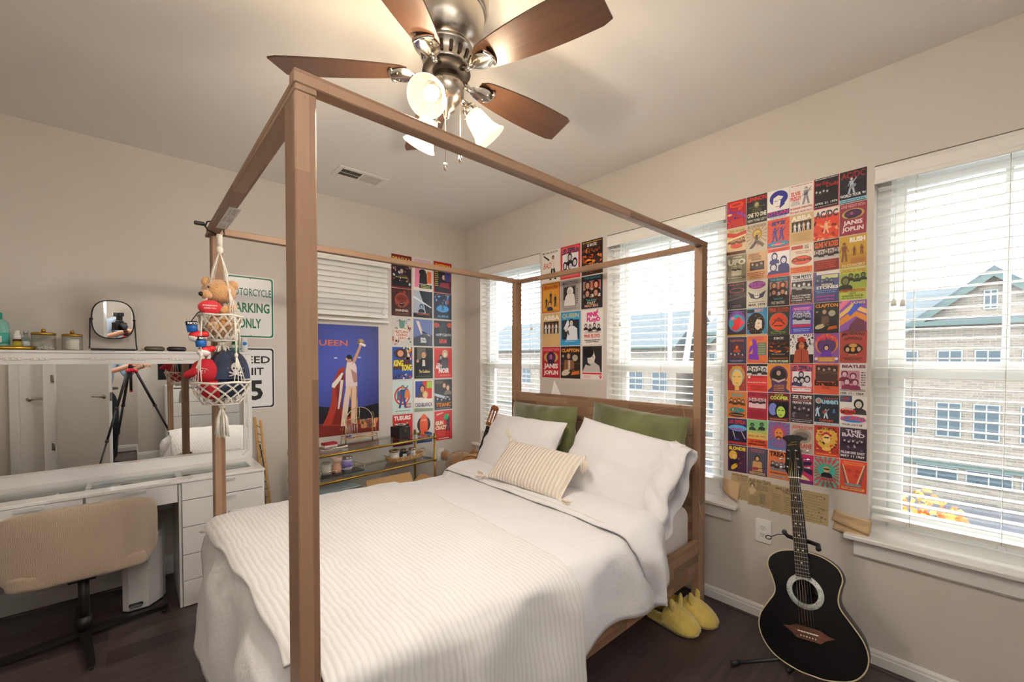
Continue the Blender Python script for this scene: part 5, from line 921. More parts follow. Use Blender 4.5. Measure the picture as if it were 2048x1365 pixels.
LFT = [
[('7a1f1f', 'dark poster of a crowd of faces below a gold title', [(t, 'DRACULA', .05, .80, .95, .93, 'd8b84a', .04), (r, .03, .05, .97, .74, '23222a'), (sc, 26, .05, .08, .95, .72, 'c89a88 7a4a4a d8d0cc a83a34', 21, .07), (head, .5, .52, .09, '3a2a2a', 'c8b0a8', '4a3a44'), (ln, 1, .2, .3, .8, .36, 'b8c04a')]),
 ('e8dcd4', 'white poster of a black-suited man between pink and orange', [(r, .05, .86, .95, .97, 'd8b8c8'), (poly, [(.05, .1), (.3, .1), (.35, .7), (.1, .75)], 'e88aa8'), (r, .72, .25, .95, .62, 'e0703a'), (head, .48, .74, .09, '2a1e1e', 'e0b898', '242226'), (poly, [(.3, .22), (.72, .22), (.7, .56), (.34, .56)], '242226'), (r, .3, .08, .97, .2, '2a3a3a'), (ln, 2, .32, .09, .95, .19, 'd8d870')]),
 ('b82a24', 'red and black poster of a woman lying on a bed', [(r, .04, .02, .96, .76, '211c26'), (t, 'FICTION', .08, .80, .92, .93, 'e8b83a', .04), (ln, 8, .06, .2, .26, .7, 'c8c04a'), (head, .55, .52, .10, '1a1418', 'e0b090', '1a1418', .3), (poly, [(.3, .2), (.9, .16), (.85, .36), (.4, .34)], '8a2a3a'), (r, .6, .4, .95, .7, '3a3a7a')])],
[('4a2420', 'dark red poster of a grimacing face', [(e, .5, .58, .34, .28, '9a4a3a'), (e, .5, .64, .28, .14, '7a2a20'), (r, .34, .62, .45, .65, '1a0e0c'), (r, .55, .62, .66, .65, '1a0e0c'), (e, .5, .44, .12, .07, '1a0e0c'), (r, .42, .46, .58, .48, 'e8c8b0'), (sc, 16, .1, .2, .9, .95, 'a8382a 5a2a24', 22, .06), (t, 'SHINING', .18, .16, .82, .25, 'e8d0b8', .03), (ln, 2, .1, .04, .9, .12, '8a6a5a')]),
 ('b4b8c4', 'grey blue poster of a dark shape with a long diagonal blade', [(poly, [(.3, 1), (1, 1), (1, .1), (.7, .05), (.55, .5)], '22262e'), (e, .68, .86, .2, .14, '2c333c'), (poly, [(0, .8), (.95, .42), (.95, .38), (0, .72)], 'dfe4ec'), (head, .42, .40, .08, '141a22', '8ab0d0', '1c2630'), (r, 0, 0, 1, .16, '1a1c22'), (t, 'HIGHLANDER', .16, .10, .84, .17, 'd8642f', .02)]),
 ('20283a', 'midnight blue poster of glowing creatures over blue text', [(sc, 30, .05, .3, .95, .97, '3a6aa8 5aa0d0 a84a3a 22304a', 23, .09), (e, .5, .4, .34, .14, '4a9ad8'), (fig, .5, .34, .34, '3a4a5a', 'c8b098', '222'), (t, 'ALIENS', .2, .07, .82, .15, '7ab8e8', .01)])],
[('c9c4bc', 'pale poster of zombies around a red scrawled title', [(sc, 40, .03, .03, .97, .97, '3a8a8a c87a5a e8c8a8 6a5a7a a84a3a', 24, .08), (e, .5, .76, .14, .16, '6a8a80'), (e, .5, .40, .36, .22, 'e8d8c8'), (t, 'RETURN', .2, .44, .8, .54, 'a8342a', .02), (t, 'LIVING', .24, .33, .78, .42, 'a8342a', .02), (t, 'DEAD', .32, .22, .7, .31, 'a8342a', .02)]),
 ('6c78a8', 'violet blue poster of an arm reaching out of a hill', [(poly, [(0, .0), (1, 0), (1, .42), (.6, .46), (0, .30)], '4a4e58'), (poly, [(.2, .95), (.3, .9), (.5, .5), (.9, .36), (.85, .42), (.55, .48), (.28, .62)], 'e0c8c0'), (poly, [(.12, .95), (.2, .9), (.45, .5), (.4, .42)], 'e8d4cc'), (t, 'EVIL', .38, .22, .66, .31, 'f4f4f4', .04), (t, 'DEAD', .38, .12, .68, .21, 'f4f4f4', .04), (ln, 1, .2, .02, .8, .06, '22242a')]),
 ('2b2a2e', 'black poster of an old house with red lit windows', [(e, .15, .82, .16, .10, 'b84a3a'), (e, .88, .84, .14, .10, 'b84a3a'), (poly, [(.25, .3), (.75, .3), (.7, .8), (.5, .95), (.3, .8)], '3a3c40'), (t, 'HAPPY DEATH', .12, .40, .94, .50, 'dcdcdc', .01), (r, .28, .12, .72, .28, 'a8383c'), (sc, 10, .3, .14, .7, .26, 'e88a7a 5a1a20', 25, .03)])],
[('2e56a8', 'blue and red poster of a huge ape above yellow letters', [(sc, 24, .5, .5, 1, 1, 'd8402f e8a040 f0e0c0', 26, .12), (e, .42, .80, .34, .16, '4a2a24'), (e, .4, .80, .15, .1, 'd89a80'), (poly, [(.05, .3), (.95, .3), (.9, .62), (.1, .62)], '5a3028'), (t, 'KING', .05, .40, .52, .60, 'f0e050', .05, 0, .1), (t, 'KONG', .48, .26, .97, .46, 'f0e050', .05), (r, 0, 0, 1, .2, '3a4a8a'), (sc, 14, 0, 0, 1, .2, 'e8e8f0 c84a3a 22264a', 27, .06)]),
 ('26221e', 'dark brown poster of an elderly man in a black suit', [(r, .15, .4, .6, .98, '6a6458'), (head, .5, .76, .13, '6a5a4a', 'd0a080', '1c1a1c'), (poly, [(.1, .1), (.95, .1), (.88, .55), (.6, .6), (.35, .6), (.14, .5)], '1c1a1c'), (poly, [(.42, .4), (.58, .4), (.56, .6), (.44, .6)], 'e8e0d0'), (e, .18, .56, .07, .05, 'c89070'), (t, 'The Godfather', .25, .18, .85, .28, 'e8d08a', .02), (ln, 1, .1, .05, .9, .1, '5a7a4a')]),
 ('cf3a34', 'scarlet poster of a pale woman with two men behind white letters', [(e, .6, .80, .16, .14, 'd8c8a8'), (head, .6, .78, .10, 'c8a878', 'ecdccc', '4a4a4e', .3), (head, .35, .68, .08, '2a2a2e', 'a8a8ac', '3a3a40'), (poly, [(.3, .3), (.8, .3), (.76, .58), (.4, .58)], '5a5a60'), (t, 'THE', .12, .44, .3, .5, 'f4f0ec'), (t, 'ART', .06, .30, .42, .44, 'f4f0ec', .04), (t, 'NOIR', .22, .16, .82, .33, 'f4f0ec', .05, 0, .1), (ln, 1, .3, .06, .9, .12, 'e8a070')])],
[('cfe0da', 'pale mint poster of a man in blue on a red target', [(e, .48, .54, .40, .29, 'd8382f'), (e, .48, .54, .33, .24, 'cfe0da'), (e, .48, .54, .26, .19, 'd8382f'), (e, .7, .58, .18, .12, 'e8804a'), (fig, .5, .16, .72, '2a5a8a', 'c89a78', '2a2a3a', 1), (fig, .28, .4, .36, '3a7a9a', 'c89a78', '2a2a3a'), (t, 'GUN', .66, .24, .92, .31, 'c83a34', .03), (t, 'MAN', .66, .15, .92, .22, 'c83a34', .03), (ln, 1, .15, .05, .9, .09, '4a6a6a')]),
 ('ece6dc', 'white red and blue poster of two faces close together', [(poly, [(.05, .45), (.5, .5), (.45, .97), (.05, .97)], '3a4a9a'), (r, .45, .4, .95, .97, 'd8402f'), (r, .66, .74, .97, .95, 'a8c84a'), (head, .42, .72, .12, '3a2a24', 'e0a078', '5a4a44'), (head, .58, .52, .12, 'd8a868', 'f0c8a0', 'f0e8e0'), (t, 'CASABLANCA', .04, .14, .96, .28, '3a3a6a', .01), (poly, [(0, 0), (1, 0), (1, .08), (0, .12)], '8a9a7a')]),
 ('3e3a3c', 'brown grey poster of a couple and a ship above orange letters', [(r, .05, .86, .5, .96, '6a5a4a'), (head, .55, .80, .10, '5a3f2c', 'e0b898', '3a3436'), (head, .76, .72, .10, '7a4a34', 'e8c8a8', '8a7a70'), (poly, [(0, .48), (.5, .36), (.9, .40), (.5, .46), (0, .56)], 'c8ccd4'), (band, 4, .05, .95, .22, .44, '3a4a5a', 'b8a8a0', '2a2a32'), (t, 'TITANIC', .06, .10, .92, .23, 'e0892f', .05, 0, .08), (ln, 1, .1, .03, .9, .07, 'a89a90')])],
[('c8302e', 'red poster with a slanted white title partly behind the black box', [(t, 'TUEURS', .06, .82, .9, .96, 'f4f0ec', .05, 0, .05), (fig, .72, .2, .60, '2a2226', 'e0a880', '2a1c1c'), (head, .3, .62, .12, '2a1c1c', 'e0a880', '3a3a44'), (r, 0, 0, 1, .2, '5a1f22'), (r, .3, .08, .75, .17, 'e8e070'), (t, 'GARDNER', .32, .10, .72, .15, '3a5a3a', .02)]),
 ('ddd6cc', 'cream poster of a figure behind a large orange oval', [(e, .5, .60, .36, .28, '2e2a2c'), (poly, [(.3, .3), (.7, .3), (.72, .7), (.62, .9), (.5, .96), (.38, .9), (.28, .7)], 'e85f3a'), (r, .25, .28, .34, .4, '2e2a2c'), (t, 'JOKER', .36, .70, .64, .78, 'f0c0a0', .02), (poly, [(.1, .0), (.95, 0), (.95, .3), (.7, .36), (.2, .18)], '2e4a7a'), (ln, 3, .5, .05, .9, .28, '7a9ac8'), (e, .56, .34, .04, .03, '2a1a1a')]),
 ('cf2f34', 'red poster of a dark figure with two lines of cream letters', [(fig, .76, .28, .62, '24222a', 'e8c0a0', 'c8903a'), (e, .66, .78, .14, .10, '2f9a5a'), (poly, [(.1, .9), (.5, .96), (.5, .92), (.12, .85)], 'e8b8a0'), (t, 'GUN', .04, .52, .48, .66, 'efe8c4', .05, 0, .05), (t, 'CRAZY', .04, .36, .68, .50, 'efe8c4', .05, 0, .05), (r, .14, .12, .58, .32, 'd84a44'), (ln, 1, .2, .03, .8, .09, 'f4f0ec')])]]
for ri, (z0, z1) in enumerate(((2.065, 2.366), (1.812, 2.062), (1.545, 1.795), (1.236, 1.530), (.924, 1.220), (.624, .912))):
    for ci, (y0, y1) in enumerate(((-.806, -.606), (-.588, -.386), (-.370, -.166))):
        if ri > 2: y1 += .004; y0 += .006
        bgc, desc, ops = LFT[ri][ci]; s = Sheet((0.0004, y0, z0), (0, 1, 0), (1, 0, 0), y1-y0, z1-z0, random.uniform(-.008, .008)); s.paper(bgc)
        mk(s, 'film_poster', '%s, left wall row %d' % (desc, ri+1), 'poster', 'film posters beside the corner', ops)
# large concert photograph poster
s = Sheet((0.0004, -1.545, 0.788), (0, 1, 0), (1, 0, 0), 0.615, 0.915, 0, step=.0001)
pg = bpy.data.materials.new('night_blue_print'); pg.use_nodes = True; t_ = pg.node_tree; mp = coord(pg); gs = t_.nodes.new('ShaderNodeTexGradient'); gs.gradient_type = 'SPHERICAL'; mp.inputs['Location'].default_value = (0, 1.27*1.9, -1.33*1.35); mp.inputs['Scale'].default_value = (0, 1.9, 1.35)
cr_ = t_.nodes.new('ShaderNodeValToRGB'); cr_.color_ramp.elements[0].color = lin('#211f38'); cr_.color_ramp.elements[1].color = lin('#4250b0'); cr_.color_ramp.elements[1].position = .75; t_.links.new(mp.outputs[0], gs.inputs[0]); t_.links.new(gs.outputs[0], cr_.inputs[0]); t_.links.new(cr_.outputs[0], t_.nodes['Principled BSDF'].inputs[0]); t_.nodes['Principled BSDF'].inputs['Roughness'].default_value = .3
s.paper('222', pg)
do(s, [(poly, [(0, .12), (1, .12), (1, .27), (.75, .24), (.3, .26), (0, .3)], '1a1620'), (poly, [(0, 0), (1, 0), (1, .13), (.6, .10), (0, .12)], '7a2a22'), (sc, 26, .45, .04, 1, .13, 'a8442e 5a201c d88a5a', 31, .05), (t, 'QUEEN', .06, .80, .56, .86, 'd9704a', .015), (r, .38, .695, .42, .705, 'dfe8ff'), (r, .70, .70, .74, .71, 'dfe8ff'),
 (poly, [(.22, .10), (.62, .08), (.66, .14), (.50, .18), (.46, .30), (.50, .52), (.52, .62), (.44, .60), (.36, .48), (.34, .30), (.28, .18)], 'a83428'), (poly, [(.34, .10), (.46, .10), (.48, .30), (.52, .55), (.46, .58), (.40, .44), (.42, .28)], '7e241e'),
 (poly, [(.46, .08), (.53, .08), (.575, .30), (.60, .44), (.54, .46), (.50, .30)], 'e8cdb8'), (poly, [(.60, .10), (.68, .09), (.69, .30), (.67, .46), (.57, .46), (.60, .30)], 'e6c4a8'), (poly, [(.53, .44), (.69, .44), (.68, .62), (.65, .67), (.55, .66), (.53, .58)], 'ead6d2'), (poly, [(.60, .6), (.68, .56), (.69, .48), (.64, .47)], 'b88878'),
 (poly, [(.62, .64), (.67, .67), (.745, .80), (.72, .815), (.64, .70)], 'd09a80'), (e, .735, .82, .02, .02, 'd8a890'), (e, .58, .695, .042, .036, '1f1a20'), (poly, [(.55, .66), (.61, .66), (.61, .69), (.55, .69)], 'c89478'), (e, .545, .69, .012, .012, 'd8a488'),
 (poly, [(.69, .83), (.78, .81), (.80, .855), (.75, .875), (.70, .88)], '8a6a58'), (poly, [(.715, .83), (.80, .805), (.815, .825), (.74, .845)], 'efe8e0'), (e, .75, .862, .03, .014, 'b8a080'),
 (poly, [(.345, .44), (.38, .43), (.46, .50), (.50, .56), (.48, .57), (.42, .52), (.35, .47)], 'ece4dc'), (poly, [(.46, .50), (.50, .50), (.47, .34), (.44, .24), (.42, .24), (.44, .36)], 'ece0d4'), (poly, [(.655, .10), (.665, .10), (.69, .44), (.68, .44)], 'b8862f'), (poly, [(.59, .12), (.60, .12), (.615, .42), (.605, .42)], 'b8862f')])
single('stage_poster', s.b, 'large blue stage poster of a man in white raising a crown', 'poster', normals=False)
# traffic signs
ALU = mat('#e9e9ea', 0.3, name='white_reflective_sheet')
def sign(name, label, z0, col, lines):
    s = Sheet((0.0005, -2.052, z0), (0, 1, 0), (1, 0, 0), .305, .448, 0, .0022, .00015, .022); s.paper('fff', ALU)
    w_, h_ = s.w, s.h
    def ring(i, o):
        P = []
        for ins in (i, o):
            q = []; rr = .018
            for (sx, sy, a0) in ((1, 1, 0), (-1, 1, pi/2), (-1, -1, pi), (1, -1, 3*pi/2)):
                for k in range(6): a = a0+k*pi/10; q.append(s.C+s.U*(sx*(w_/2-ins-rr)+rr*cos(a))+s.W*(sy*(h_/2-ins-rr)+rr*sin(a))+s.N*s.d)
            P.append(q)
        n = len(P[0]); s.b.add(P[0]+P[1], [(j, (j+1) % n, n+(j+1) % n, n+j) for j in range(n)], pm(col)); s.up()
    ring(.0065, .0165); do(s, lines)
    s.e(.5, .955, .012, .008, '777', 10); s.e(.5, .045, .012, .008, '777', 10)
    return single(name, s.b, label, 'sign', normals=False)
sign('parking_sign', 'white metal sign with green border and green MOTORCYCLE PARKING ONLY lettering', 1.570, '14704f', [(t, 'MOTORCYCLE', .07, .68, .94, .80, '14704f', .008), (t, 'PARKING', .10, .41, .90, .57, '14704f', .03), (t, 'ONLY', .26, .16, .72, .32, '14704f', .03)])
sign('speed_limit_sign', 'white metal sign with black border and SPEED LIMIT lettering beside the vanity', 1.055, '2a2728', [(t, 'SPEED', .12, .74, .90, .86, '2a2728', .02), (t, 'LIMIT', .20, .55, .76, .67, '2a2728', .02), (t, '25', .14, .14, .74, .47, '2a2728', .03)])
# torn newspaper under the big grid
NEWS = noisy('yellowed_newsprint', '#b59f78', '#a58f66', 6, rough=0.9, bump=0.2, bsc=20); KRF = noisy('kraft_paper', '#cdb08a', '#c2a47c', 4, rough=0.85)
def torn(x0, x1, zt, zb, m, label, ops, seed, jag=.006, slope=0.0):
    rd = random.Random(seed); s = Sheet((x0, -.0004, zb), (1, 0, 0), (0, -1, 0), x1-x0, zt-zb); n = 14; lo = [(i/n, rd.uniform(0, jag/(zt-zb))+slope*i/n) for i in range(n+1)]; up_ = [(1-i/n, 1-rd.uniform(0, jag*.6/(zt-zb))+slope*(1-i/n)*.4) for i in range(n+1)]
    s.b.prism([s.P(a, b, .0003) for a, b in lo+up_], s.N*.0005, m); s.d = .0009; do(s, ops); return single('torn_newspaper', s.b, label, 'newspaper', 'torn newspaper strips taped under the posters', normals=False)
INK = '4a4234'
torn(2.60, 2.69, .775, .625, NEWS, 'torn yellowed newspaper strip at the left, beside the curled brown paper', [(t, 'ask Your Newsman', .1, .90, .95, .97, INK), (ln, 3, .3, .74, .95, .88, '6a5c46'), (ln, 5, .05, .1, .95, .5, '97835e')], 3)
torn(2.688, 2.80, .765, .612, NEWS, 'torn newspaper piece headed by italic lettering above a small drawing of a woman', [(t, 'Ask for Sahl', .03, .84, .97, .97, INK, 0, 0, .15), (head, .2, .72, .08, INK, 'c9b48c', 'c9b48c'), (poly, [(.08, .42), (.3, .42), (.28, .62), (.12, .62)], 'c9b48c'), (ln, 4, .35, .6, .95, .8, '6a5c46'), (r, .5, .12, .8, .5, '9a8a6a'), (ln, 9, .52, .12, .78, .5, '6a5c46'), (ln, 9, .05, .05, .48, .36, '7a6a50')], 4)
torn(2.80, 2.915, .752, .60, NEWS, 'torn newspaper piece behind the guitar neck with block capitals', [(t, 'WILLIAMS', .2, .84, .96, .93, INK, .02), (t, 'OILS', .5, .76, .8, .83, INK, .02), (ln, 9, .05, .1, .45, .7, '8a7858'), (ln, 7, .55, .1, .95, .66, '8a7858')], 5)
torn(2.913, 3.055, .755, .592, NEWS, 'torn newspaper piece at the right covered with small product drawings', [(sc, 26, .05, .08, .95, .92, '5a5040 6a5c46', 41, .035), (ln, 10, .1, .06, .9, .92, '93805c'), (r, .7, .5, .98, .51, INK)], 6, slope=.0)
b = MB()
def curl(x0, x1, z0, z1, am, sd):
    def f(u, v): return V((x0+(x1-x0)*u+.01*v, -.003-am*sin(pi*u)*(.5+.5*v)-.006*nz(u*3, v*3, sd)-am*.8*(1-v)*u, z0+(z1-z0)*v-.03*u*(1-v)*(1 if sd < 2 else .3)-.02*u))
    return f
b.grid(curl(2.553, 2.640, .665, .745, .022, 1), 10, 8, KRF); o = single('curled_paper', b, 'curled light brown paper scrap at the left end of the torn newspaper', 'paper', normals=False); solid(o, .0006)
b = MB(); b.grid(curl(3.068, 3.212, .635, .69, .018, 3), 12, 8, KRF); b.grid(curl(3.072, 3.205, .59, .64, .006, 4), 12, 6, KRF); o = single('curled_paper', b, 'curled light brown paper scrap by the right window at the end of the newspaper', 'paper', normals=False); solid(o, .0006)
# scuff marks low on the right wall
b = MB(); sf = mat('#9b9188', .9)
for pts in ([(3.55, .385), (3.65, .40), (3.75, .42), (3.83, .425)], [(3.56, .335), (3.66, .345), (3.76, .37), (3.86, .38), (3.9, .375)]): b.tube([(x, -.0002, z) for x, z in pts], .0009, sf, 4)
# folded white paper corner above the headboard
b = MB(); wp = mat('#f1efec', .6); b.add([(1.232, -.001, 1.25), (1.225, -.03, 1.135), (1.31, -.004, 1.135)], [(0, 1, 2)], wp); b.add([(1.232, -.001, 1.25), (1.222, -.001, 1.135), (1.225, -.03, 1.135)], [(0, 1, 2)], mat('#2a2a2c', .6)); o = single('folded_card', b, 'small pointed white card standing behind the headboard below the red poster', 'card', normals=False); solid(o, .001)
# ================================================================ VANITY AND WHAT STANDS ON IT
LAC = mat('#f1f0ef', 0.22, name='white_lacquer', coat=0.3); LACD = mat('#dcdbd8', 0.5, name='drawer_liner'); MIR = mat('#f2f4f4', 0.005, 1.0, name='mirror_silver')
ACR = mat('#e9ebea', 0.1, name='clear_acrylic', alpha=0.55); BLKP = mat('#1b1718', 0.45, name='black_metal')
YV0, YV1 = -3.53, -1.93
def vanity():
    r = thing('vanity_desk', 'white vanity desk with glass topped drawers and a wide mirror hutch', 'desk', (0.27, -2.73, 0))
    t = MB()
    t.bbox(0.012, 0.27, YV0, YV1, 0.718, 0.734, LAC, 0.002); t.bbox(0.445, 0.545, YV0, YV1, 0.718, 0.734, LAC, 0.002)
    ys = [YV0, -3.465, -3.1, -3.08, -2.735, -2.715, -2.36, -2.335, -1.99, YV1]
    for i in range(0, 10, 2): t.box(0.269, 0.446, ys[i], ys[i+1], 0.718, 0.7335, LAC)
    part('desk_top', t, r)
    part('glass_top', MB().box(0.268, 0.447, YV0+.06, YV1-.055, 0.7336, 0.7356, GLASS), r)
    for y0, y1 in ((-3.465, -3.1), (-3.08, -2.735), (-2.715, -2.36), (-2.335, -1.99)):
        l = MB(); l.box(.25, .46, y0-.005, y1+.005, .665, .668, LACD)
        for k in range(1, 3): yy = y0+(y1-y0)*k/3; l.box(.27, .445, yy-.002, yy+.002, .668, .70, LAC)
        part('drawer_tray', l, r)
    for (y0, y1) in ((-2.357, YV1), (YV0, -3.103)):
        c = MB(); c.box(.02, .522, y0, y0+.012, 0, .718, LAC); c.box(.02, .522, y1-.012, y1, 0, .718, LAC); c.box(.02, .03, y0, y1, .02, .71, LAC); c.box(.02, .52, y0, y1, .012, .03, LAC)
        part('cabinet', c, r)
        for z0, z1 in ((.616, .716), (.462, .611), (.302, .457), (.152, .297), (.006, .147)):
            d = MB(); d.bbox(.520, .536, y0+.014, y1-.012, z0, z1, LAC, .0015); d.box(.10, .52, y0+.02, y1-.02, z0+.012, z0+.02, LACD); dd = part('drawer', d, r)
            h = MB(); ym = (y0+y1)/2; h.box(.536, .551, ym-.055, ym+.055, z1-.014, z1-.011, ACR); h.box(.549, .551, ym-.055, ym+.055, z1-.024, z1-.011, ACR); part('handle', h, dd)
    for y0, y1 in ((-3.10, -2.735), (-2.73, -2.36)):
        d = MB(); d.bbox(.520, .536, y0+.003, y1-.003, .612, .716, LAC, .0015); d.box(.10, .52, y0+.01, y1-.01, .615, .62, LACD); dd = part('drawer', d, r)
        h = MB(); ym = (y0+y1)/2; h.box(.536, .551, ym-.05, ym+.05, .706, .709, ACR); h.box(.549, .551, ym-.05, ym+.05, .696, .709, ACR); part('handle', h, dd)
    part('back_panel', MB().box(.02, .03, -3.103, -2.357, .45, .715, LAC), r)
    b = MB(); y0, y1 = -3.53, -1.925
    b.box(.015, .132, y0, y1, .7345, .745, LAC); b.bbox(.10, .15, y0, y1, .7345, .795, LAC, .002); b.bbox(.015, .15, y0, y1, 1.388, 1.450, LAC, .002); b.bbox(.012, .154, y0-.004, y1+.004, 1.4515, 1.466, LAC, .002)
    b.bbox(.015, .15, y1-.05, y1, .7345, 1.388, LAC, .002); b.bbox(.015, .15, y0, y0+.05, .7345, 1.388, LAC, .002); b.box(.015, .03, y0+.05, y1-.05, .745, 1.388, LAC)
    part('mirror_frame', b, r)
    part('mirror', MB().box(.134, .14, y0+.05, y1-.05, .795, 1.388, MIR), r)
    lm = mat('#e6e5e2', .3); L = [(y, 1.418, 0) for y in (-3.18, -3.01, -2.912, -2.69, -2.512, -2.334)]+[(-1.95, z, 1) for z in (1.15, .98, .83)]
    for y, z, vert in L:
        m = MB(); a, c = (.034, .009) if not vert else (.009, .034); m.bbox(.150, .155, y-a, y+a, z-c, z+c, lm, .002); o = part('led_module', m, r)
        for k in (-1, 0, 1): q = MB(); q.lathe([(.006, 0), (.005, .002), (0, .0028)], mat('#f8f6ee', .2), (.155, y+(k*.021 if not vert else 0), z+(k*.021 if vert else 0)), 10, (1, 0, 0)); part('led_lens', q, o)
    w_ = MB(); w_.tube([(.151, -3.5, 1.417), (.151, -3.1, 1.419), (.151, -2.95, 1.416), (.151, -2.79, 1.420), (.151, -2.6, 1.417), (.151, -2.42, 1.4205), (.151, -2.2, 1.417), (.151, -1.95, 1.41)], .0012, mat('#8a4f44', .6), 4)
    w_.tube([(.151, -1.95, 1.2), (.151, -1.948, .79), (.152, -1.985, .755)], .0012, mat('#c9c4be', .6), 4); part('led_wire', w_, r)
    return r
vanity()
SH = 1.4665
def on_shelf(): pass
# aqua bottle, serum, glass bottle on a gold tray
GOLD = mat('#b8923e', 0.28, 1.0, name='polished_gold'); GOLDB = mat('#a6833b', 0.4, 0.85, name='brass_tube')
r = thing('vanity_tray', 'gold rimmed oval tray under the bottles at the left end of the shelf', 'tray', (.085, -3.06, SH)); b = MB()
b.lathe([(0, 0), (1, 0), (1.02, .02), (1.0, .02), (.98, .003), (0, .003)], GOLD, (0, 0, 0), 40, rib=.01, nr=40); b.v = [V((.085+v.x*.062, -3.06+v.y*.125, SH+v.z)) for v in b.v]; part('dish', b, r)
def bottle(name, label, cat, c, prof, m, parts, n=24, sq=None):
    r = thing(name, label, cat, c); b = MB(); b.lathe(prof, m, (0, 0, 0), n)
    if sq: b.v = [V((v.x*sq[0], v.y*sq[1], v.z)) for v in b.v]
    part('bottle_body', b, r, world=False)
    for nm, pr, mt in parts:
        q = MB(); q.lathe(pr, mt, (0, 0, 0), n)
        if sq and nm != 'cap': q.v = [V((v.x*sq[0], v.y*sq[1], v.z)) for v in q.v]
        part(nm, q, r, world=False)
    return r
AQ = mat('#8fd0c4', .1, name='aqua_liquid', alpha=.75); TEAL = mat('#128f86', .35); TZ = SH+.0035
o = bottle('toner_bottle', 'large clear aqua bottle with a teal cap at the left edge of the shelf', 'bottle', (.08, -3.075, TZ), [(.02, 0), (.046, .004), (.048, .02), (.048, .12), (.042, .145), (.025, .158), (.02, .16)], AQ, [('cap', [(.023, .158), (.024, .162), (.024, .19), (.022, .193), (0, .193)], TEAL), ('label', [(.0485, .028), (.0485, .085)], mat('#4fae9f', .5))])
lb = MB(); lb.box(.0455, .0495, .0, .026, .035, .068, mat('#dfe8e4', .6)); 
for k in range(5): lb.box(.0496, .0499, .003, .023, .04+k*.005, .0415+k*.005, mat('#5a6a68', .6))
part('white_sticker', lb, o, world=False)
bottle('serum_bottle', 'small amber bottle with yellow label and white pump beside the aqua bottle', 'bottle', (.095, -3.00, TZ), [(.013, 0), (.0165, .003), (.0165, .05), (.011, .056)], mat('#4a2415', .15), [('label', [(.0168, .008), (.0168, .042)], mat('#b0a02a', .5)), ('pump', [(.013, .055), (.0135, .058), (.0135, .078), (.009, .082), (.008, .10), (0, .101)], mat('#eceae6', .4))])
bottle('dropper_bottle', 'small clear glass bottle with a white label behind the amber bottle', 'bottle', (.05, -2.975, TZ), [(.013, 0), (.016, .003), (.016, .06), (.008, .07), (.008, .085)], mat('#a9bdb8', .05, alpha=.4), [('label', [(.0163, .01), (.0163, .045)], mat('#dfe6e6', .5)), ('cap', [(.009, .084), (.01, .1), (0, .102)], mat('#c9ccca', .2, .6))])
RIB = glassy('ribbed_glass', (.94, .95, .93), .12, .06)
def jar(label, y, rr, h, fill, x=.085):
    r = thing('ribbed_jar', label, 'jar', (x, y, SH)); b = MB(); b.lathe([(rr*.97, 0), (rr, .004), (rr*.985, h*.5), (rr, h)], RIB, (x, y, SH), 96, rib=.02, nr=32); part('glass_jar', b, r)
    l = MB(); l.lathe([(rr*1.04, h), (rr*1.05, h+.003), (rr*1.05, h+.009), (rr*.9, h+.012), (.012, h+.013), (.007, h+.018), (0, h+.018)], GOLD, (x, y, SH), 40); ld = part('lid', l, r)
    k = MB(); k.ball((x, y, SH+h+.024), .0095, GOLD, 14, 10); part('knob', k, ld); return r
jar('wide ribbed glass jar of cotton swabs with a gold lid', -2.905, .046, .085, 0); jar('smaller ribbed glass jar of cotton rounds with a gold lid', -2.795, .041, .081, 1)
b = MB(); random.seed(5); cm = mat('#efece6', .9)
for k in range(60):
    a, q = random.uniform(0, 2*pi), random.uniform(0, .03); c = V((.085+cos(a)*q, -2.905+sin(a)*q, SH+.006+random.random()*.03*(1-q/.04))); d = V((random.uniform(-1, 1), random.uniform(-1, 1), random.uniform(-.3, .3))).normalized()*.012; b.cyl(c-d, c+d, .0016, cm, 5)
o = single('cotton_swabs', b, 'loose white cotton swabs inside the wide ribbed jar', 'cotton swabs'); o['kind'] = 'stuff'
b = MB()
for k in range(12): b.lathe([(.027, 0), (.029, .002), (.027, .0045)], cm, (.085+.001*sin(k*2), -2.795+.001*cos(k*3), SH+.005+k*.0049), 20)
o = single('cotton_rounds', b, 'stack of white cotton rounds inside the smaller ribbed jar', 'cotton rounds'); o['kind'] = 'stuff'
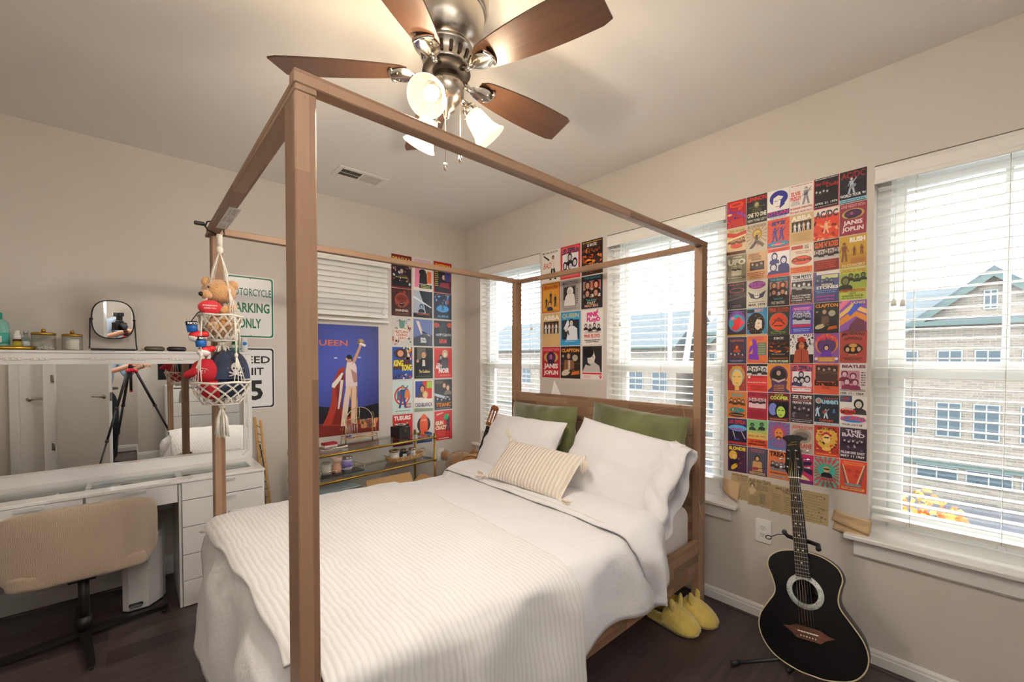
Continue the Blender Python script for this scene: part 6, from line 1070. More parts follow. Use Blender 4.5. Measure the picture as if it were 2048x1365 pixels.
def round_mirror():
    r = thing('vanity_mirror', 'round-cornered tilting mirror in a black metal frame on the shelf', 'mirror', (.085, -2.62, SH)); cy = -2.623
    b = MB(); b.bbox(.045, .125, cy-.095, cy+.095, SH, SH+.012, BLKP, .002); part('base', b, r)
    b = MB(); b.tube([(.085, cy-.104, SH+.014), (.085, cy-.102, SH+.04), (.085, cy-.099, SH+.19)], .0032, BLKP, 8); b.tube([(.085, cy+.104, SH+.006), (.085, cy+.100, SH+.04), (.085, cy+.094, SH+.185)], .0032, BLKP, 8); b.tube([(.085, cy-.1, SH+.012), (.085, cy+.104, SH+.007)], .0032, BLKP, 8)
    for s_ in (-1, 1): b.cyl((.085, cy+s_*.099, SH+.186), (.085, cy+s_*.086, SH+.186), .006, BLKP, 12)
    part('yoke', b, r)
    M = Matrix.Translation((.085, cy, SH+.186)) @ Matrix.Rotation(R_(0.3), 4, 'Z') @ Matrix.Rotation(R_(3.2), 4, 'Y')
    def ol(w_, h_, p=2.7, n=48): return [(w_*(abs(cos(a))**(2/p))*(1 if cos(a) > 0 else -1), h_*(abs(sin(a))**(2/p))*(1 if sin(a) > 0 else -1)) for a in [2*pi*i/n for i in range(n)]]
    f = MB(); f.tube([M @ V((0, y, z)) for y, z in ol(.092, .112)], .0034, BLKP, 8, closed=True); part('frame', f, r)
    g = MB(); g.prism([M @ V((-.003, y, z)) for y, z in ol(.091, .111)], M.to_3x3() @ V((.003, 0, 0)), MIR); part('glass', g, r)
round_mirror()
for nm, lab, y, c1, c2 in (('eyeglasses_case', 'dark olive oval case right of the round-cornered mirror', -2.437, '4a4536', 'a9a288'), ('eyeglasses_case', 'black oval case at the far right of the two cases', -2.328, '1f1d1e', 'b8b8b8')):
    r = thing(nm, lab, 'case', (.09, y, SH)); b = MB()
    b.lathe([(0, 0), (.8, .0), (.97, .25), (1.0, .5), (.97, .75), (.8, .97), (0, 1.0)], mat('#'+c1, .3), (0, 0, 0), 32); b.v = [V((.09+v.x*.028, y+v.y*.05, SH+v.z*.031)) for v in b.v]; part('shell', b, r)
    b = MB(); b.tube([(.09+.0285*cos(a), y+.0508*sin(a), SH+.0155) for a in [2*pi*i/28 for i in range(28)]], .0007, mat('#'+c2, .25, .8), 5, closed=True); part('seam_line', b, r)
b = MB(); b.cyl((.1, -2.50, SH+.013), (.1, -2.485, SH+.013), .0012, BLKP, 6); b.cyl((.1, -2.512, SH+.0015), (.1, -2.487, SH+.0015), .0014, BLKP, 6); single('hair_pin', b, 'thin dark pin lying beside the dark olive case', 'pin')
bottle('pill_bottle', 'green supplement bottle with a black cap standing behind the macrame hanger', 'bottle', (.08, -2.008, SH), [(.018, 0), (.023, .003), (.023, .055), (.02, .064), (.018, .068)], mat('#1f6a3a', .2), [('label', [(.0234, .008), (.0234, .03)], mat('#3a8a86', .5)), ('label', [(.0234, .03), (.0234, .05)], mat('#cfd6cc', .5)), ('cap', [(.02, .067), (.0205, .07), (.0205, .085), (0, .087)], mat('#23302a', .4))])
o = bottle('lotion_bottle', 'white bottle with a blue oval label at the right end of the shelf', 'bottle', (.085, -1.955, SH), [(.015, 0), (.021, .003), (.021, .07), (.018, .078), (.017, .08)], mat('#e3e7e6', .25), [('cap', [(.0175, .08), (.018, .082), (.018, .10), (0, .101)], mat('#dfe4e6', .35))])
b = MB(); b.lathe([(0, 0), (.013, 0), (.013, .001), (0, .0012)], mat('#2f86cf', .4), (.0205, 0, .06), 20, (1, 0, 0)); b.v = [V((v.x, v.y*1.05, v.z)) for v in b.v]; part('blue_label', b, o, world=False)
b = MB(); random.seed(8)
# things lying in the glass topped trays
for i, (y, c, w_, h_) in enumerate(((-3.02, '7ab88a', .05, .03), (-2.95, 'a9b8b0', .08, .02), (-2.62, '9aa8a4', .07, .02), (-2.52, 'c8d0cc', .05, .025), (-2.42, 'd8dcd8', .03, .03), (-2.28, 'e0e4e0', .03, .03), (-2.12, 'b8c0bc', .06, .02))):
    b = MB(); b.bbox(.30, .36+.06*(i % 2), y, y+w_, .6685, .6685+h_, mat('#'+c, .3), .006); single('cosmetics_box', b, ['pale green compact', 'grey compact', 'grey tube', 'frosted case', 'white pot', 'small white box', 'grey-green palette'][i]+' inside the vanity drawer under the glass top', 'cosmetics')
# swivel chair
TWD = ribbed('beige_tweed', '#b8a48e', 1, .006, depth=.2, dist=9, h2='#a8937c', sheen=.4)
def chair():
    r = thing('desk_chair', 'beige tweed swivel chair with a black pedestal pushed up to the vanity', 'chair', (.56, -2.74, 0)); cx, cy = .56, -2.74
    def bk(u, v, o): 
        a = (u-.5)*2; z = .35+.365*v; edge = (1-abs(a)**8)**.25 if abs(a) < 1 else 0
        zz = .532+(z-.532)*(1-.10*abs(a)**5)-.012*a*a*(1 if v > .5 else -1)
        x = .705-.085*abs(a)**2.3*(1.0)+.02*(v-.5); return V((x+o, cy-.005+a*.285, zz))
    b = MB(); n = 30; m = 14; vs = []; fs = []
    def full(u, v):
        # closed rounded slab: v runs round the section
        t = v*2*pi; a = (u-.5)*2; e = max(0, 1-abs(a)**10)**.5; return None
    bm = bmesh.new(); bmesh.ops.create_cube(bm, size=1); bmesh.ops.subdivide_edges(bm, edges=bm.edges[:], cuts=9, use_grid_fill=True)
    for vv in bm.verts:
        x, y, z = vv.co*2; k = 6.0
        q = (abs(x)**k+abs(y)**k+abs(z)**k)**(1/k); s_ = max(abs(x), abs(y), abs(z))/q if q else 1
        x, y, z = x*s_, y*s_, z*s_
        X = .655-.07*abs(y)**2.4+.012*z+x*.026; Z = .532+z*.183-.016*y*y*z-.012*y*y*0
        vv.co = V((X, cy-.0+y*.288, Z))
    part('backrest', MB().bm(bm, TWD, smooth=True), r)
    bm = bmesh.new(); bmesh.ops.create_cube(bm, size=1); bmesh.ops.subdivide_edges(bm, edges=bm.edges[:], cuts=9, use_grid_fill=True)
    for vv in bm.verts:
        x, y, z = vv.co*2; k = 6.0; q = (abs(x)**k+abs(y)**k+abs(z)**k)**(1/k); s_ = max(abs(x), abs(y), abs(z))/q; vv.co = V((.42+x*s_*.24, cy+y*s_*.26, .385+z*s_*.05))
    part('seat', MB().bm(bm, TWD, smooth=True), r)
    b = MB(); b.cyl((cx-.02, cy, .06), (cx-.02, cy, .34), .021, BLKP, 20); b.cyl((cx-.02, cy, .05), (cx-.02, cy, .12), .03, BLKP, 20); b.bbox(cx-.12, cx+.06, cy-.05, cy+.05, .325, .338, BLKP, .003); part('pedestal', b, r)
    for a in (97, 7, 187, 277):
        M = Matrix.Translation((cx-.02, cy, 0)) @ Matrix.Rotation(R_(a), 4, 'Z'); b = MB()
        b.prism([M @ V((x, y, z)) for x, y, z in ((0, -.022, .03), (.33, -.014, .018), (.33, .014, .018), (0, .022, .03))], (0, 0, .022), BLKP); lg = part('leg', b, r)
        g = MB(); g.lathe([(.011, 0), (.012, .018)], mat('#3a3735', .5), M @ V((.315, 0, 0)), 12); part('glide', g, lg)
chair()
def bin_():
    r = thing('waste_bin', 'white pedal bin standing under the vanity beside the drawers', 'bin', (.28, -2.50, 0)); m = mat('#dfe0df', .25, name='white_enamel')
    pts = [(.19, -2.60), (.375, -2.60), (.40, -2.575), (.40, -2.49), (.33, -2.425), (.28, -2.41), (.19, -2.41)]
    part('bin_body', MB().prism([(x, y, .012) for x, y in pts], (0, 0, .37), m), r); part('base_ring', MB().prism([(x*.98+.006, y, 0) for x, y in pts], (0, 0, .012), BLKP), r)
    ld = part('lid', MB().prism([(x, y, .384) for x, y in pts], (0, 0, .03), mat('#c9cac9', .3)), r); part('hinge', MB().bbox(.185, .195, -2.54, -2.47, .36, .40, BLKP, .003), ld)
    p = MB(); p.bbox(.398, .4045, -2.575, -2.515, .03, .05, mat('#2a2a2a', .6), .005); pp = part('pedal_slot', p, r); q = MB(); q.bbox(.402, .425, -2.57, -2.52, .035, .043, mat('#c4c6c8', .2, .9), .003); part('pedal', q, pp)
bin_()
# bamboo rack beside the vanity
BAM = noisy('bamboo', '#b98c52', '#cfa468', 20, (1, 1, 8), rough=.5)
r = thing('bamboo_rack', 'slim bamboo rack leaning in the gap between the vanity and the wall signs', 'rack', (.06, -1.87, 0)); b = MB()
b.tube([(.055, -1.892, 1.0), (.055, -1.80, .0)], .010, BAM, 10); b.tube([(.125, -1.87, .985), (.125, -1.78, 0)], .008, BAM, 10); part('upright', b, r)
b = MB()
for k in range(16): t_ = .06+k*.058; b.tube([(.055, -1.887+.092*t_, 1-t_*1.0+.0), (.125, -1.866+.09*t_, .985-t_*.98)], .0032, mat('#a87b45', .5), 6)
part('rungs', b, r)
b = MB(); b.tube([(.052, -1.86, .80), (.05, -1.815, .5), (.05, -1.80, .3)], .004, BLKP, 6); part('strap', b, r)

# ================================================================ MACRAME HANGER, PLUSH BEAR, CAPS
ROPE = mat('#efe9dd', .9, name='cotton_rope', bump=(260, .5)); MX, MY = 1.16, -2.232
def ring(z, rr, t_=.0048): b = MB(); b.tube([(MX+rr*cos(a), MY+rr*sin(a), z+.002*sin(5*a)) for a in [2*pi*i/40 for i in range(40)]], t_, ROPE, 8, closed=True); return b
def macrame():
    r = thing('macrame_hanger', 'white two-tier macrame rope hanger tied to the canopy rail', 'hanging basket', (MX, MY, 2.0))
    b = MB(); b.tube([(MX, MY, 2.0), (MX, MY, 1.945)], .0125, ROPE, 10); b.ball((MX, MY, 1.93), (.015, .015, .02), ROPE, 12, 8); part('top_knot', b, r)
    st = MB(); st.tube([(MX-.02, -2.29, 2.045), (MX-.01, -2.275, 2.015), (MX, MY-.015, 2.0), (MX+.0, MY+.02, 1.998), (MX, -2.215, 2.02), (MX, -2.21, 2.056), (MX, -2.25, 2.06), (MX, -2.278, 2.05), (MX-.02, -2.285, 2.03)], .0035, BLKP, 6)
    st.bbox(MX-.03, MX-.012, -2.325, -2.285, 2.034, 2.05, BLKP, .004); part('hook_strap', st, r)
    for tier, (z, rr, ztop, dep, zk) in enumerate(((1.62, .087, 1.93, .115, .10), (1.31, .117, 1.60, .10, .14))):
        rg = part('hoop', ring(z, rr), r)
        for k in range(4):
            a = pi/4+k*pi/2-.25; s_ = MB(); dr = V((cos(a), sin(a), 0)); top = V((MX, MY, 1.925)) if tier == 0 else V((MX+.087*cos(a), MY+.087*sin(a), 1.61)); kn = V((MX, MY, 0))+dr*(.055 if tier == 0 else .094); kn.z = z+zk*(1.15 if tier == 0 else .9)
            for q in (-.4, .4): s_.tube([top+V((0, 0, 0)), (top+kn)/2+dr*.006+V((-sin(a), cos(a), 0))*q*.01, kn], .0026, ROPE, 6)
            s_.ball(kn, (.008, .008, .012), ROPE, 8, 6)
            for q in (-1.5, -.5, .5, 1.5): a2 = a+q*.16; s_.tube([kn, (kn+V((MX+rr*cos(a2), MY+rr*sin(a2), z)))/2+dr*.004, (MX+rr*cos(a2), MY+rr*sin(a2), z)], .0022, ROPE, 6)
            part('cord_bundle', s_, r)
        nt_ = MB(); n = 12; lv = 4; r2 = rr*.62
        def NP(i, j):  # knot positions of the net
            a = 2*pi*(i+.5*(j % 2))/n; f = j/lv; q = rr+(r2-rr)*f**1.6; return V((MX+q*cos(a), MY+q*sin(a), z-dep*f))
        for j in range(lv):
            for i in range(n):
                for i2 in ((i, i-1) if j % 2 == 0 else (i, i+1)):
                    p, q = NP(i, j), NP(i2, j+1); e_ = (q-p).cross(V((p.x-MX, p.y-MY, 0))).normalized()*.0022
                    for sg in (-1, 1): nt_.tube([p+e_*sg, q+e_*sg], .0017, ROPE, 5)
                if j: nt_.ball(NP(i, j), .0042, ROPE, 6, 5)
        for i in range(n): nt_.tube([NP(i, lv), (MX, MY, z-dep-.006)], .002, ROPE, 5)
        nt_.tube([(MX+r2*cos(a), MY+r2*sin(a), z-dep) for a in [2*pi*i/24 for i in range(24)]], .003, ROPE, 6, closed=True)
        part('net_basket', nt_, rg)
        L = (.035, .135)[tier]; zt = z-dep-.006; ts = MB(); ts.ball((MX, MY, zt-.008), (.014, .014, .014), ROPE, 10, 8); random.seed(tier)
        for k in range(34):
            a, q = random.uniform(0, 2*pi), random.uniform(.2, 1)*(.028 if tier else .036); e_ = V((cos(a), sin(a), 0))*q; ts.tube([(MX, MY, zt-.012), V((MX, MY, zt-.012-L*.4))+e_*.8, V((MX, MY, zt-.012-L*random.uniform(.85, 1.08)))+e_], .0032, ROPE, 5)
        part('tassel', ts, r)
    return r
macrame()
FUR = noisy('honey_plush', '#d39a5f', '#e2b27a', 30, rough=1, bump=.8, bsc=160, sheen=.8); FURB = noisy('brown_plush', '#8f6236', '#a87a48', 26, rough=1, bump=.9, bsc=140, sheen=.8); EYE = mat('#1a1210', .1)
def fuzz(b, c, rr, m, seed, n=500, L=.006):
    random.seed(seed); c = V(c)
    for k in range(n):
        u = random.uniform(-1, 1); a = random.uniform(0, 2*pi); s_ = math.sqrt(1-u*u); d = V((s_*cos(a), s_*sin(a), u)); p = c+V((d.x*rr[0], d.y*rr[1], d.z*rr[2])); t_ = d.orthogonal().normalized()*.0009
        e_ = p+d*L+V((random.uniform(-1, 1), random.uniform(-1, 1), random.uniform(-1, 1)))*L*.6; b.add([p-t_, p+t_, e_], [(0, 1, 2)], m)
r = thing('teddy_bear', 'small honey plush bear holding a red heart in the upper macrame basket', 'plush toy', (MX, MY, 1.525)); cx, cy = MX-.005, MY-.0
b = MB(); b.ball((cx, cy+.0, 1.578), (.055, .055, .052), FUR); fuzz(b, (cx, cy, 1.578), (.055, .055, .052), FUR, 1); part('torso', b, r)
b = MB(); b.ball((cx, cy-.002, 1.735), (.060, .066, .056), FUR, 20, 14); b.ball((cx+.03, cy-.055, 1.712), (.026, .024, .022), FUR); fuzz(b, (cx, cy-.002, 1.735), (.06, .066, .056), FUR, 2, 900)
h_ = part('head', b, r)
for s_, p in ((1, (cx+.01, cy+.05, 1.768)), (-1, (cx-.0, cy-.050, 1.775))): q = MB(); q.ball(p, (.014, .022, .022), FUR); fuzz(q, p, (.014, .022, .022), FUR, 3, 120, .004); part('ear', q, h_)
q = MB(); q.ball((cx+.045, cy-.078, 1.712), (.008, .009, .010), EYE); part('nose', q, h_)
for y in (-.05, -.018): q = MB(); q.ball((cx+.052, cy+y, 1.745), .005, EYE, 10, 8); part('eye', q, h_)
HRT = mat('#c8202c', .6, sheen=.4)
q = MB(); q.ball((cx+.055, cy-.045, 1.652), (.022, .046, .034), HRT, 20, 14); ht = part('heart', q, r)
q = MB(); put_text(q, "SOMEBODY", mat('#f0e0e0', .6), (cx+.0772, cy-.075, 1.656), (0, 1, 0), (0, 0, 1), .055, .006); put_text(q, "LOVES YOU", mat('#f0e0e0', .6), (cx+.0772, cy-.07, 1.644), (0, 1, 0), (0, 0, 1), .045, .006); part('lettering', q, ht, normals=False)
for (p0, p1, ra) in (((cx+.02, cy+.055, 1.668), (cx+.062, cy+.005, 1.640), .026), ((cx-.0, cy-.05, 1.668), (cx+.05, cy-.075, 1.645), .02)):
    q = MB(); a, c = V(p0), V(p1); Mq = (c-a).to_track_quat('Z', 'Y').to_matrix(); q.ball((a+c)/2, (ra*.85, ra*.85, (c-a).length/2+ra*.6), FUR, 16, 10, Mq); part('arm', q, r)
for y in (-.035, .035): q = MB(); q.ball((cx+.04, cy+y, 1.568), (.034, .024, .024), FUR); part('leg', q, r)
# mini boxing gloves hanging from the upper hoop
def glove(c, rz, lab, sc_=1):
    r = thing('boxing_glove_charm', lab, 'ornament', c, rz); bl = mat('#1f5fae', .35); rd = mat('#d2272f', .35); wh = mat('#ecebe8', .4)
    b = MB(); b.ball((0, -.012, -.012), (.024*sc_, .034*sc_, .024*sc_), rd, 18, 12); b.ball((.006, .012, -.004), (.014, .02, .014), rd, 14, 10); part('glove', b, r, world=False)
    b = MB(); b.ball((.0, -.018, -.020), (.0225, .030, .020), wh, 16, 10); part('white_panel', b, r, world=False)
    b = MB(); b.cyl((0, -.03, .004), (0, -.034, .038), .0195, bl, 18, .021); part('cuff', b, r, world=False)
    b = MB(); b.cyl((0, -.0335, .034), (0, -.035, .052), .0215, BLKP, 18); bk = part('cuff_band', b, r, world=False)
    b = MB(); put_text(b, 'RICO', mat('#f0f0f0', .5), (.0222, -.052, .037), (0, 1, 0), (0, 0, 1), .034, .010, .03); part('lettering', b, bk, world=False, normals=False)
    b = MB(); b.tube([(0, -.035, .052), (.0, -.012, .09), (0, .03, .125)], .0022, BLKP, 6); part('strap', b, r, world=False)
glove((MX+.03, MY-.078, 1.535), .1, 'red white and blue miniature boxing glove lettered RICO below the plush bear'); glove((MX+.02, MY-.052, 1.47), .5, 'lower red and blue miniature boxing glove hanging beside the rope hanger', .9)
def cap_mesh(c, w_, d, h_, m, seed):
    b = MB(); 
    def f(u, v):
        a = 2*pi*u; t_ = v*pi/2; q = 1+.05*nz(cos(a)*2, sin(a)*2, seed+v*2, 1.4); return V((c[0]+d*cos(a)*cos(t_)**.8*q, c[1]+w_*sin(a)*cos(t_)**.8*q, c[2]+h_*sin(t_)*(1+.04*nz(a, v, seed, 2))))
    b.grid(f, 36, 14, m); return b
DEN = noisy('dark_denim', '#22293c', '#33405a', 14, rough=.85, bump=.3, bsc=90)
r = thing('denim_cap', 'dark denim cap with a white skull emblem in the lower macrame basket', 'cap', (MX, MY+.03, 1.30)); b = cap_mesh((MX+.0, MY+.028, 1.325), .088, .075, .135, DEN, 2); part('crown', b, r, normals=False)
b = MB(); b.ball((MX+.01, MY+.02, 1.285), (.07, .078, .05), DEN, 20, 12); part('folded_brim', b, r)
b = MB(); 
for k in range(5): a = -pi/2+k*pi/4; b.tube([(MX+.0755*cos(a)*cos(t_)**.8, MY+.028+.0885*sin(a)*cos(t_)**.8, 1.326+.136*sin(t_)) for t_ in [j*pi/2/10 for j in range(10)]], .0012, mat('#6a4a38', .8), 5)
b.ball((MX, MY+.028, 1.462), .006, DEN, 10, 6); part('seam_stitching', b, r)
SKU = mat('#e6e3e3', .7)
b = MB(); ex, ey, ez = MX+.0735, MY+.030, 1.370
def SP(y, z, d=.0015): 
    yy = (y-.0)/.088; q = math.sqrt(max(0, 1-yy*yy)); vz = max(0, min(1, (z+ez-1.325)/.135)); return V((MX+.077*q*(1-vz*vz)**.45+d, MY+.028+y, ez+z))
for (y, z, a_, b_, m, d) in ((.018, .010, .017, .022, SKU, .003), (.018, -.012, .011, .010, SKU, .003), (.011, .006, .0042, .0045, DEN, .005), (.024, .004, .0042, .0045, DEN, .005), (.018, -.003, .002, .003, DEN, .005)):
    pts = [SP(y+a_*cos(t_), z+b_*sin(t_), d) for t_ in [2*pi*i/18 for i in range(18)]]; b.add(pts, [tuple(range(18))], m)
for sg in (-1, 1): b.tube([SP(.018-sg*.026, -.030, .003), SP(.018, -.022, .004), SP(.018+sg*.026, -.012, .003)], .0032, SKU, 6)
for y, z in ((.018, .048), (-.012, .006), (.05, .006)): b.ball(SP(y, z, .002), .0016, SKU, 6, 5)
part('skull_emblem', b, r, normals=False)
RED = mat('#b01a26', .8, name='red_cotton')
r = thing('red_cap', 'red cap with a white embroidered rose leaning out of the lower macrame basket', 'cap', (MX, MY-.06, 1.30)); b = MB()
def rf(u, v):
    a = -1.9+3.0*u; t_ = v*pi/2; return V((MX+.015+.05*cos(a*.8)*cos(t_)**.7, MY-.055-.088*math.cos(t_)**.6*(1-.35*u)+.02*u, 1.335+.055*sin(a)*cos(t_)+.04*v))
b.ball((MX+.012, MY-.050, 1.360), (.050, .068, .058), RED, 24, 16, Matrix.Rotation(-.45, 3, 'X')); b.ball((MX+.02, MY-.098, 1.362), (.040, .052, .020), RED, 20, 12, Matrix.Rotation(.45, 3, 'X')); b.ball((MX+.01, MY-.03, 1.28), (.06, .055, .05), RED, 20, 12); part('cap_body', b, r)
b = MB(); random.seed(2)
for k in range(16):
    a = random.uniform(0, 6.3); q = random.uniform(0, .016); cc = V((MX+.064, MY-.082+q*cos(a)*1.2, 1.372+q*sin(a))); b.tube([cc+V((-.004*((q/.016)**2), .007*cos(a+t_), .006*sin(a+t_))) for t_ in (0, .8, 1.6, 2.4)], .0009, SKU, 4)
part('rose_embroidery', b, r)
# ================================================================ CONSOLE TABLE AND WHAT STANDS ON IT
BRC = V((.062, -.61, 0)); CU = V((.127, -.992, 0)); CV = V((.992, .127, 0)); CRZ = math.atan2(.127, .992)
def CT(a, b, z): return BRC+CU*a+CV*b+V((0, 0, z))
def console():
    r = thing('console_table', 'narrow gold console table with two glass shelves against the left wall', 'table', CT(.55, .14, 0)); R1 = .0105
    for a, b in ((0, 0), (0, .285), (1.10, 0), (1.10, .285)):
        p = MB(); q = CT(a, b, 0); e_ = .03 if (a, b) == (0, 0) else 0; p.cyl(q+CU*(-0), q+V((0, 0, .757)), R1, GOLDB, 14); p.ball(q+V((0, 0, .762)), .013, GOLDB, 12, 8); lg = part('leg', p, r)
        for z in (.735, .54): k = MB(); k.cyl(q+V((0, 0, z-.014)), q+V((0, 0, z+.014)), .0145, GOLDB, 14); part('collar', k, lg)
    for z in (.735, .54, .16):
        f = MB()
        for (a, b, c, d) in ((0, 0, 1.10, 0), (0, .285, 1.10, .285), (0, 0, 0, .285), (1.10, 0, 1.10, .285)): f.tube([CT(a, b, z), CT(c, d, z)], .0095, GOLDB, 10)
        o = part('shelf_rail', f, r); g = MB(); M = Matrix.Translation(CT(.55, .1425, 0)) @ Matrix.Rotation(CRZ, 4, 'Z'); g.box(-.1425, .1425, -.545, .545, z+.0095, z+.0145, GLASS, M); part('glass_shelf', g, o)
console()
ZT1, ZT2 = .7496, .5546
def cyl_thing(name, label, cat, a, b, z, segs, n=28):
    c = CT(a, b, z); r = thing(name, label, cat, c)
    for nm, pr, m in segs: q = MB(); q.lathe(pr, m, (0, 0, 0), n); part(nm, q, r, world=False)
    return r
# jewellery stand
def jewel():
    c = CT(.60, .085, ZT1); r = thing('jewelry_stand', 'gold wire arch jewelry stand with hanging necklaces on the console table', 'jewelry stand', c); M = Matrix.Translation(c) @ Matrix.Rotation(CRZ, 4, 'Z'); g = mat('#d8c49a', .25, .9, name='pale_gold_wire'); W_ = .118
    P = lambda y, x, z: M @ V((x, y, z))
    f = MB(); f.tube([P(-W_, 0, 0), P(-W_, 0, .17)]+[P(-W_*cos(t_), 0, .17+.115*sin(t_)) for t_ in [k*pi/16 for k in range(17)]]+[P(W_, 0, 0)], .0028, g, 8)
    f.tube([P(0, 0, .285), P(0, 0, .175)], .0022, g, 6); f.tube([P(-W_, 0, .19), P(0, 0, .205)], .0024, g, 6); f.tube([P(0, 0, .175), P(W_, 0, .185)], .0024, g, 6); part('arch_frame', f, r)
    t_ = MB(); 
    for z in (.045, .062): t_.tube([P(-.135, -.04, z), P(.135, -.04, z), P(.135, .045, z), P(-.135, .045, z)], .002, g, 6, closed=True)
    for y in (-.135, .135):
        for x in (-.04, .045): t_.tube([P(y, x, 0), P(y*.86, x*.2, .24)], .0018, g, 5)
    for y in (-.13, -.065, 0, .065, .13): t_.tube([P(y, -.04, .045), P(y, .045, .045)], .0016, g, 5)
    tr = part('wire_tray', t_, r)
    b = MB(); M2 = M; b.box(-.04, .045, -.135, .135, .0455, .047, mat('#d8b98c', .6), M); part('tray_base', b, tr)
    random.seed(6); k = 0
    for y, L in ((-.10, .13), (-.085, .15), (-.065, .14), (-.045, .12), (-.022, .14)):
        n = MB(); n.tube([P(y-.004, .004, .195), P(y-.003, .005, .195-L*.8), P(y, .006, .195-L), P(y+.003, .005, .195-L*.8), P(y+.004, .004, .195)], .0011, mat('#cfc6b4', .2, .9), 4); n.ball(P(y, .006, .193-L), .004, mat('#d9d2c4', .2, .7), 8, 6); part('necklace', n, r)
    for i in range(7):
        y = .015+i*.014; n = MB(); 
        for q in range(3): n.tube([P(y+.006*cos(t2), .005, .165-q*.022+.008*sin(t2)) for t2 in [j*2*pi/8 for j in range(8)]], .0011, mat('#8d8a86' if i % 2 else '#c9a56a', .25, .9), 4, closed=True)
        part('earring', n, r)
    b = MB(); random.seed(9)
    for q in range(26): b.ball(P(-.115+random.random()*.05, random.uniform(-.02, .03), .052+random.random()*.018), .006, mat('#5a2f9a' if q % 2 else '#7a52b8', .2), 6, 5)
    part('purple_beads', b, r)
    b = MB()
    for q in range(16): y = -.04+q*.0105; b.tube([P(y+.008*cos(t2), .01*((q % 3)-1), .054+.007*sin(t2)) for t2 in [j*2*pi/8 for j in range(8)]], .0014, mat('#c98f7a' if q % 3 else '#e0dcd4', .3, .6), 4, closed=True)
    part('bracelet', b, r)
jewel()
def boxth(name, label, cat, a, b, z, sx, sy, sz, m, bev=.003, extra=None):
    c = CT(a, b, z); r = thing(name, label, cat, c, CRZ); q = MB(); q.bbox(-sx/2, sx/2, -sy/2, sy/2, 0, sz, m, bev); part('box_body' if extra else name+'_body', q, r, world=False)
    if extra: extra(r, sx, sy, sz)
    return r
def ex(r, sx, sy, sz):
    q = MB(); q.bbox(-sx/2-.001, sx/2+.001, -sy/2-.001, sy/2+.001, sz*.62, sz+.001, mat('#1d1a1b', .55), .004); ld = part('lid', q, r, world=False)
    k = MB(); k.tube([(sx/2+.004, .008*cos(t_), sz*.72+.010*sin(t_)) for t_ in [j*2*pi/14 for j in range(14)]], .0018, GOLD, 6, closed=True); part('ring_pull', k, ld, world=False)
boxth('jewelry_box', 'black box with a gold ring pull near the right end of the console table', 'box', .235, .115, ZT1, .13, .115, .088, mat('#231f21', .6), extra=ex)
c = CT(.235, .115, ZT1+.0895); r = thing('shell_dish', 'pearly shell dish with small trinkets on top of the black box', 'dish', c); q = MB(); q.lathe([(.012, 0), (.03, .006), (.048, .018), (.05, .02), (.046, .019), (.028, .009), (0, .005)], mat('#e2dccd', .2), (0, 0, 0), 28, rib=.06, nr=9); part('shell', q, r, world=False)
q = MB(); 
for k in range(5): q.ball((.02*cos(k*1.3), .02*sin(k*1.3), .016+.003*(k % 2)), .007, mat('#b9a68c' if k % 2 else '#3a3532', .3), 8, 6)
part('trinkets', q, r, world=False)
def ex2(r, sx, sy, sz): q = MB(); q.bbox(-sx/2-.0005, sx/2+.0005, -sy/2-.0005, sy/2+.0005, sz*.5, sz+.0005, mat('#a81f2c', .35), .002); part('red_lid', q, r, world=False)
boxth('ring_box', 'small red-topped white box on the left part of the console table', 'box', .835, .06, ZT1, .06, .10, .032, mat('#e8dfd8', .4), extra=ex2)
c = CT(.90, .15, ZT1); r = thing('hand_mirror', 'small silver hand mirror lying on the left part of the console table', 'mirror', c); q = MB(); q.lathe([(0, 0), (.042, 0), (.044, .005), (.038, .007), (0, .007)], mat('#cfc9c2', .2, .9), (0, 0, 0), 30); part('mirror_head', q, r, world=False); q = MB(); q.tube([(0.0, .04, .004), (.01, .10, .005), (.015, .15, .012)], [.007, .006, .008], mat('#e6e2dc', .3), 8); part('handle', q, r, world=False)
# candles on the mirrored tray
c = CT(.80, .135, ZT2); r = thing('candle_tray', 'mirrored tray with gold rail under the three candles on the lower shelf', 'tray', c, CRZ); q = MB(); q.bbox(-.075, .075, -.17, .17, 0, .008, mat('#4f5254', .15, .6), .002); part('tray_base', q, r, world=False); g_ = MB()
g_.tube([(-.075, -.17, .045), (.075, -.17, .045), (.075, .17, .045), (-.075, .17, .045)], .0022, mat('#cfc6b0', .25, .9), 6, closed=True)
for x in (-.075, .075):
    for y in (-.17, -.057, .057, .17): g_.tube([(x, y, .005), (x, y, .05)], .0022, mat('#cfc6b0', .25, .9), 6)
part('tray_rail', g_, r, world=False)
ZC = ZT2+.0085; GL2 = mat('#e8e4da', .1, name='candle_glass', alpha=.5)
cyl_thing('candle', 'white candle in a clear glass at the left of the mirrored tray', 'candle', .895, .13, ZC, [('wax', [(0, .002), (.033, .002), (.033, .06), (0, .062)], mat('#efe9de', .5)), ('glass', [(.036, 0), (.036, .082)], GL2), ('rim', [(.036, .08), (.0375, .082), (.036, .085), (.034, .083)], mat('#cfcac0', .2, .8))])
cyl_thing('wax_warmer', 'pink ceramic wax warmer with a waist in the middle of the mirrored tray', 'wax warmer', .815, .135, ZC, [('stand', [(.03, 0), (.034, .003), (.033, .04), (.024, .065), (.026, .075)], mat('#d9a78f', .35)), ('bowl', [(.026, .074), (.036, .088), (.038, .112), (.036, .113), (.033, .10), (0, .092)], mat('#e6c4b0', .3))])
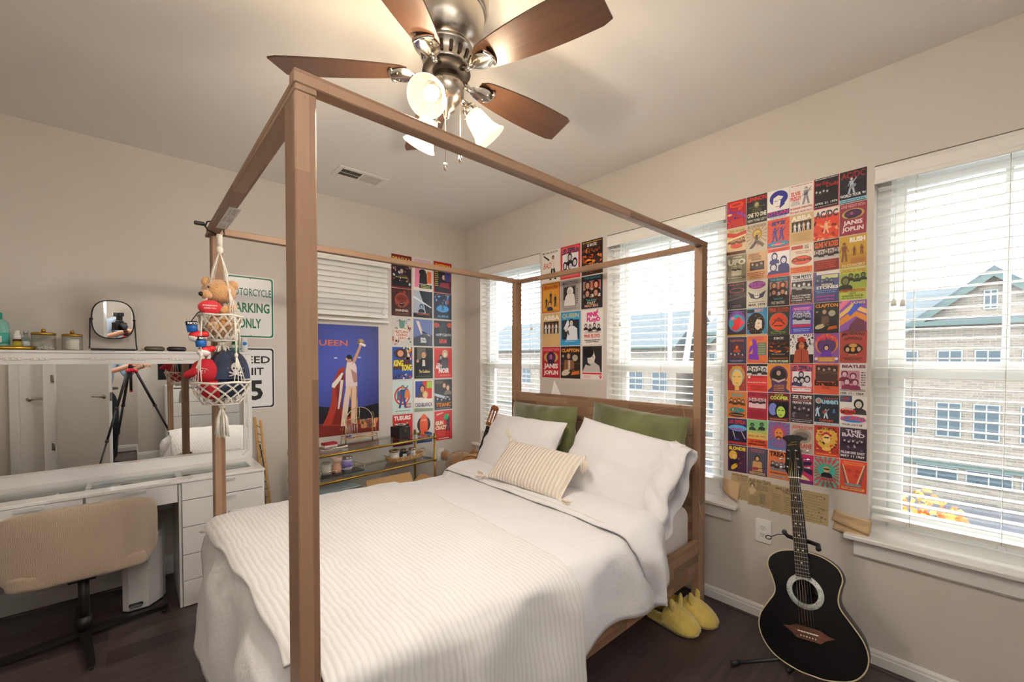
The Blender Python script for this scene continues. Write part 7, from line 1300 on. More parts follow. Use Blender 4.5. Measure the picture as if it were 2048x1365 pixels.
cyl_thing('lavender_candle', 'lavender labelled jar candle with a metal lid at the right of the mirrored tray', 'candle', .72, .11, ZC, [('glass', [(.034, 0), (.037, .003), (.037, .082)], mat('#cfc8e0', .15)), ('label', [(.0375, .015), (.0375, .07)], mat('#9a8fd8', .5)), ('lid', [(.036, .082), (.038, .084), (.038, .10), (.02, .103), (0, .103)], mat('#a9a59c', .25, .8))])
# woven tray with three jars
WVN = noisy('woven_straw', '#b98f5e', '#dcb98c', 60, rough=.9, bump=.8, bsc=90)
c = CT(.20, .13, ZT2); r = thing('woven_basket', 'oval woven straw tray on the right half of the lower glass shelf', 'basket', c, CRZ)
q = MB(); q.prism([(.075*cos(t_), .165*sin(t_), 0) for t_ in [j*2*pi/36 for j in range(36)]], (0, 0, .006), WVN); part('base', q, r, world=False)
for j in range(3):
    for s_ in (0, pi): q = MB(); q.tube([((.076+.004*j+.0035*cos(t_*16+s_))*cos(t_), (.166+.008*j+.0035*cos(t_*16+s_))*sin(t_), .011+.012*j+.004*sin(t_*16+s_)) for t_ in [k*2*pi/140 for k in range(140)]], .0052, WVN, 6, closed=True); part('woven_strand', q, r, world=False)
for s_ in (-1, 1): q = MB(); q.tube([(-.05, s_*.155, .035), (-.035, s_*.185, .055), (.0, s_*.197, .062), (.035, s_*.185, .055), (.05, s_*.155, .035)], .0025, GOLD, 6); part('handle', q, r, world=False)
def jar3(label, a, b, rr, h, cb, cl, clab, z=ZT2+.007):
    return cyl_thing('jar_candle', label, 'candle', a, b, z, [('glass', [(rr*.93, 0), (rr, .004), (rr, h)], mat(cb, .3)), ('lid', [(rr*.98, h), (rr*1.03, h+.002), (rr*1.03, h+.014), (rr*.9, h+.017), (0, h+.017)], mat(cl, .25, .8)), ])
for nm, a, b, rr, h, cb, cl in (('pale pink jar candle with a gold lid, largest in the woven tray', .315, .135, .041, .075, '#d8cfca', '#9c8d68'), ('dark navy jar candle in the middle of the woven tray', .205, .12, .034, .06, '#2b3140', '#8d7a66'), ('small white jar candle at the right of the woven tray', .115, .11, .031, .056, '#dcd4cf', '#a89684')):
    o = jar3(nm, a, b, rr, h, cb, cl, None); k = MB(); k.add([(rr*1.012*cos(t_), rr*1.012*sin(t_), z) for t_ in (-.75, -.5, -.25, 0, .25) for z in (.015, h*.72)], [(0, 2, 3, 1), (2, 4, 5, 3), (4, 6, 7, 5), (6, 8, 9, 7)], mat('#e9e9ec', .6), True); part('label', k, o, world=False, normals=False)
    k = MB(); [k.box(rr*1.013, rr*1.015, -.011, -.001, .022+.006*i, .024+.006*i, mat('#5a5a66', .6)) for i in range(3)]; part('printed_lines', k, o, world=False)
# below the table: wicker hamper with grey case, open cardboard box
WK = noisy('wicker', '#b08452', '#e0bd8e', 34, rough=.9, bump=.9, bsc=60)
def wicker(label, x0, x1, y0, y1, h):
    r = thing('wicker_hamper', label, 'basket', ((x0+x1)/2, (y0+y1)/2, 0)); b = MB(); b.bbox(x0+.006, x1-.006, y0+.006, y1-.006, 0, h-.012, WK, .01); part('basket_body', b, r)
    s_ = MB(); k = 0
    ys = y0
    while ys < y1-.012:
        xs_ = x0; j = 0
        while xs_ < x1-.01: s_.box(xs_+.001, xs_+.021, ys+.001, ys+.011, h-.012, h-.004-.006*((j+k) % 2), WK); xs_ += .022; j += 1
        ys += .012; k += 1
    part('woven_lid', s_, r); return r
wicker('woven wicker hamper with a flat lid standing on the lowest shelf of the console table', .13, .33, -1.50, -1.08, .375)
c = (.27, -1.40, .372); r = thing('storage_case', 'grey zippered storage case lying on the wicker hamper', 'case', c, .10); GC = mat('#8f9a9f', .7, name='grey_canvas'); q = MB(); q.bbox(-.095, .095, -.19, .155, 0, .058, GC, .008, None, 2); part('case_body', q, r, world=False)
q = MB(); q.bbox(-.096, .096, -.191, .156, .058, .075, mat('#a9b5ba', .6), .008, None, 2); q.box(-.09, .09, -.185, .15, .052, .06, GC); ld = part('lid', q, r, world=False)
q = MB(); q.tube([(.097, -.19, .056), (.097, .155, .056), (-.05, .158, .056)], .0018, BLKP, 5); part('zipper', q, r, world=False)
q = MB(); q.bbox(.096, .100, -.03, .05, .02, .06, mat('#c3ced2', .5), .002); part('front_tab', q, r, world=False)
KB = mat('#c19a6b', .85, name='cardboard'); r = thing('cardboard_box', 'open cardboard box with raised flap on the floor beside the console table', 'box', (.40, -.93, 0)); x0, x1, y0, y1, h = .40, .66, -1.20, -.82, .40
b = MB(); b.box(x0, x1, y0, y0+.004, 0, h, KB); b.box(x0, x1, y1-.004, y1, 0, h, KB); b.box(x0, x0+.004, y0, y1, 0, h, KB); b.box(x1-.004, x1, y0, y1, 0, h, KB); b.box(x0, x1, y0, y1, 0, .004, KB); part('box_body', b, r)
for pts in (((x0, y0, h), (x0, y1, h), (x0-.05, y1, h+.07), (x0-.05, y0, h+.07)), ((x0, y1, h), (x1, y1, h), (x1-.04, y1+.06, h+.075), (x0+.02, y1+.06, h+.06)), ((x0, y0, h), (x1, y0, h), (x1, y0-.03, h+.02), (x0, y0-.03, h+.02))): b = MB(); b.prism(pts, (0.002, 0.002, .003), KB); part('flap', b, r)
b = MB(); b.bbox(x0+.03, x1-.03, y0+.03, y1-.03, .01, .36, mat('#3f464c', .7), .01); b.bbox(x0+.1, x1-.1, y0+.06, y0+.14, .36, .40, mat('#d9d6d2', .6), .01); part('packed_goods', b, r)
# large brown bear in the corner
def big_bear():
    cx, cy = .36, -.31; r = thing('teddy_bear', 'large brown plush bear peeking over the far side of the bed in the corner', 'plush toy', (cx, cy, 0))
    b = MB(); b.ball((cx, cy, .22), (.15, .16, .215), FURB, 24, 16); part('torso', b, r)
    b = MB(); b.ball((cx, cy, .465), (.125, .135, .105), FURB, 26, 18); b.ball((cx+.09, cy-.07, .430), (.05, .055, .042), FURB, 18, 12); fuzz(b, (cx, cy, .465), (.125, .135, .105), FURB, 5, 2200, .010); h_ = part('head', b, r)
    for s_ in (-1, 1): p = (cx-.01+s_*.055, cy+s_*.125, .545); q = MB(); q.ball(p, (.032, .042, .042), FURB, 16, 12); fuzz(q, p, (.032, .042, .042), FURB, 6, 400, .008); part('ear', q, h_)
    for ea in (-18, -52): q = MB(); q.ball((cx+.124*cos(R_(ea)), cy+.134*sin(R_(ea)), .488), .012, EYE, 12, 8); part('eye', q, h_)
    q = MB(); q.ball((cx+.128, cy-.10, .442), (.014, .018, .012), EYE, 12, 8); part('nose', q, h_)
    for s_ in (-1, 1): q = MB(); q.ball((cx+.07, cy+s_*.15, .26), (.055, .05, .10), FURB, 18, 12, Matrix.Rotation(-.5, 3, 'Y')); part('arm', q, r); q = MB(); q.ball((cx+.14, cy+s_*.10, .08), (.12, .062, .07), FURB, 18, 12); part('leg', q, r)
big_bear()
# ================================================================ GUITARS
BLKG = mat('#0d0c0d', .3, name='gloss_black_lacquer', spec=.3, coat=.05); BIND = mat('#cbbd98', .4, name='cream_binding'); RSW = noisy('rosewood', '#4a2c20', '#6a4230', 12, (1, 8, 1), rough=.5); EBN = mat('#1a1413', .5); STL = mat('#c9b48a', .25, .9, name='bronze_string'); CHR = mat('#d9dadb', .1, 1.0, name='chrome'); PRL = mat('#dfe3dc', .15, name='pearl_inlay')
def outline(keys, n=72, axis_y=True):
    """closed guitar outline from half-profile keys [(y, halfwidth)] smoothed with Catmull-Rom"""
    P = [V((0, keys[0][0], 0))]+[V((w_, y, 0)) for y, w_ in keys[1:-1]]+[V((0, keys[-1][0], 0))]; out = []
    for i in range(len(P)-1):
        p0 = P[i-1] if i else V((-P[1].x, P[1].y, 0)); p1, p2 = P[i], P[i+1]; p3 = P[i+2] if i+2 < len(P) else V((-P[i].x, P[i].y, 0))
        for k in range(8): t_ = k/8; out.append(.5*((2*p1)+(p2-p0)*t_+(2*p0-5*p1+4*p2-p3)*t_*t_+(3*p1-p0-3*p2+p3)*t_**3))
    out.append(P[-1]); return out[:-1]+[V((-p.x, p.y, 0)) for p in reversed(out[1:])] if 0 else out+[V((-p.x, p.y, 0)) for p in reversed(out[1:-1])]
def guitar(name, label, M, top, binding, body_d, bowl, slotted=False, sc_=1.0):
    r = thing(name, label, 'guitar', (0, 0, 0)); r.matrix_world = M; r.location = M.to_translation(); r.rotation_mode = 'QUATERNION'; r.rotation_quaternion = M.to_quaternion(); r.scale = (sc_,)*3
    W = dict(world=False); O = outline([(0, 0), (.004, .06), (.03, .135), (.075, .180), (.13, .199), (.185, .190), (.235, .160), (.285, .126), (.32, .119), (.36, .128), (.405, .142), (.445, .130), (.475, .090), (.488, .045), (.492, 0)])
    n = len(O); b = MB(); cen = V((0, .23, 0)); rings = [(1.0, 0), (1.0, -.012)]+([(.99, -.04), (.93, -.08), (.80, -.108), (.5, -.125)] if bowl else [(1, -body_d), (.97, -body_d-.004)])
    vs = [cen+(p-cen)*s_+V((0, 0, z)) for s_, z in rings for p in O]; fs = []
    for i in range(len(rings)-1):
        for j in range(n): fs.append((i*n+j, i*n+(j+1) % n, (i+1)*n+(j+1) % n, (i+1)*n+j))
    fs.append(tuple((len(rings)-1)*n+j for j in range(n))); b.add(vs, fs, mat('#2a2628', .5) if bowl else top, True); part('body_shell', b, r, **W)
    # top plate with sound hole
    b = MB(); hc = V((0, .325, 0)); hr = .048; m = n; vs = []; fs = []
    for j in range(n):
        p = O[j]*1.0; d = p-hc; a = math.atan2(d.y, d.x); vs += [p+V((0, 0, .0005)), hc+V((cos(a)*hr, sin(a)*hr, .0005)), hc+V((cos(a)*hr, sin(a)*hr, -.004))]
    for j in range(n): k = (j+1) % n; fs += [(3*j, 3*k, 3*k+1, 3*j+1), (3*j+1, 3*k+1, 3*k+2, 3*j+2)]
    b.add(vs, fs, top); part('top_plate', b, r, **W)
    b = MB(); b.tube([p+V((0, 0, .001)) for p in O], .0026, binding, 6, closed=True); part('binding', b, r, **W)
    b = MB(); b.lathe([(hr, .0007), (hr+.024, .0007), (hr+.024, .0012), (hr, .0012)], mat('#c8cdc8', .4) if bowl else EBN, hc, 60, cap=False)
    random.seed(1); dm = mat('#4c5250', .5)
    for k in range(90): a = random.uniform(0, 2*pi); q = random.uniform(hr+.005, hr+.020); c = hc+V((cos(a)*q, sin(a)*q, .0013)); s_ = random.uniform(.0015, .0032); u = V((cos(k), sin(k), 0)); v = V((-u.y, u.x, 0)); b.add([c-u*s_, c+v*s_*.6, c+u*s_, c-v*s_*.6], [(0, 1, 2, 3)], dm)
    for q in (hr+.001, hr+.0235): b.tube([hc+V((cos(a)*q, sin(a)*q, .0014)) for a in [i*2*pi/48 for i in range(48)]], .0009, EBN, 4, closed=True)
    part('rosette', b, r, **W)
    lb = MB(); lb.lathe([(0, 0), (.03, 0), (.03, .0005), (0, .0005)], mat('#cfc6b4', .7), (.012, .33, -.11 if bowl else -.09), 24); part('inner_label', lb, r, **W)
    b = MB(); b.prism([(x, y, .001) for x, y in ((-.095, .168), (-.06, .150), (-.045, .135), (.045, .135), (.06, .150), (.095, .168), (.07, .172), (.045, .185), (-.045, .185), (-.07, .172))], (0, 0, .007), RSW); br = part('bridge', b, r, **W)
    q = MB(); q.bbox(-.038, .038, .163, .167, .008, .012, mat('#efe9da', .3), .0008); part('saddle', q, br, **W)
    for k in range(6): q = MB(); q.ball((-.027+.0108*k, .148, .009), .0028, mat('#e9e5da', .3), 8, 6); part('bridge_pin', q, br, **W)
    # neck, fingerboard
    b = MB(); b.add([V((x, y, z)) for y, hw, dp in ((.40, .028, .012), (.492, .028, .03), (.55, .0275, .021), (.808, .0215, .019)) for x, z in ((-hw, .003), (hw, .003), (hw*.7, .003-dp*.8), (0, .003-dp), (-hw*.7, .003-dp*.8))], [(i*5+j, i*5+(j+1) % 5, (i+1)*5+(j+1) % 5, (i+1)*5+j) for i in range(3) for j in range(5)]+[(15, 16, 17, 18, 19), (4, 3, 2, 1, 0)], mat('#2a1b16', .4) if bowl else noisy('mahogany', '#7a4628', '#96603a', 9, rough=.45)); part('neck', b, r, **W)
    b = MB(); b.prism([(-.0285, .385, .003), (.0285, .385, .003), (.0215, .808, .003), (-.0215, .808, .003)], (0, 0, .005), EBN); fb_ = part('fingerboard', b, r, **W)
    q = MB()
    for k in range(1, 21): y = .165+.643*2**(-k/12); 
    for k in range(1, 21): y = .165+.643*2**(-k/12); hw = .0285-.007*(y-.385)/.423; q.box(-hw, hw, y-.0007, y+.0007, .008, .0088, CHR) if y > .387 else None
    part('fret_wire', q, fb_, **W)
    for k in (3, 5, 7, 9, 12, 15):
        y = .165+.643*(2**(-k/12)+2**(-(k-1)/12))/2
        for x in ((0,) if k in (3, 9, 15, 5) else (-.009, .009)):
            if k == 1: continue
            q = MB(); q.prism([(x-.0045, y, .0081), (x, y-.004, .0081), (x+.0045, y, .0081), (x, y+.004, .0081)], (0, 0, .0003), PRL); part('inlay', q, fb_, **W)
    q = MB(); q.bbox(-.0225, .0225, .808, .812, .003, .0105, mat('#efe9da', .3), .0008); part('nut', q, r, **W)
    # headstock
    A = Matrix.Translation((0, .811, .003)) @ Matrix.Rotation(R_(-6), 4, 'X')
    if not slotted:
        hp = [(-.0225, 0), (.0225, 0), (.034, .03), (.036, .05), (.031, .10), (.0255, .15), (.027, .165), (.044, .183), (.030, .192), (0, .196), (-.030, .192), (-.044, .183), (-.027, .165), (-.0255, .15), (-.031, .10), (-.036, .05), (-.034, .03)]
        b = MB(); b.prism([A @ V((x, y, -.014)) for x, y in hp], A.to_3x3() @ V((0, 0, .015)), BLKG); hd = part('headstock', b, r, **W)
        q = MB(); q.tube([A @ V((x, y, .0015)) for x, y in ((.018, .164), (-.004, .160), (-.014, .146), (-.022, .146), (.0, .150), (.019, .150))], .0011, mat('#c9a640', .3, .9), 5); part('headstock_emblem', q, hd, **W)
        for s_ in (-1, 1):
            for k in range(3):
                y = .045+.038*k; x = s_*(.022-.0035*k); q = MB(); q.lathe([(.005, .001), (.0055, .003), (.003, .004), (.003, .011), (.004, .012), (0, .0125)], CHR, (0, 0, 0), 12); q.v = [A @ (v+V((x, y, 0))) for v in q.v]; q.cyl(A @ V((s_*.03, y, -.008)), A @ V((s_*.050, y, -.008)), .002, CHR, 8); q.ball(A @ V((s_*.055, y, -.008)), (.008, .0055, .0045), CHR, 12, 8); part('tuning_peg', q, hd, **W)
        ends = [(-.022+.0035*0, .045), (-.0185, .083), (-.015, .121), (.015, .121), (.0185, .083), (.022, .045)]
        for k, (ex_, ey_) in enumerate(ends):
            x0 = -.0185+.0074*k; xb = -.027+.0108*k; q = MB(); q.tube([V((xb, .150, .009)), V((xb, .165, .0125)), V((x0, .81, .0112)), A @ V((ex_+.003*(-1 if ex_ > 0 else 1), ey_, .005))], .0009 if k < 4 else .0006, STL if k < 4 else CHR, 5); part('string', q, r, **W)
        q = MB(); p0 = A @ V((-.022, .045, .008)); q.tube([p0, p0+V((-.035, .02, .01)), p0+V((-.07, .035, .006))], .0005, CHR, 4); part('loose_string_end', q, hd, **W)
    else:
        wm_ = noisy('cedar_brown', '#8a4f28', '#a8683a', 9, rough=.4); b = MB()
        top_ = [(.022+.010*min(1, t_*5), t_*.19) for t_ in (0, .2, .5, .8)]
        for x0, x1 in ((-.033, -.0195), (-.007, .007), (.0195, .033)): b.prism([A @ V((x0*(.72 if 0 else 1), .0, -.012)), A @ V((x1, 0, -.012)), A @ V((x1, .165, -.012)), A @ V((x0, .165, -.012))], A.to_3x3() @ V((0, 0, .016)), wm_)
        b.prism([A @ V((x, y, -.012)) for x, y in ((-.033, .0), (.033, .0), (.033, .03), (-.033, .03))], A.to_3x3() @ V((0, 0, .016)), wm_)
        b.prism([A @ V((x, y, -.012)) for x, y in [(-.033, .145), (.033, .145), (.036, .165)]+[(.036*cos(t_), .165+.028*sin(t_)*(1+.12*cos(6*t_))) for t_ in [k*pi/12 for k in range(1, 12)]]+[(-.036, .165)]], A.to_3x3() @ V((0, 0, .016)), wm_); hd = part('headstock', b, r, **W)
        for s_ in (-1, 1):
            for k in range(3):
                y = .05+.038*k; q = MB(); q.cyl(A @ V((s_*.007, y, -.003)), A @ V((s_*.0195, y, -.003)), .005, mat('#efe9e0', .3), 10); q.cyl(A @ V((s_*.033, y, -.004)), A @ V((s_*.042, y, -.004)), .002, GOLD, 8); q.ball(A @ V((s_*.049, y, -.004)), (.008, .006, .006), mat('#f1ece4', .3), 10, 8); part('tuning_peg', q, hd, **W)
    return r
MG = Matrix(((.988, -.142, -.068, 3.089), (-.039, .193, -.980, -.405), (.152, .971, .185, .071), (0, 0, 0, 1)))
GT = guitar('acoustic_guitar', 'glossy black roundback acoustic guitar on a stand beside the right window', MG, BLKG, BIND, .1, True, sc_=1.013)
def stand():
    r = thing('guitar_stand', 'black tubular guitar stand holding the black guitar', 'stand', (3.06, -.28, 0)); k = mat('#17161a', .5, name='black_tube'); P = lambda x, y, z: MG @ V((x*1.013, y*1.013, z*1.013))
    yk = P(0, .545, -.032); foot = V((3.05, -.29, .20))
    b = MB(); b.tube([V((3.05, -.30, .12)), V((3.045, -.255, .40)), yk+V((0, .012, -.02))], .0095, k, 10); part('mast', b, r)
    b = MB(); b.tube([P(-.062, .56, -.004), P(-.058, .545, -.024), P(-.03, .535, -.036), P(0, .535, -.04), P(.03, .53, -.036), P(.062, .525, -.022), P(.068, .515, .002)], .009, k, 10); b.ball(P(-.062, .562, -.002), .0115, k, 10, 8); b.ball(P(.068, .513, .005), .0115, k, 10, 8); yo = part('neck_yoke', b, r)
    b = MB(); b.tube([P(-.06, .552, -.01), P(-.09, .548, .002), P(-.115, .535, .01)], .0022, k, 6); b.tube([P(-.127+.012*cos(t_), .530+.008*sin(t_), .01) for t_ in [j*2*pi/12 for j in range(12)]], .0025, k, 6, closed=True); part('rubber_strap', b, yo)
    hub = V((3.05, -.30, .13)); b = MB(); b.cyl(hub-V((0, 0, .03)), hub+V((0, 0, .03)), .016, k, 16); part('hub', b, r)
    for e_ in ((2.795, -.50, .012), (3.30, -.52, .012), (3.08, -.045, .012)): b = MB(); E_ = V(e_); b.tube([hub, hub.lerp(E_, .35)+V((0, 0, -.03)), E_], .0085, k, 10); b.tube([E_.lerp(hub, .12)+V((0, 0, -.003)), E_], .0125, k, 10); part('leg', b, r)
    for s_ in (-1, 1): b = MB(); q = P(s_*.085, .0, -.09); b.tube([hub+V((0, 0, .01)), P(s_*.085, .02, -.12), P(s_*.085, -.012, -.08), P(s_*.085, -.014, .012), P(s_*.085, .002, .022)], .008, k, 10); part('cradle_arm', b, r)
stand()
# classical guitar behind the bed, only its head shows
X_ = V((.86, -.38, -.33)).normalized(); Y_ = V((.30, .12, .945)).normalized(); N_ = V((.45, -.85, -.06)); N_ = (N_-Y_*N_.dot(Y_)).normalized(); X_ = Y_.cross(N_).normalized()
HT = V((.845, -.30, 1.03)); O_ = HT-Y_*1.0*.94
MC = Matrix(((X_.x, Y_.x, N_.x, O_.x), (X_.y, Y_.y, N_.y, O_.y), (X_.z, Y_.z, N_.z, O_.z), (0, 0, 0, 1)))
guitar('classical_guitar', 'brown classical guitar with slotted headstock standing behind the far side of the bed', MC, noisy('spruce_top', '#b9824a', '#c8935a', 10, (20, 1, 1), rough=.3), mat('#4a2a1a', .4), .09, False, True, sc_=.94)
# ================================================================ PLUSH SLIPPERS
YEL = noisy('yellow_plush', '#e4c558', '#f0d878', 20, rough=1, sheen=.7, bump=.5, bsc=120)
def slipper(label, x, y, rz):
    r = thing('plush_slipper', label, 'slipper', (x, y, 0), rz, None); L = .27
    def wdt(t_): return .046+.014*sin(pi*min(1, max(0, t_-.15)/.85))-.0*t_ if t_ < .8 else (.046+.014*sin(pi*(.65/.85)))*math.sqrt(max(0, 1-((t_-.8)/.2)**2))**.9
    def hw(t_):
        if t_ < .10: return .048*math.sqrt(max(0, 1-((.10-t_)/.10)**2))
        if t_ > .72: return .062*math.sqrt(max(0, 1-((t_-.72)/.28)**2))
        return .048+.014*(t_-.10)/.62
    n = 40; up = [(L*t_, hw(t_)) for t_ in [i/n for i in range(n+1)]]; out = up+[(x_, -y_) for x_, y_ in reversed(up[1:-1])]
    b = MB(); b.prism([(x_, y_, .0) for x_, y_ in out], (0, 0, .018), YEL); b.tube([(x_*1.0, y_, .012) for x_, y_ in out], .0125, YEL, 8, closed=True); part('sole', b, r, world=False)
    # puffed toe box
    b = MB()
    def f(u, v):
        t_ = .40+.60*u; a = pi*v; hh = .092*(sin(pi*min(1, (1-u)*1.15+.02)*.5)**.75)*(1 if u > .12 else .93+u*.6); w_ = (hw(min(.9995, t_))+.010)*(1.0)
        if u > .97: w_ = max(w_, .004)
        return V((L*t_+.004, w_*cos(a)*(1.0), .014+hh*sin(a)**.85))
    b.grid(f, 26, 22, YEL); tb = part('upper', b, r, world=False, normals=False); solid(tb, .008, -1)
    b = MB()
    def g(u, v):   # heel and side wall
        t_ = .42*(1-abs(2*u-1)) if 0 else 0
        a = -1.0+2.0*u; s_ = abs(a); t2 = .44*s_**1.4; sg = 1 if a >= 0 else -1; w_ = hw(max(t2, .0))*1.04
        if s_ < .35: ang = a/.35*pi/2; X = .026-.026*cos(ang); Y = .047*sin(ang)
        else: q = (s_-.35)/.65; X = .026+q*(L*.44-.026); Y = sg*(hw(max(.1, X/L)))*1.02
        return V((X, Y, .012+v*(.045+.018*max(0, (s_-.5)))))
    b.grid(g, 40, 5, YEL); solid(part('heel_wall', b, r, world=False, normals=False), .010)
    b = MB(); b.prism([(x_*.92+.01, y_*.8, .0185) for x_, y_ in out if x_ < .2], (0, 0, .004), mat('#9c8a3a', .9)); part('insole', b, r, world=False)
    for s_, tilt in ((1, .22), (-1, -.30)):
        b = MB(); p = V((L*.60, s_*.030, .09)); d = V((-.10, tilt*.9, .95)).normalized(); Mq = d.to_track_quat('Z', 'Y').to_matrix(); b.ball(p+d*.028, (.013, .018, .046), YEL, 14, 12, Mq); part('ear_flap', b, r, world=False)
    return r
slipper('yellow plush slipper nearer the camera, tucked half under the bed side rail', 2.325, -.395, -.06); slipper('yellow plush slipper nearer the wall, beside the bed post', 2.36, -.275, .03)
b = MB(); b.tube([(2.30, -.12, .02), (2.33, -.20, .03), (2.42, -.22, .022), (2.46, -.16, .02)], .006, mat('#151314', .6), 6); single('black_cord', b, 'black cord lying on the floor under the bed behind the slippers', 'cord')
# ================================================================ PHOTOGRAPHER'S CORNER (seen in the mirrors)
def camera_rig():
    r = thing('camera_tripod', 'black camera tripod with red collars seen in the vanity mirror', 'tripod', (3.60, -2.53, 0))
    blk = mat('#1c1a1c', 0.45); red = mat('#c5202c', 0.35, 0.3); car = mat('#232024', 0.35)
    cx, cy = 3.60, -2.555
    b = MB(); b.cyl((cx, cy, 1.335), (cx, cy, 1.02), 0.014, blk, 16); b.cyl((cx, cy, 1.02), (cx, cy, 1.035), .0155, red, 16); part('centre_column', b, r)
    b = MB(); b.lathe([(0.02, 1.255), (0.036, 1.262), (0.038, 1.29), (0.03, 1.305), (0.018, 1.31)], red, (cx, cy, 0), 24)
    part('collar', b, r)
    b = MB(); b.lathe([(0.022, 1.31), (0.024, 1.33), (0.02, 1.345)], blk, (cx, cy, 0), 20); b.ball((cx, cy, 1.352), .02, red, 16, 10); b.bbox(cx-.025, cx+.025, cy-.025, cy+.025, 1.362, 1.372, blk, .002); part('ball_head', b, r)
    for a, L in ((-20, 0.45), (100, 0.45), (215, 0.45)):
        d = V((cos(R_(a)), sin(R_(a)), 0)); t = V((cx, cy, 1.275))+d*.045; e = V((cx, cy, 0.0))+d*0.56; e.z = 0.012
        lg = MB(); lg.cyl(t, t.lerp(e, .34), .0145, car, 14); lg.cyl(t.lerp(e, .34), t.lerp(e, .62), .0115, car, 14); lg.cyl(t.lerp(e, .62), e, .009, car, 12); lg.ball(e, .012, blk, 10, 8)
        lo = part('leg', lg, r)
        for q in (.02,): k = MB(); k.ball(t, (.024, .024, .022), red, 12, 8); part('hinge', k, lo)
        for q in (.34, .62): k = MB(); dr = (e-t).normalized(); k.cyl(t.lerp(e, q)-dr*.014, t.lerp(e, q)+dr*.014, .0185-.002*(q > .5), mat('#3b2230', .5), 14); part('twist_lock', k, lo)
    cm = thing('photo_camera', 'black camera with flash on the tripod seen in the small round mirror', 'camera', (3.60, -2.56, 1.372))
    f = V((-.744, .668, 0)); s_ = V((.668, .744, 0)); M = Matrix(((s_.x, f.x, 0, 3.557-f.x*.10), (s_.y, f.y, 0, -2.545-f.y*.10), (0, 0, 1, 1.42), (0, 0, 0, 1)))
    b = MB(); b.bbox(-.068, .068, -.03, .03, -.048, .045, blk, .008, M, 2); b.bbox(-.03, .03, -.03, .03, .04, .068, blk, .008, M, 2); part('body', b, cm)
    b = MB(); b.cyl(M @ V((0, .03, 0)), M @ V((0, .075, 0)), .036, blk, 24); b.cyl(M @ V((0, .075, 0)), M @ V((0, .078, 0)), .036, mat('#3a3f45', .3), 24, .03); part('lens', b, cm)
    b = MB(); b.bbox(-.025, .025, -.02, .02, .07, .12, blk, .004, M); b.bbox(-.034, .034, -.05, .03, .12, .165, blk, .005, M); fl = part('flash_unit', b, cm)
    h = M @ V((0, -.052, .143)); part('flash_window', MB().bbox(-.028, .028, -.0535, -.0495, .125, .16, mat('#f4f6f8', .3, emit='#ffffff', es=6), .001, M), fl)
    l = bpy.data.lights.new('added_fill_light', 'SPOT'); l.energy = ADDED_FILL_W; l.color = (.97, .985, 1.0); l.spot_size = R_(115); l.spot_blend = .8; l.shadow_soft_size = .03  # added fill spot, aimed up and back to bounce off the ceiling
    o = bpy.data.objects.new('added_fill_light', l); COL.objects.link(o); o.location = M @ V((0, -.075, .15)); d = (-f*.5+V((0, 0, 1))).normalized(); o.rotation_euler = (-d).to_track_quat('Z', 'Y').to_euler()
camera_rig()
# ---- the rest of the room behind the camera, as the vanity mirror shows it
DOORW = mat('#eceae6', .35, name='white_door_paint'); NKL = mat('#a59f97', .25, 1.0, name='satin_nickel')
def lever(r, O, N, U, par):
    O, N, U = V(O), V(N), V(U); b = MB(); b.lathe([(0, 0), (.027, 0), (.027, .006), (.02, .010), (.011, .012), (.011, .045), (0, .047)], NKL, O, 24, N); b.tube([O+N*.042, O+N*.046+U*.02, O+N*.044+U*.115], [.009, .008, .007], NKL, 10); return part('door_handle', b, par)
def doors():
    # entry door standing open in the recess
    d = bpy.data.objects.new('door_1', None); COL.objects.link(d); d['kind'] = 'structure'; d.location = (4.25, -3.23, 0)
    e = V((-.59, .48, 0)).normalized(); nn = V((-e.y, e.x, 0)); nn = nn if nn.x < 0 else -nn
    M = Matrix(((e.x, nn.x, 0, 4.25), (e.y, nn.y, 0, -3.23), (0, 0, 1, 0), (0, 0, 0, 1)))
    b = MB(); b.bbox(0, .76, -.035, 0, .015, 2.05, DOORW, .003, M); part('door_panel', b, d); lever(d, M @ V((.69, 0, .97)), nn, -e, d); lever(d, M @ V((.69, -.035, .97)), -nn, -e, d)
    q = MB(); q.box(.76, .7612, -.030, -.006, .92, 1.02, NKL, M); part('latch_plate', q, d)
    # closet door with hinges on the left
    d = bpy.data.objects.new('door_2', None); COL.objects.link(d); d['kind'] = 'structure'; d.location = (4.42, -3.45, 0)
    b = MB(); b.bbox(4.41, 4.44, -3.55, -3.345, .02, 2.05, DOORW, .003); part('door_panel', b, d); lever(d, (4.41, -3.47, .93), (-1, 0, 0), (0, 1, 0), d)
    for z in (.35, 1.18, 1.85): q = MB(); q.box(4.27, 4.28, -3.28, -3.255, z-.045, z+.045, NKL); q.cyl((4.27, -3.257, z-.05), (4.27, -3.257, z+.05), .006, NKL, 8); part('hinge', q, d)
    t = MB(); t.bbox(4.275, 4.46, -3.345, -3.25, 0, 2.10, DOORW, .004); t.bbox(4.40, 4.46, -3.63, -3.55, 0, 2.10, DOORW, .004); t.bbox(4.395, 4.46, -3.63, -3.25, 2.05, 2.13, DOORW, .004); o = part('trim_1', t); o['kind'] = 'structure'
    w_ = MB(); w_.box(4.44, 4.50, YL, -3.25, 0, 2.74, WALL); o = part('wall_closet', w_); o['kind'] = 'structure'
doors()
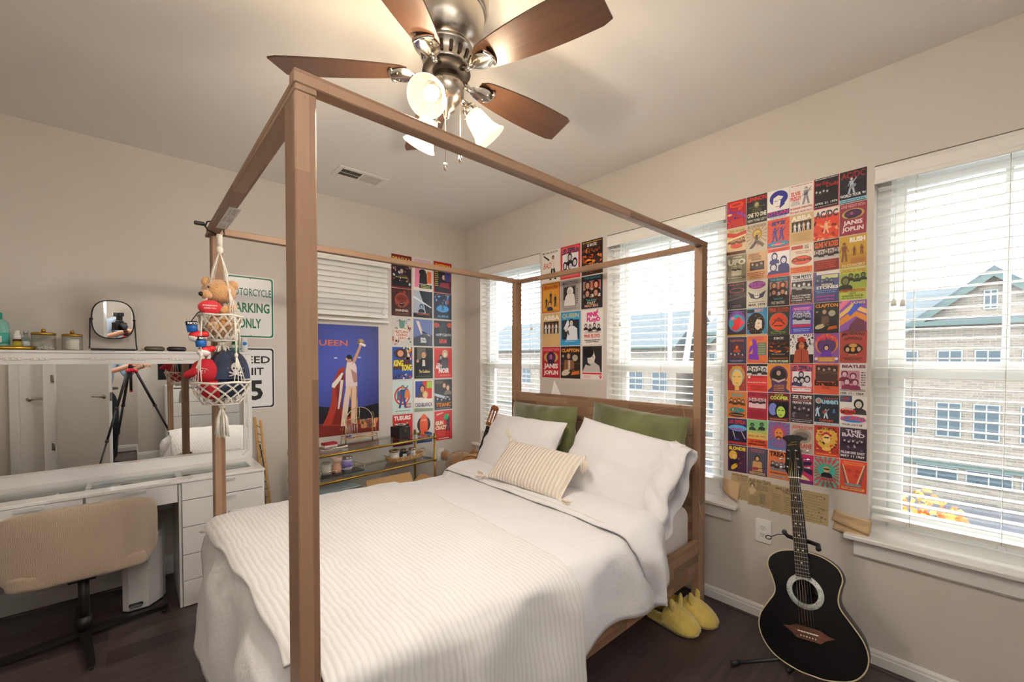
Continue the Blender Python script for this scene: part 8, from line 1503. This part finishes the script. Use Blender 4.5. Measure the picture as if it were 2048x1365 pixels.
def dresser():
    x0, x1, y0, y1, h = 4.12, 4.58, -2.20, -1.36, 1.05; r = thing('dresser', 'tall white chest of drawers reflected in the vanity mirror', 'dresser', ((x0+x1)/2, (y0+y1)/2, 0)); m = mat('#e9e8e4', .4, name='white_laminate')
    b = MB(); b.box(x0+.016, x1, y0, y0+.018, 0, h-.02, m); b.box(x0+.016, x1, y1-.018, y1, 0, h-.02, m); b.box(x1-.01, x1, y0, y1, .05, h-.02, m); b.bbox(x0, x1, y0-.004, y1+.004, h-.025, h, m, .002); b.box(x0+.02, x1, y0, y1, 0, .05, m); part('carcass', b, r)
    for k in range(5):
        z0 = .055+k*.192
        for a, c in (((y0+y1)/2+.003, y1-.002), (y0+.002, (y0+y1)/2-.003)) if k == 4 else ((y0+.002, y1-.002),): d = MB(); d.bbox(x0, x0+.016, a, c, z0, z0+.186, m, .002); part('drawer', d, r)
    t = thing('television', 'black flat television standing on the white chest of drawers', 'television', (4.32, -1.95, h)); b = MB(); b.bbox(4.30, 4.33, -2.28, -1.55, h+.08, h+.50, BLKP, .004); part('housing', b, t)
    part('screen', MB().box(4.2985, 4.30, -2.27, -1.56, h+.095, h+.49, mat('#08090a', .08)), t)
    for y in (-2.12, -1.72): b = MB(); b.tube([(4.315, y, h+.09), (4.315, y, h+.03), (4.25, y, h+.006)], .007, BLKP, 8); b.tube([(4.315, y, h+.04), (4.38, y, h+.006)], .007, BLKP, 8); part('stand_foot', b, t)
    b = MB(); b.bbox(4.17, 4.21, -2.10, -1.96, h, h+.016, BLKP, .004); single('remote_control', b, 'black remote control lying on the white chest of drawers', 'remote')
dresser()
b = MB(); b.bbox(3.55, 3.66, YL, YL+.006, 1.12, 1.24, NKL, .002); b.bbox(3.59, 3.61, YL+.006, YL+.012, 1.16, 1.20, mat('#e8e6e0', .4), .002); single('light_switch', b, 'metal light switch plate on the wall by the white closet door', 'switch')
# photographer beside the tripod
def skin_body(nodes, edges, m, name, par, lv=2):
    me = bpy.data.meshes.new(name); me.from_pydata([n[0] for n in nodes], edges, []); me.materials.append(m); o = bpy.data.objects.new(name, me); COL.objects.link(o)
    md = o.modifiers.new('skin', 'SKIN'); md.use_smooth_shade = True
    for i, n in enumerate(nodes): q = n[1]; me.skin_vertices[0].data[i].radius = q if isinstance(q, tuple) else (q, q)
    me.skin_vertices[0].data[0].use_root = True; s_ = o.modifiers.new('subdivision', 'SUBSURF'); s_.levels = lv; s_.render_levels = lv
    o.parent = par; o.location = -V(par.location); return o
def person():
    cx, cy = 4.27, -2.835; r = thing('person', 'person in a light blue shirt and dark trousers standing behind the tripod', 'person', (cx, cy, 0))
    f = V((-.75, .66, 0)); s_ = V((-.66, -.75, 0))      # facing, own left
    SK = mat('#c99a7e', .55, name='skin', sub=.1); SHT = noisy('light_blue_shirt', '#9fb2c6', '#b4c4d4', 9, rough=.85, bump=.3, bsc=12); TRS = noisy('dark_trousers', '#15171f', '#1f222c', 8, rough=.9, bump=.2, bsc=14)
    def P(a, b, z): return tuple(V((cx, cy, 0))+s_*a+f*b+V((0, 0, z)))
    # trousers and legs (one surface)
    skin_body([(P(0, 0, .96), (.16, .115)), (P(.095, .0, .86), (.09, .095)), (P(.11, .02, .50), .065), (P(.12, -.01, .10), .05), (P(-.095, .0, .86), (.09, .095)), (P(-.11, .02, .50), .065), (P(-.12, -.01, .10), .05), (P(0, 0, 1.04), (.155, .11))], [(0, 1), (1, 2), (2, 3), (0, 4), (4, 5), (5, 6), (0, 7)], TRS, 'trousers', r)
    # shirt with sleeves
    hl, hr = P(.0, .42, 1.33), P(-.17, .40, 1.33)
    skin_body([(P(0, 0, 1.02), (.155, .12)), (P(0, .0, 1.20), (.15, .12)), (P(0, .0, 1.40), (.16, .115)), (P(0, -.01, 1.50), (.09, .075)), (P(.19, .0, 1.44), .062), (P(.25, .06, 1.20), .05), (P(.13, .24, 1.25), .038), (P(-.19, .0, 1.44), .062), (P(-.27, .06, 1.20), .05), (P(-.20, .23, 1.27), .038), (P(0, .0, 1.55), .06)], [(0, 1), (1, 2), (2, 3), (2, 4), (4, 5), (5, 6), (2, 7), (7, 8), (8, 9), (3, 10)], SHT, 'shirt', r)
    # body skin: head, neck; forearm and hands with fingers
    skin_body([(P(0, .0, 1.50), .055), (P(0, .01, 1.60), .055), (P(0, .02, 1.70), (.078, .092)), (P(0, .015, 1.79), (.072, .088))], [(0, 1), (1, 2), (2, 3)], SK, 'head', r)
    h = MB(); c = V(P(0, -.005, 1.765)); h.ball(c, (.092, .092, .085), mat('#5a5550', .8), 20, 14, nz=.06); part('hair', h, r)
    fc = MB(); e0 = V(P(0, .105, 1.715)); fc.ball(e0+V((0, 0, -.01)), (.012, .012, .02), SK, 10, 8)
    for q in (-1, 1): fc.ball(V(P(q*.032, .092, 1.73)), (.011, .011, .008), mat('#e9e6e2', .3), 10, 8); fc.ball(V(P(q*.032, .102, 1.73)), .0045, EYE, 8, 6); fc.ball(V(P(q*.082, .01, 1.715)), (.014, .014, .028), SK, 10, 8)
    fc.tube([V(P(-.025, .095, 1.665)), V(P(0, .103, 1.663)), V(P(.025, .095, 1.665))], .004, mat('#9a5f55', .5), 6); part('face', fc, r)
    for sg, el, hd in ((1, P(.13, .24, 1.25), hl), (-1, P(-.20, .23, 1.27), hr)):
        a, b2 = V(el), V(hd); d = (b2-a).normalized(); w_ = d.cross(V((0, 0, 1))).normalized()*sg; u = w_.cross(d)*sg
        nodes = [(tuple(b2), (.024, .036)), (tuple(a), .028), (tuple(b2+d*.055), (.020, .038))]; ed = [(0, 1), (0, 2)]
        for k in range(4):
            q = (k-1.5)*.019; base = b2+d*.062+w_*q; L = (.062, .072, .068, .052)[k]; i = len(nodes); nodes += [(tuple(base), .0095), (tuple(base+d*L*.5-u*.012), .009), (tuple(base+d*L*.72-u*.035), .008), (tuple(base+d*L*.55-u*.055), .0065)]; ed += [(2, i), (i, i+1), (i+1, i+2), (i+2, i+3)]
        i = len(nodes); nodes += [(tuple(b2+d*.02-w_*.035), .011), (tuple(b2+d*.05-w_*.055-u*.012), .010), (tuple(b2+d*.075-w_*.050-u*.03), .008)]; ed += [(0, i), (i, i+1), (i+1, i+2)]
        skin_body(nodes, ed, SK, 'hand', r, 1)
    b = MB(); n = 28; b.tube([V(P(.162*cos(t_), .122*sin(t_), 1.035)) for t_ in [k*2*pi/n for k in range(n)]], .014, BLKP, 6, closed=True); bt = part('belt', b, r); q = MB(); q.bbox(-.02, .02, -.004, .004, -.016, .016, NKL, .002, Matrix.Translation(P(0, .138, 1.035)) @ Matrix.Rotation(math.atan2(s_.y, s_.x), 4, 'Z')); part('buckle', q, bt)
    for sg in (-1, 1):
        b = MB(); c = V(P(sg*.12, .05, .04)); Mq = Matrix.Rotation(math.atan2(f.y, f.x), 3, 'Z'); b.ball(c, (.135, .048, .042), mat('#17140f', .4), 20, 12, Mq); part('shoe', b, r)
person()
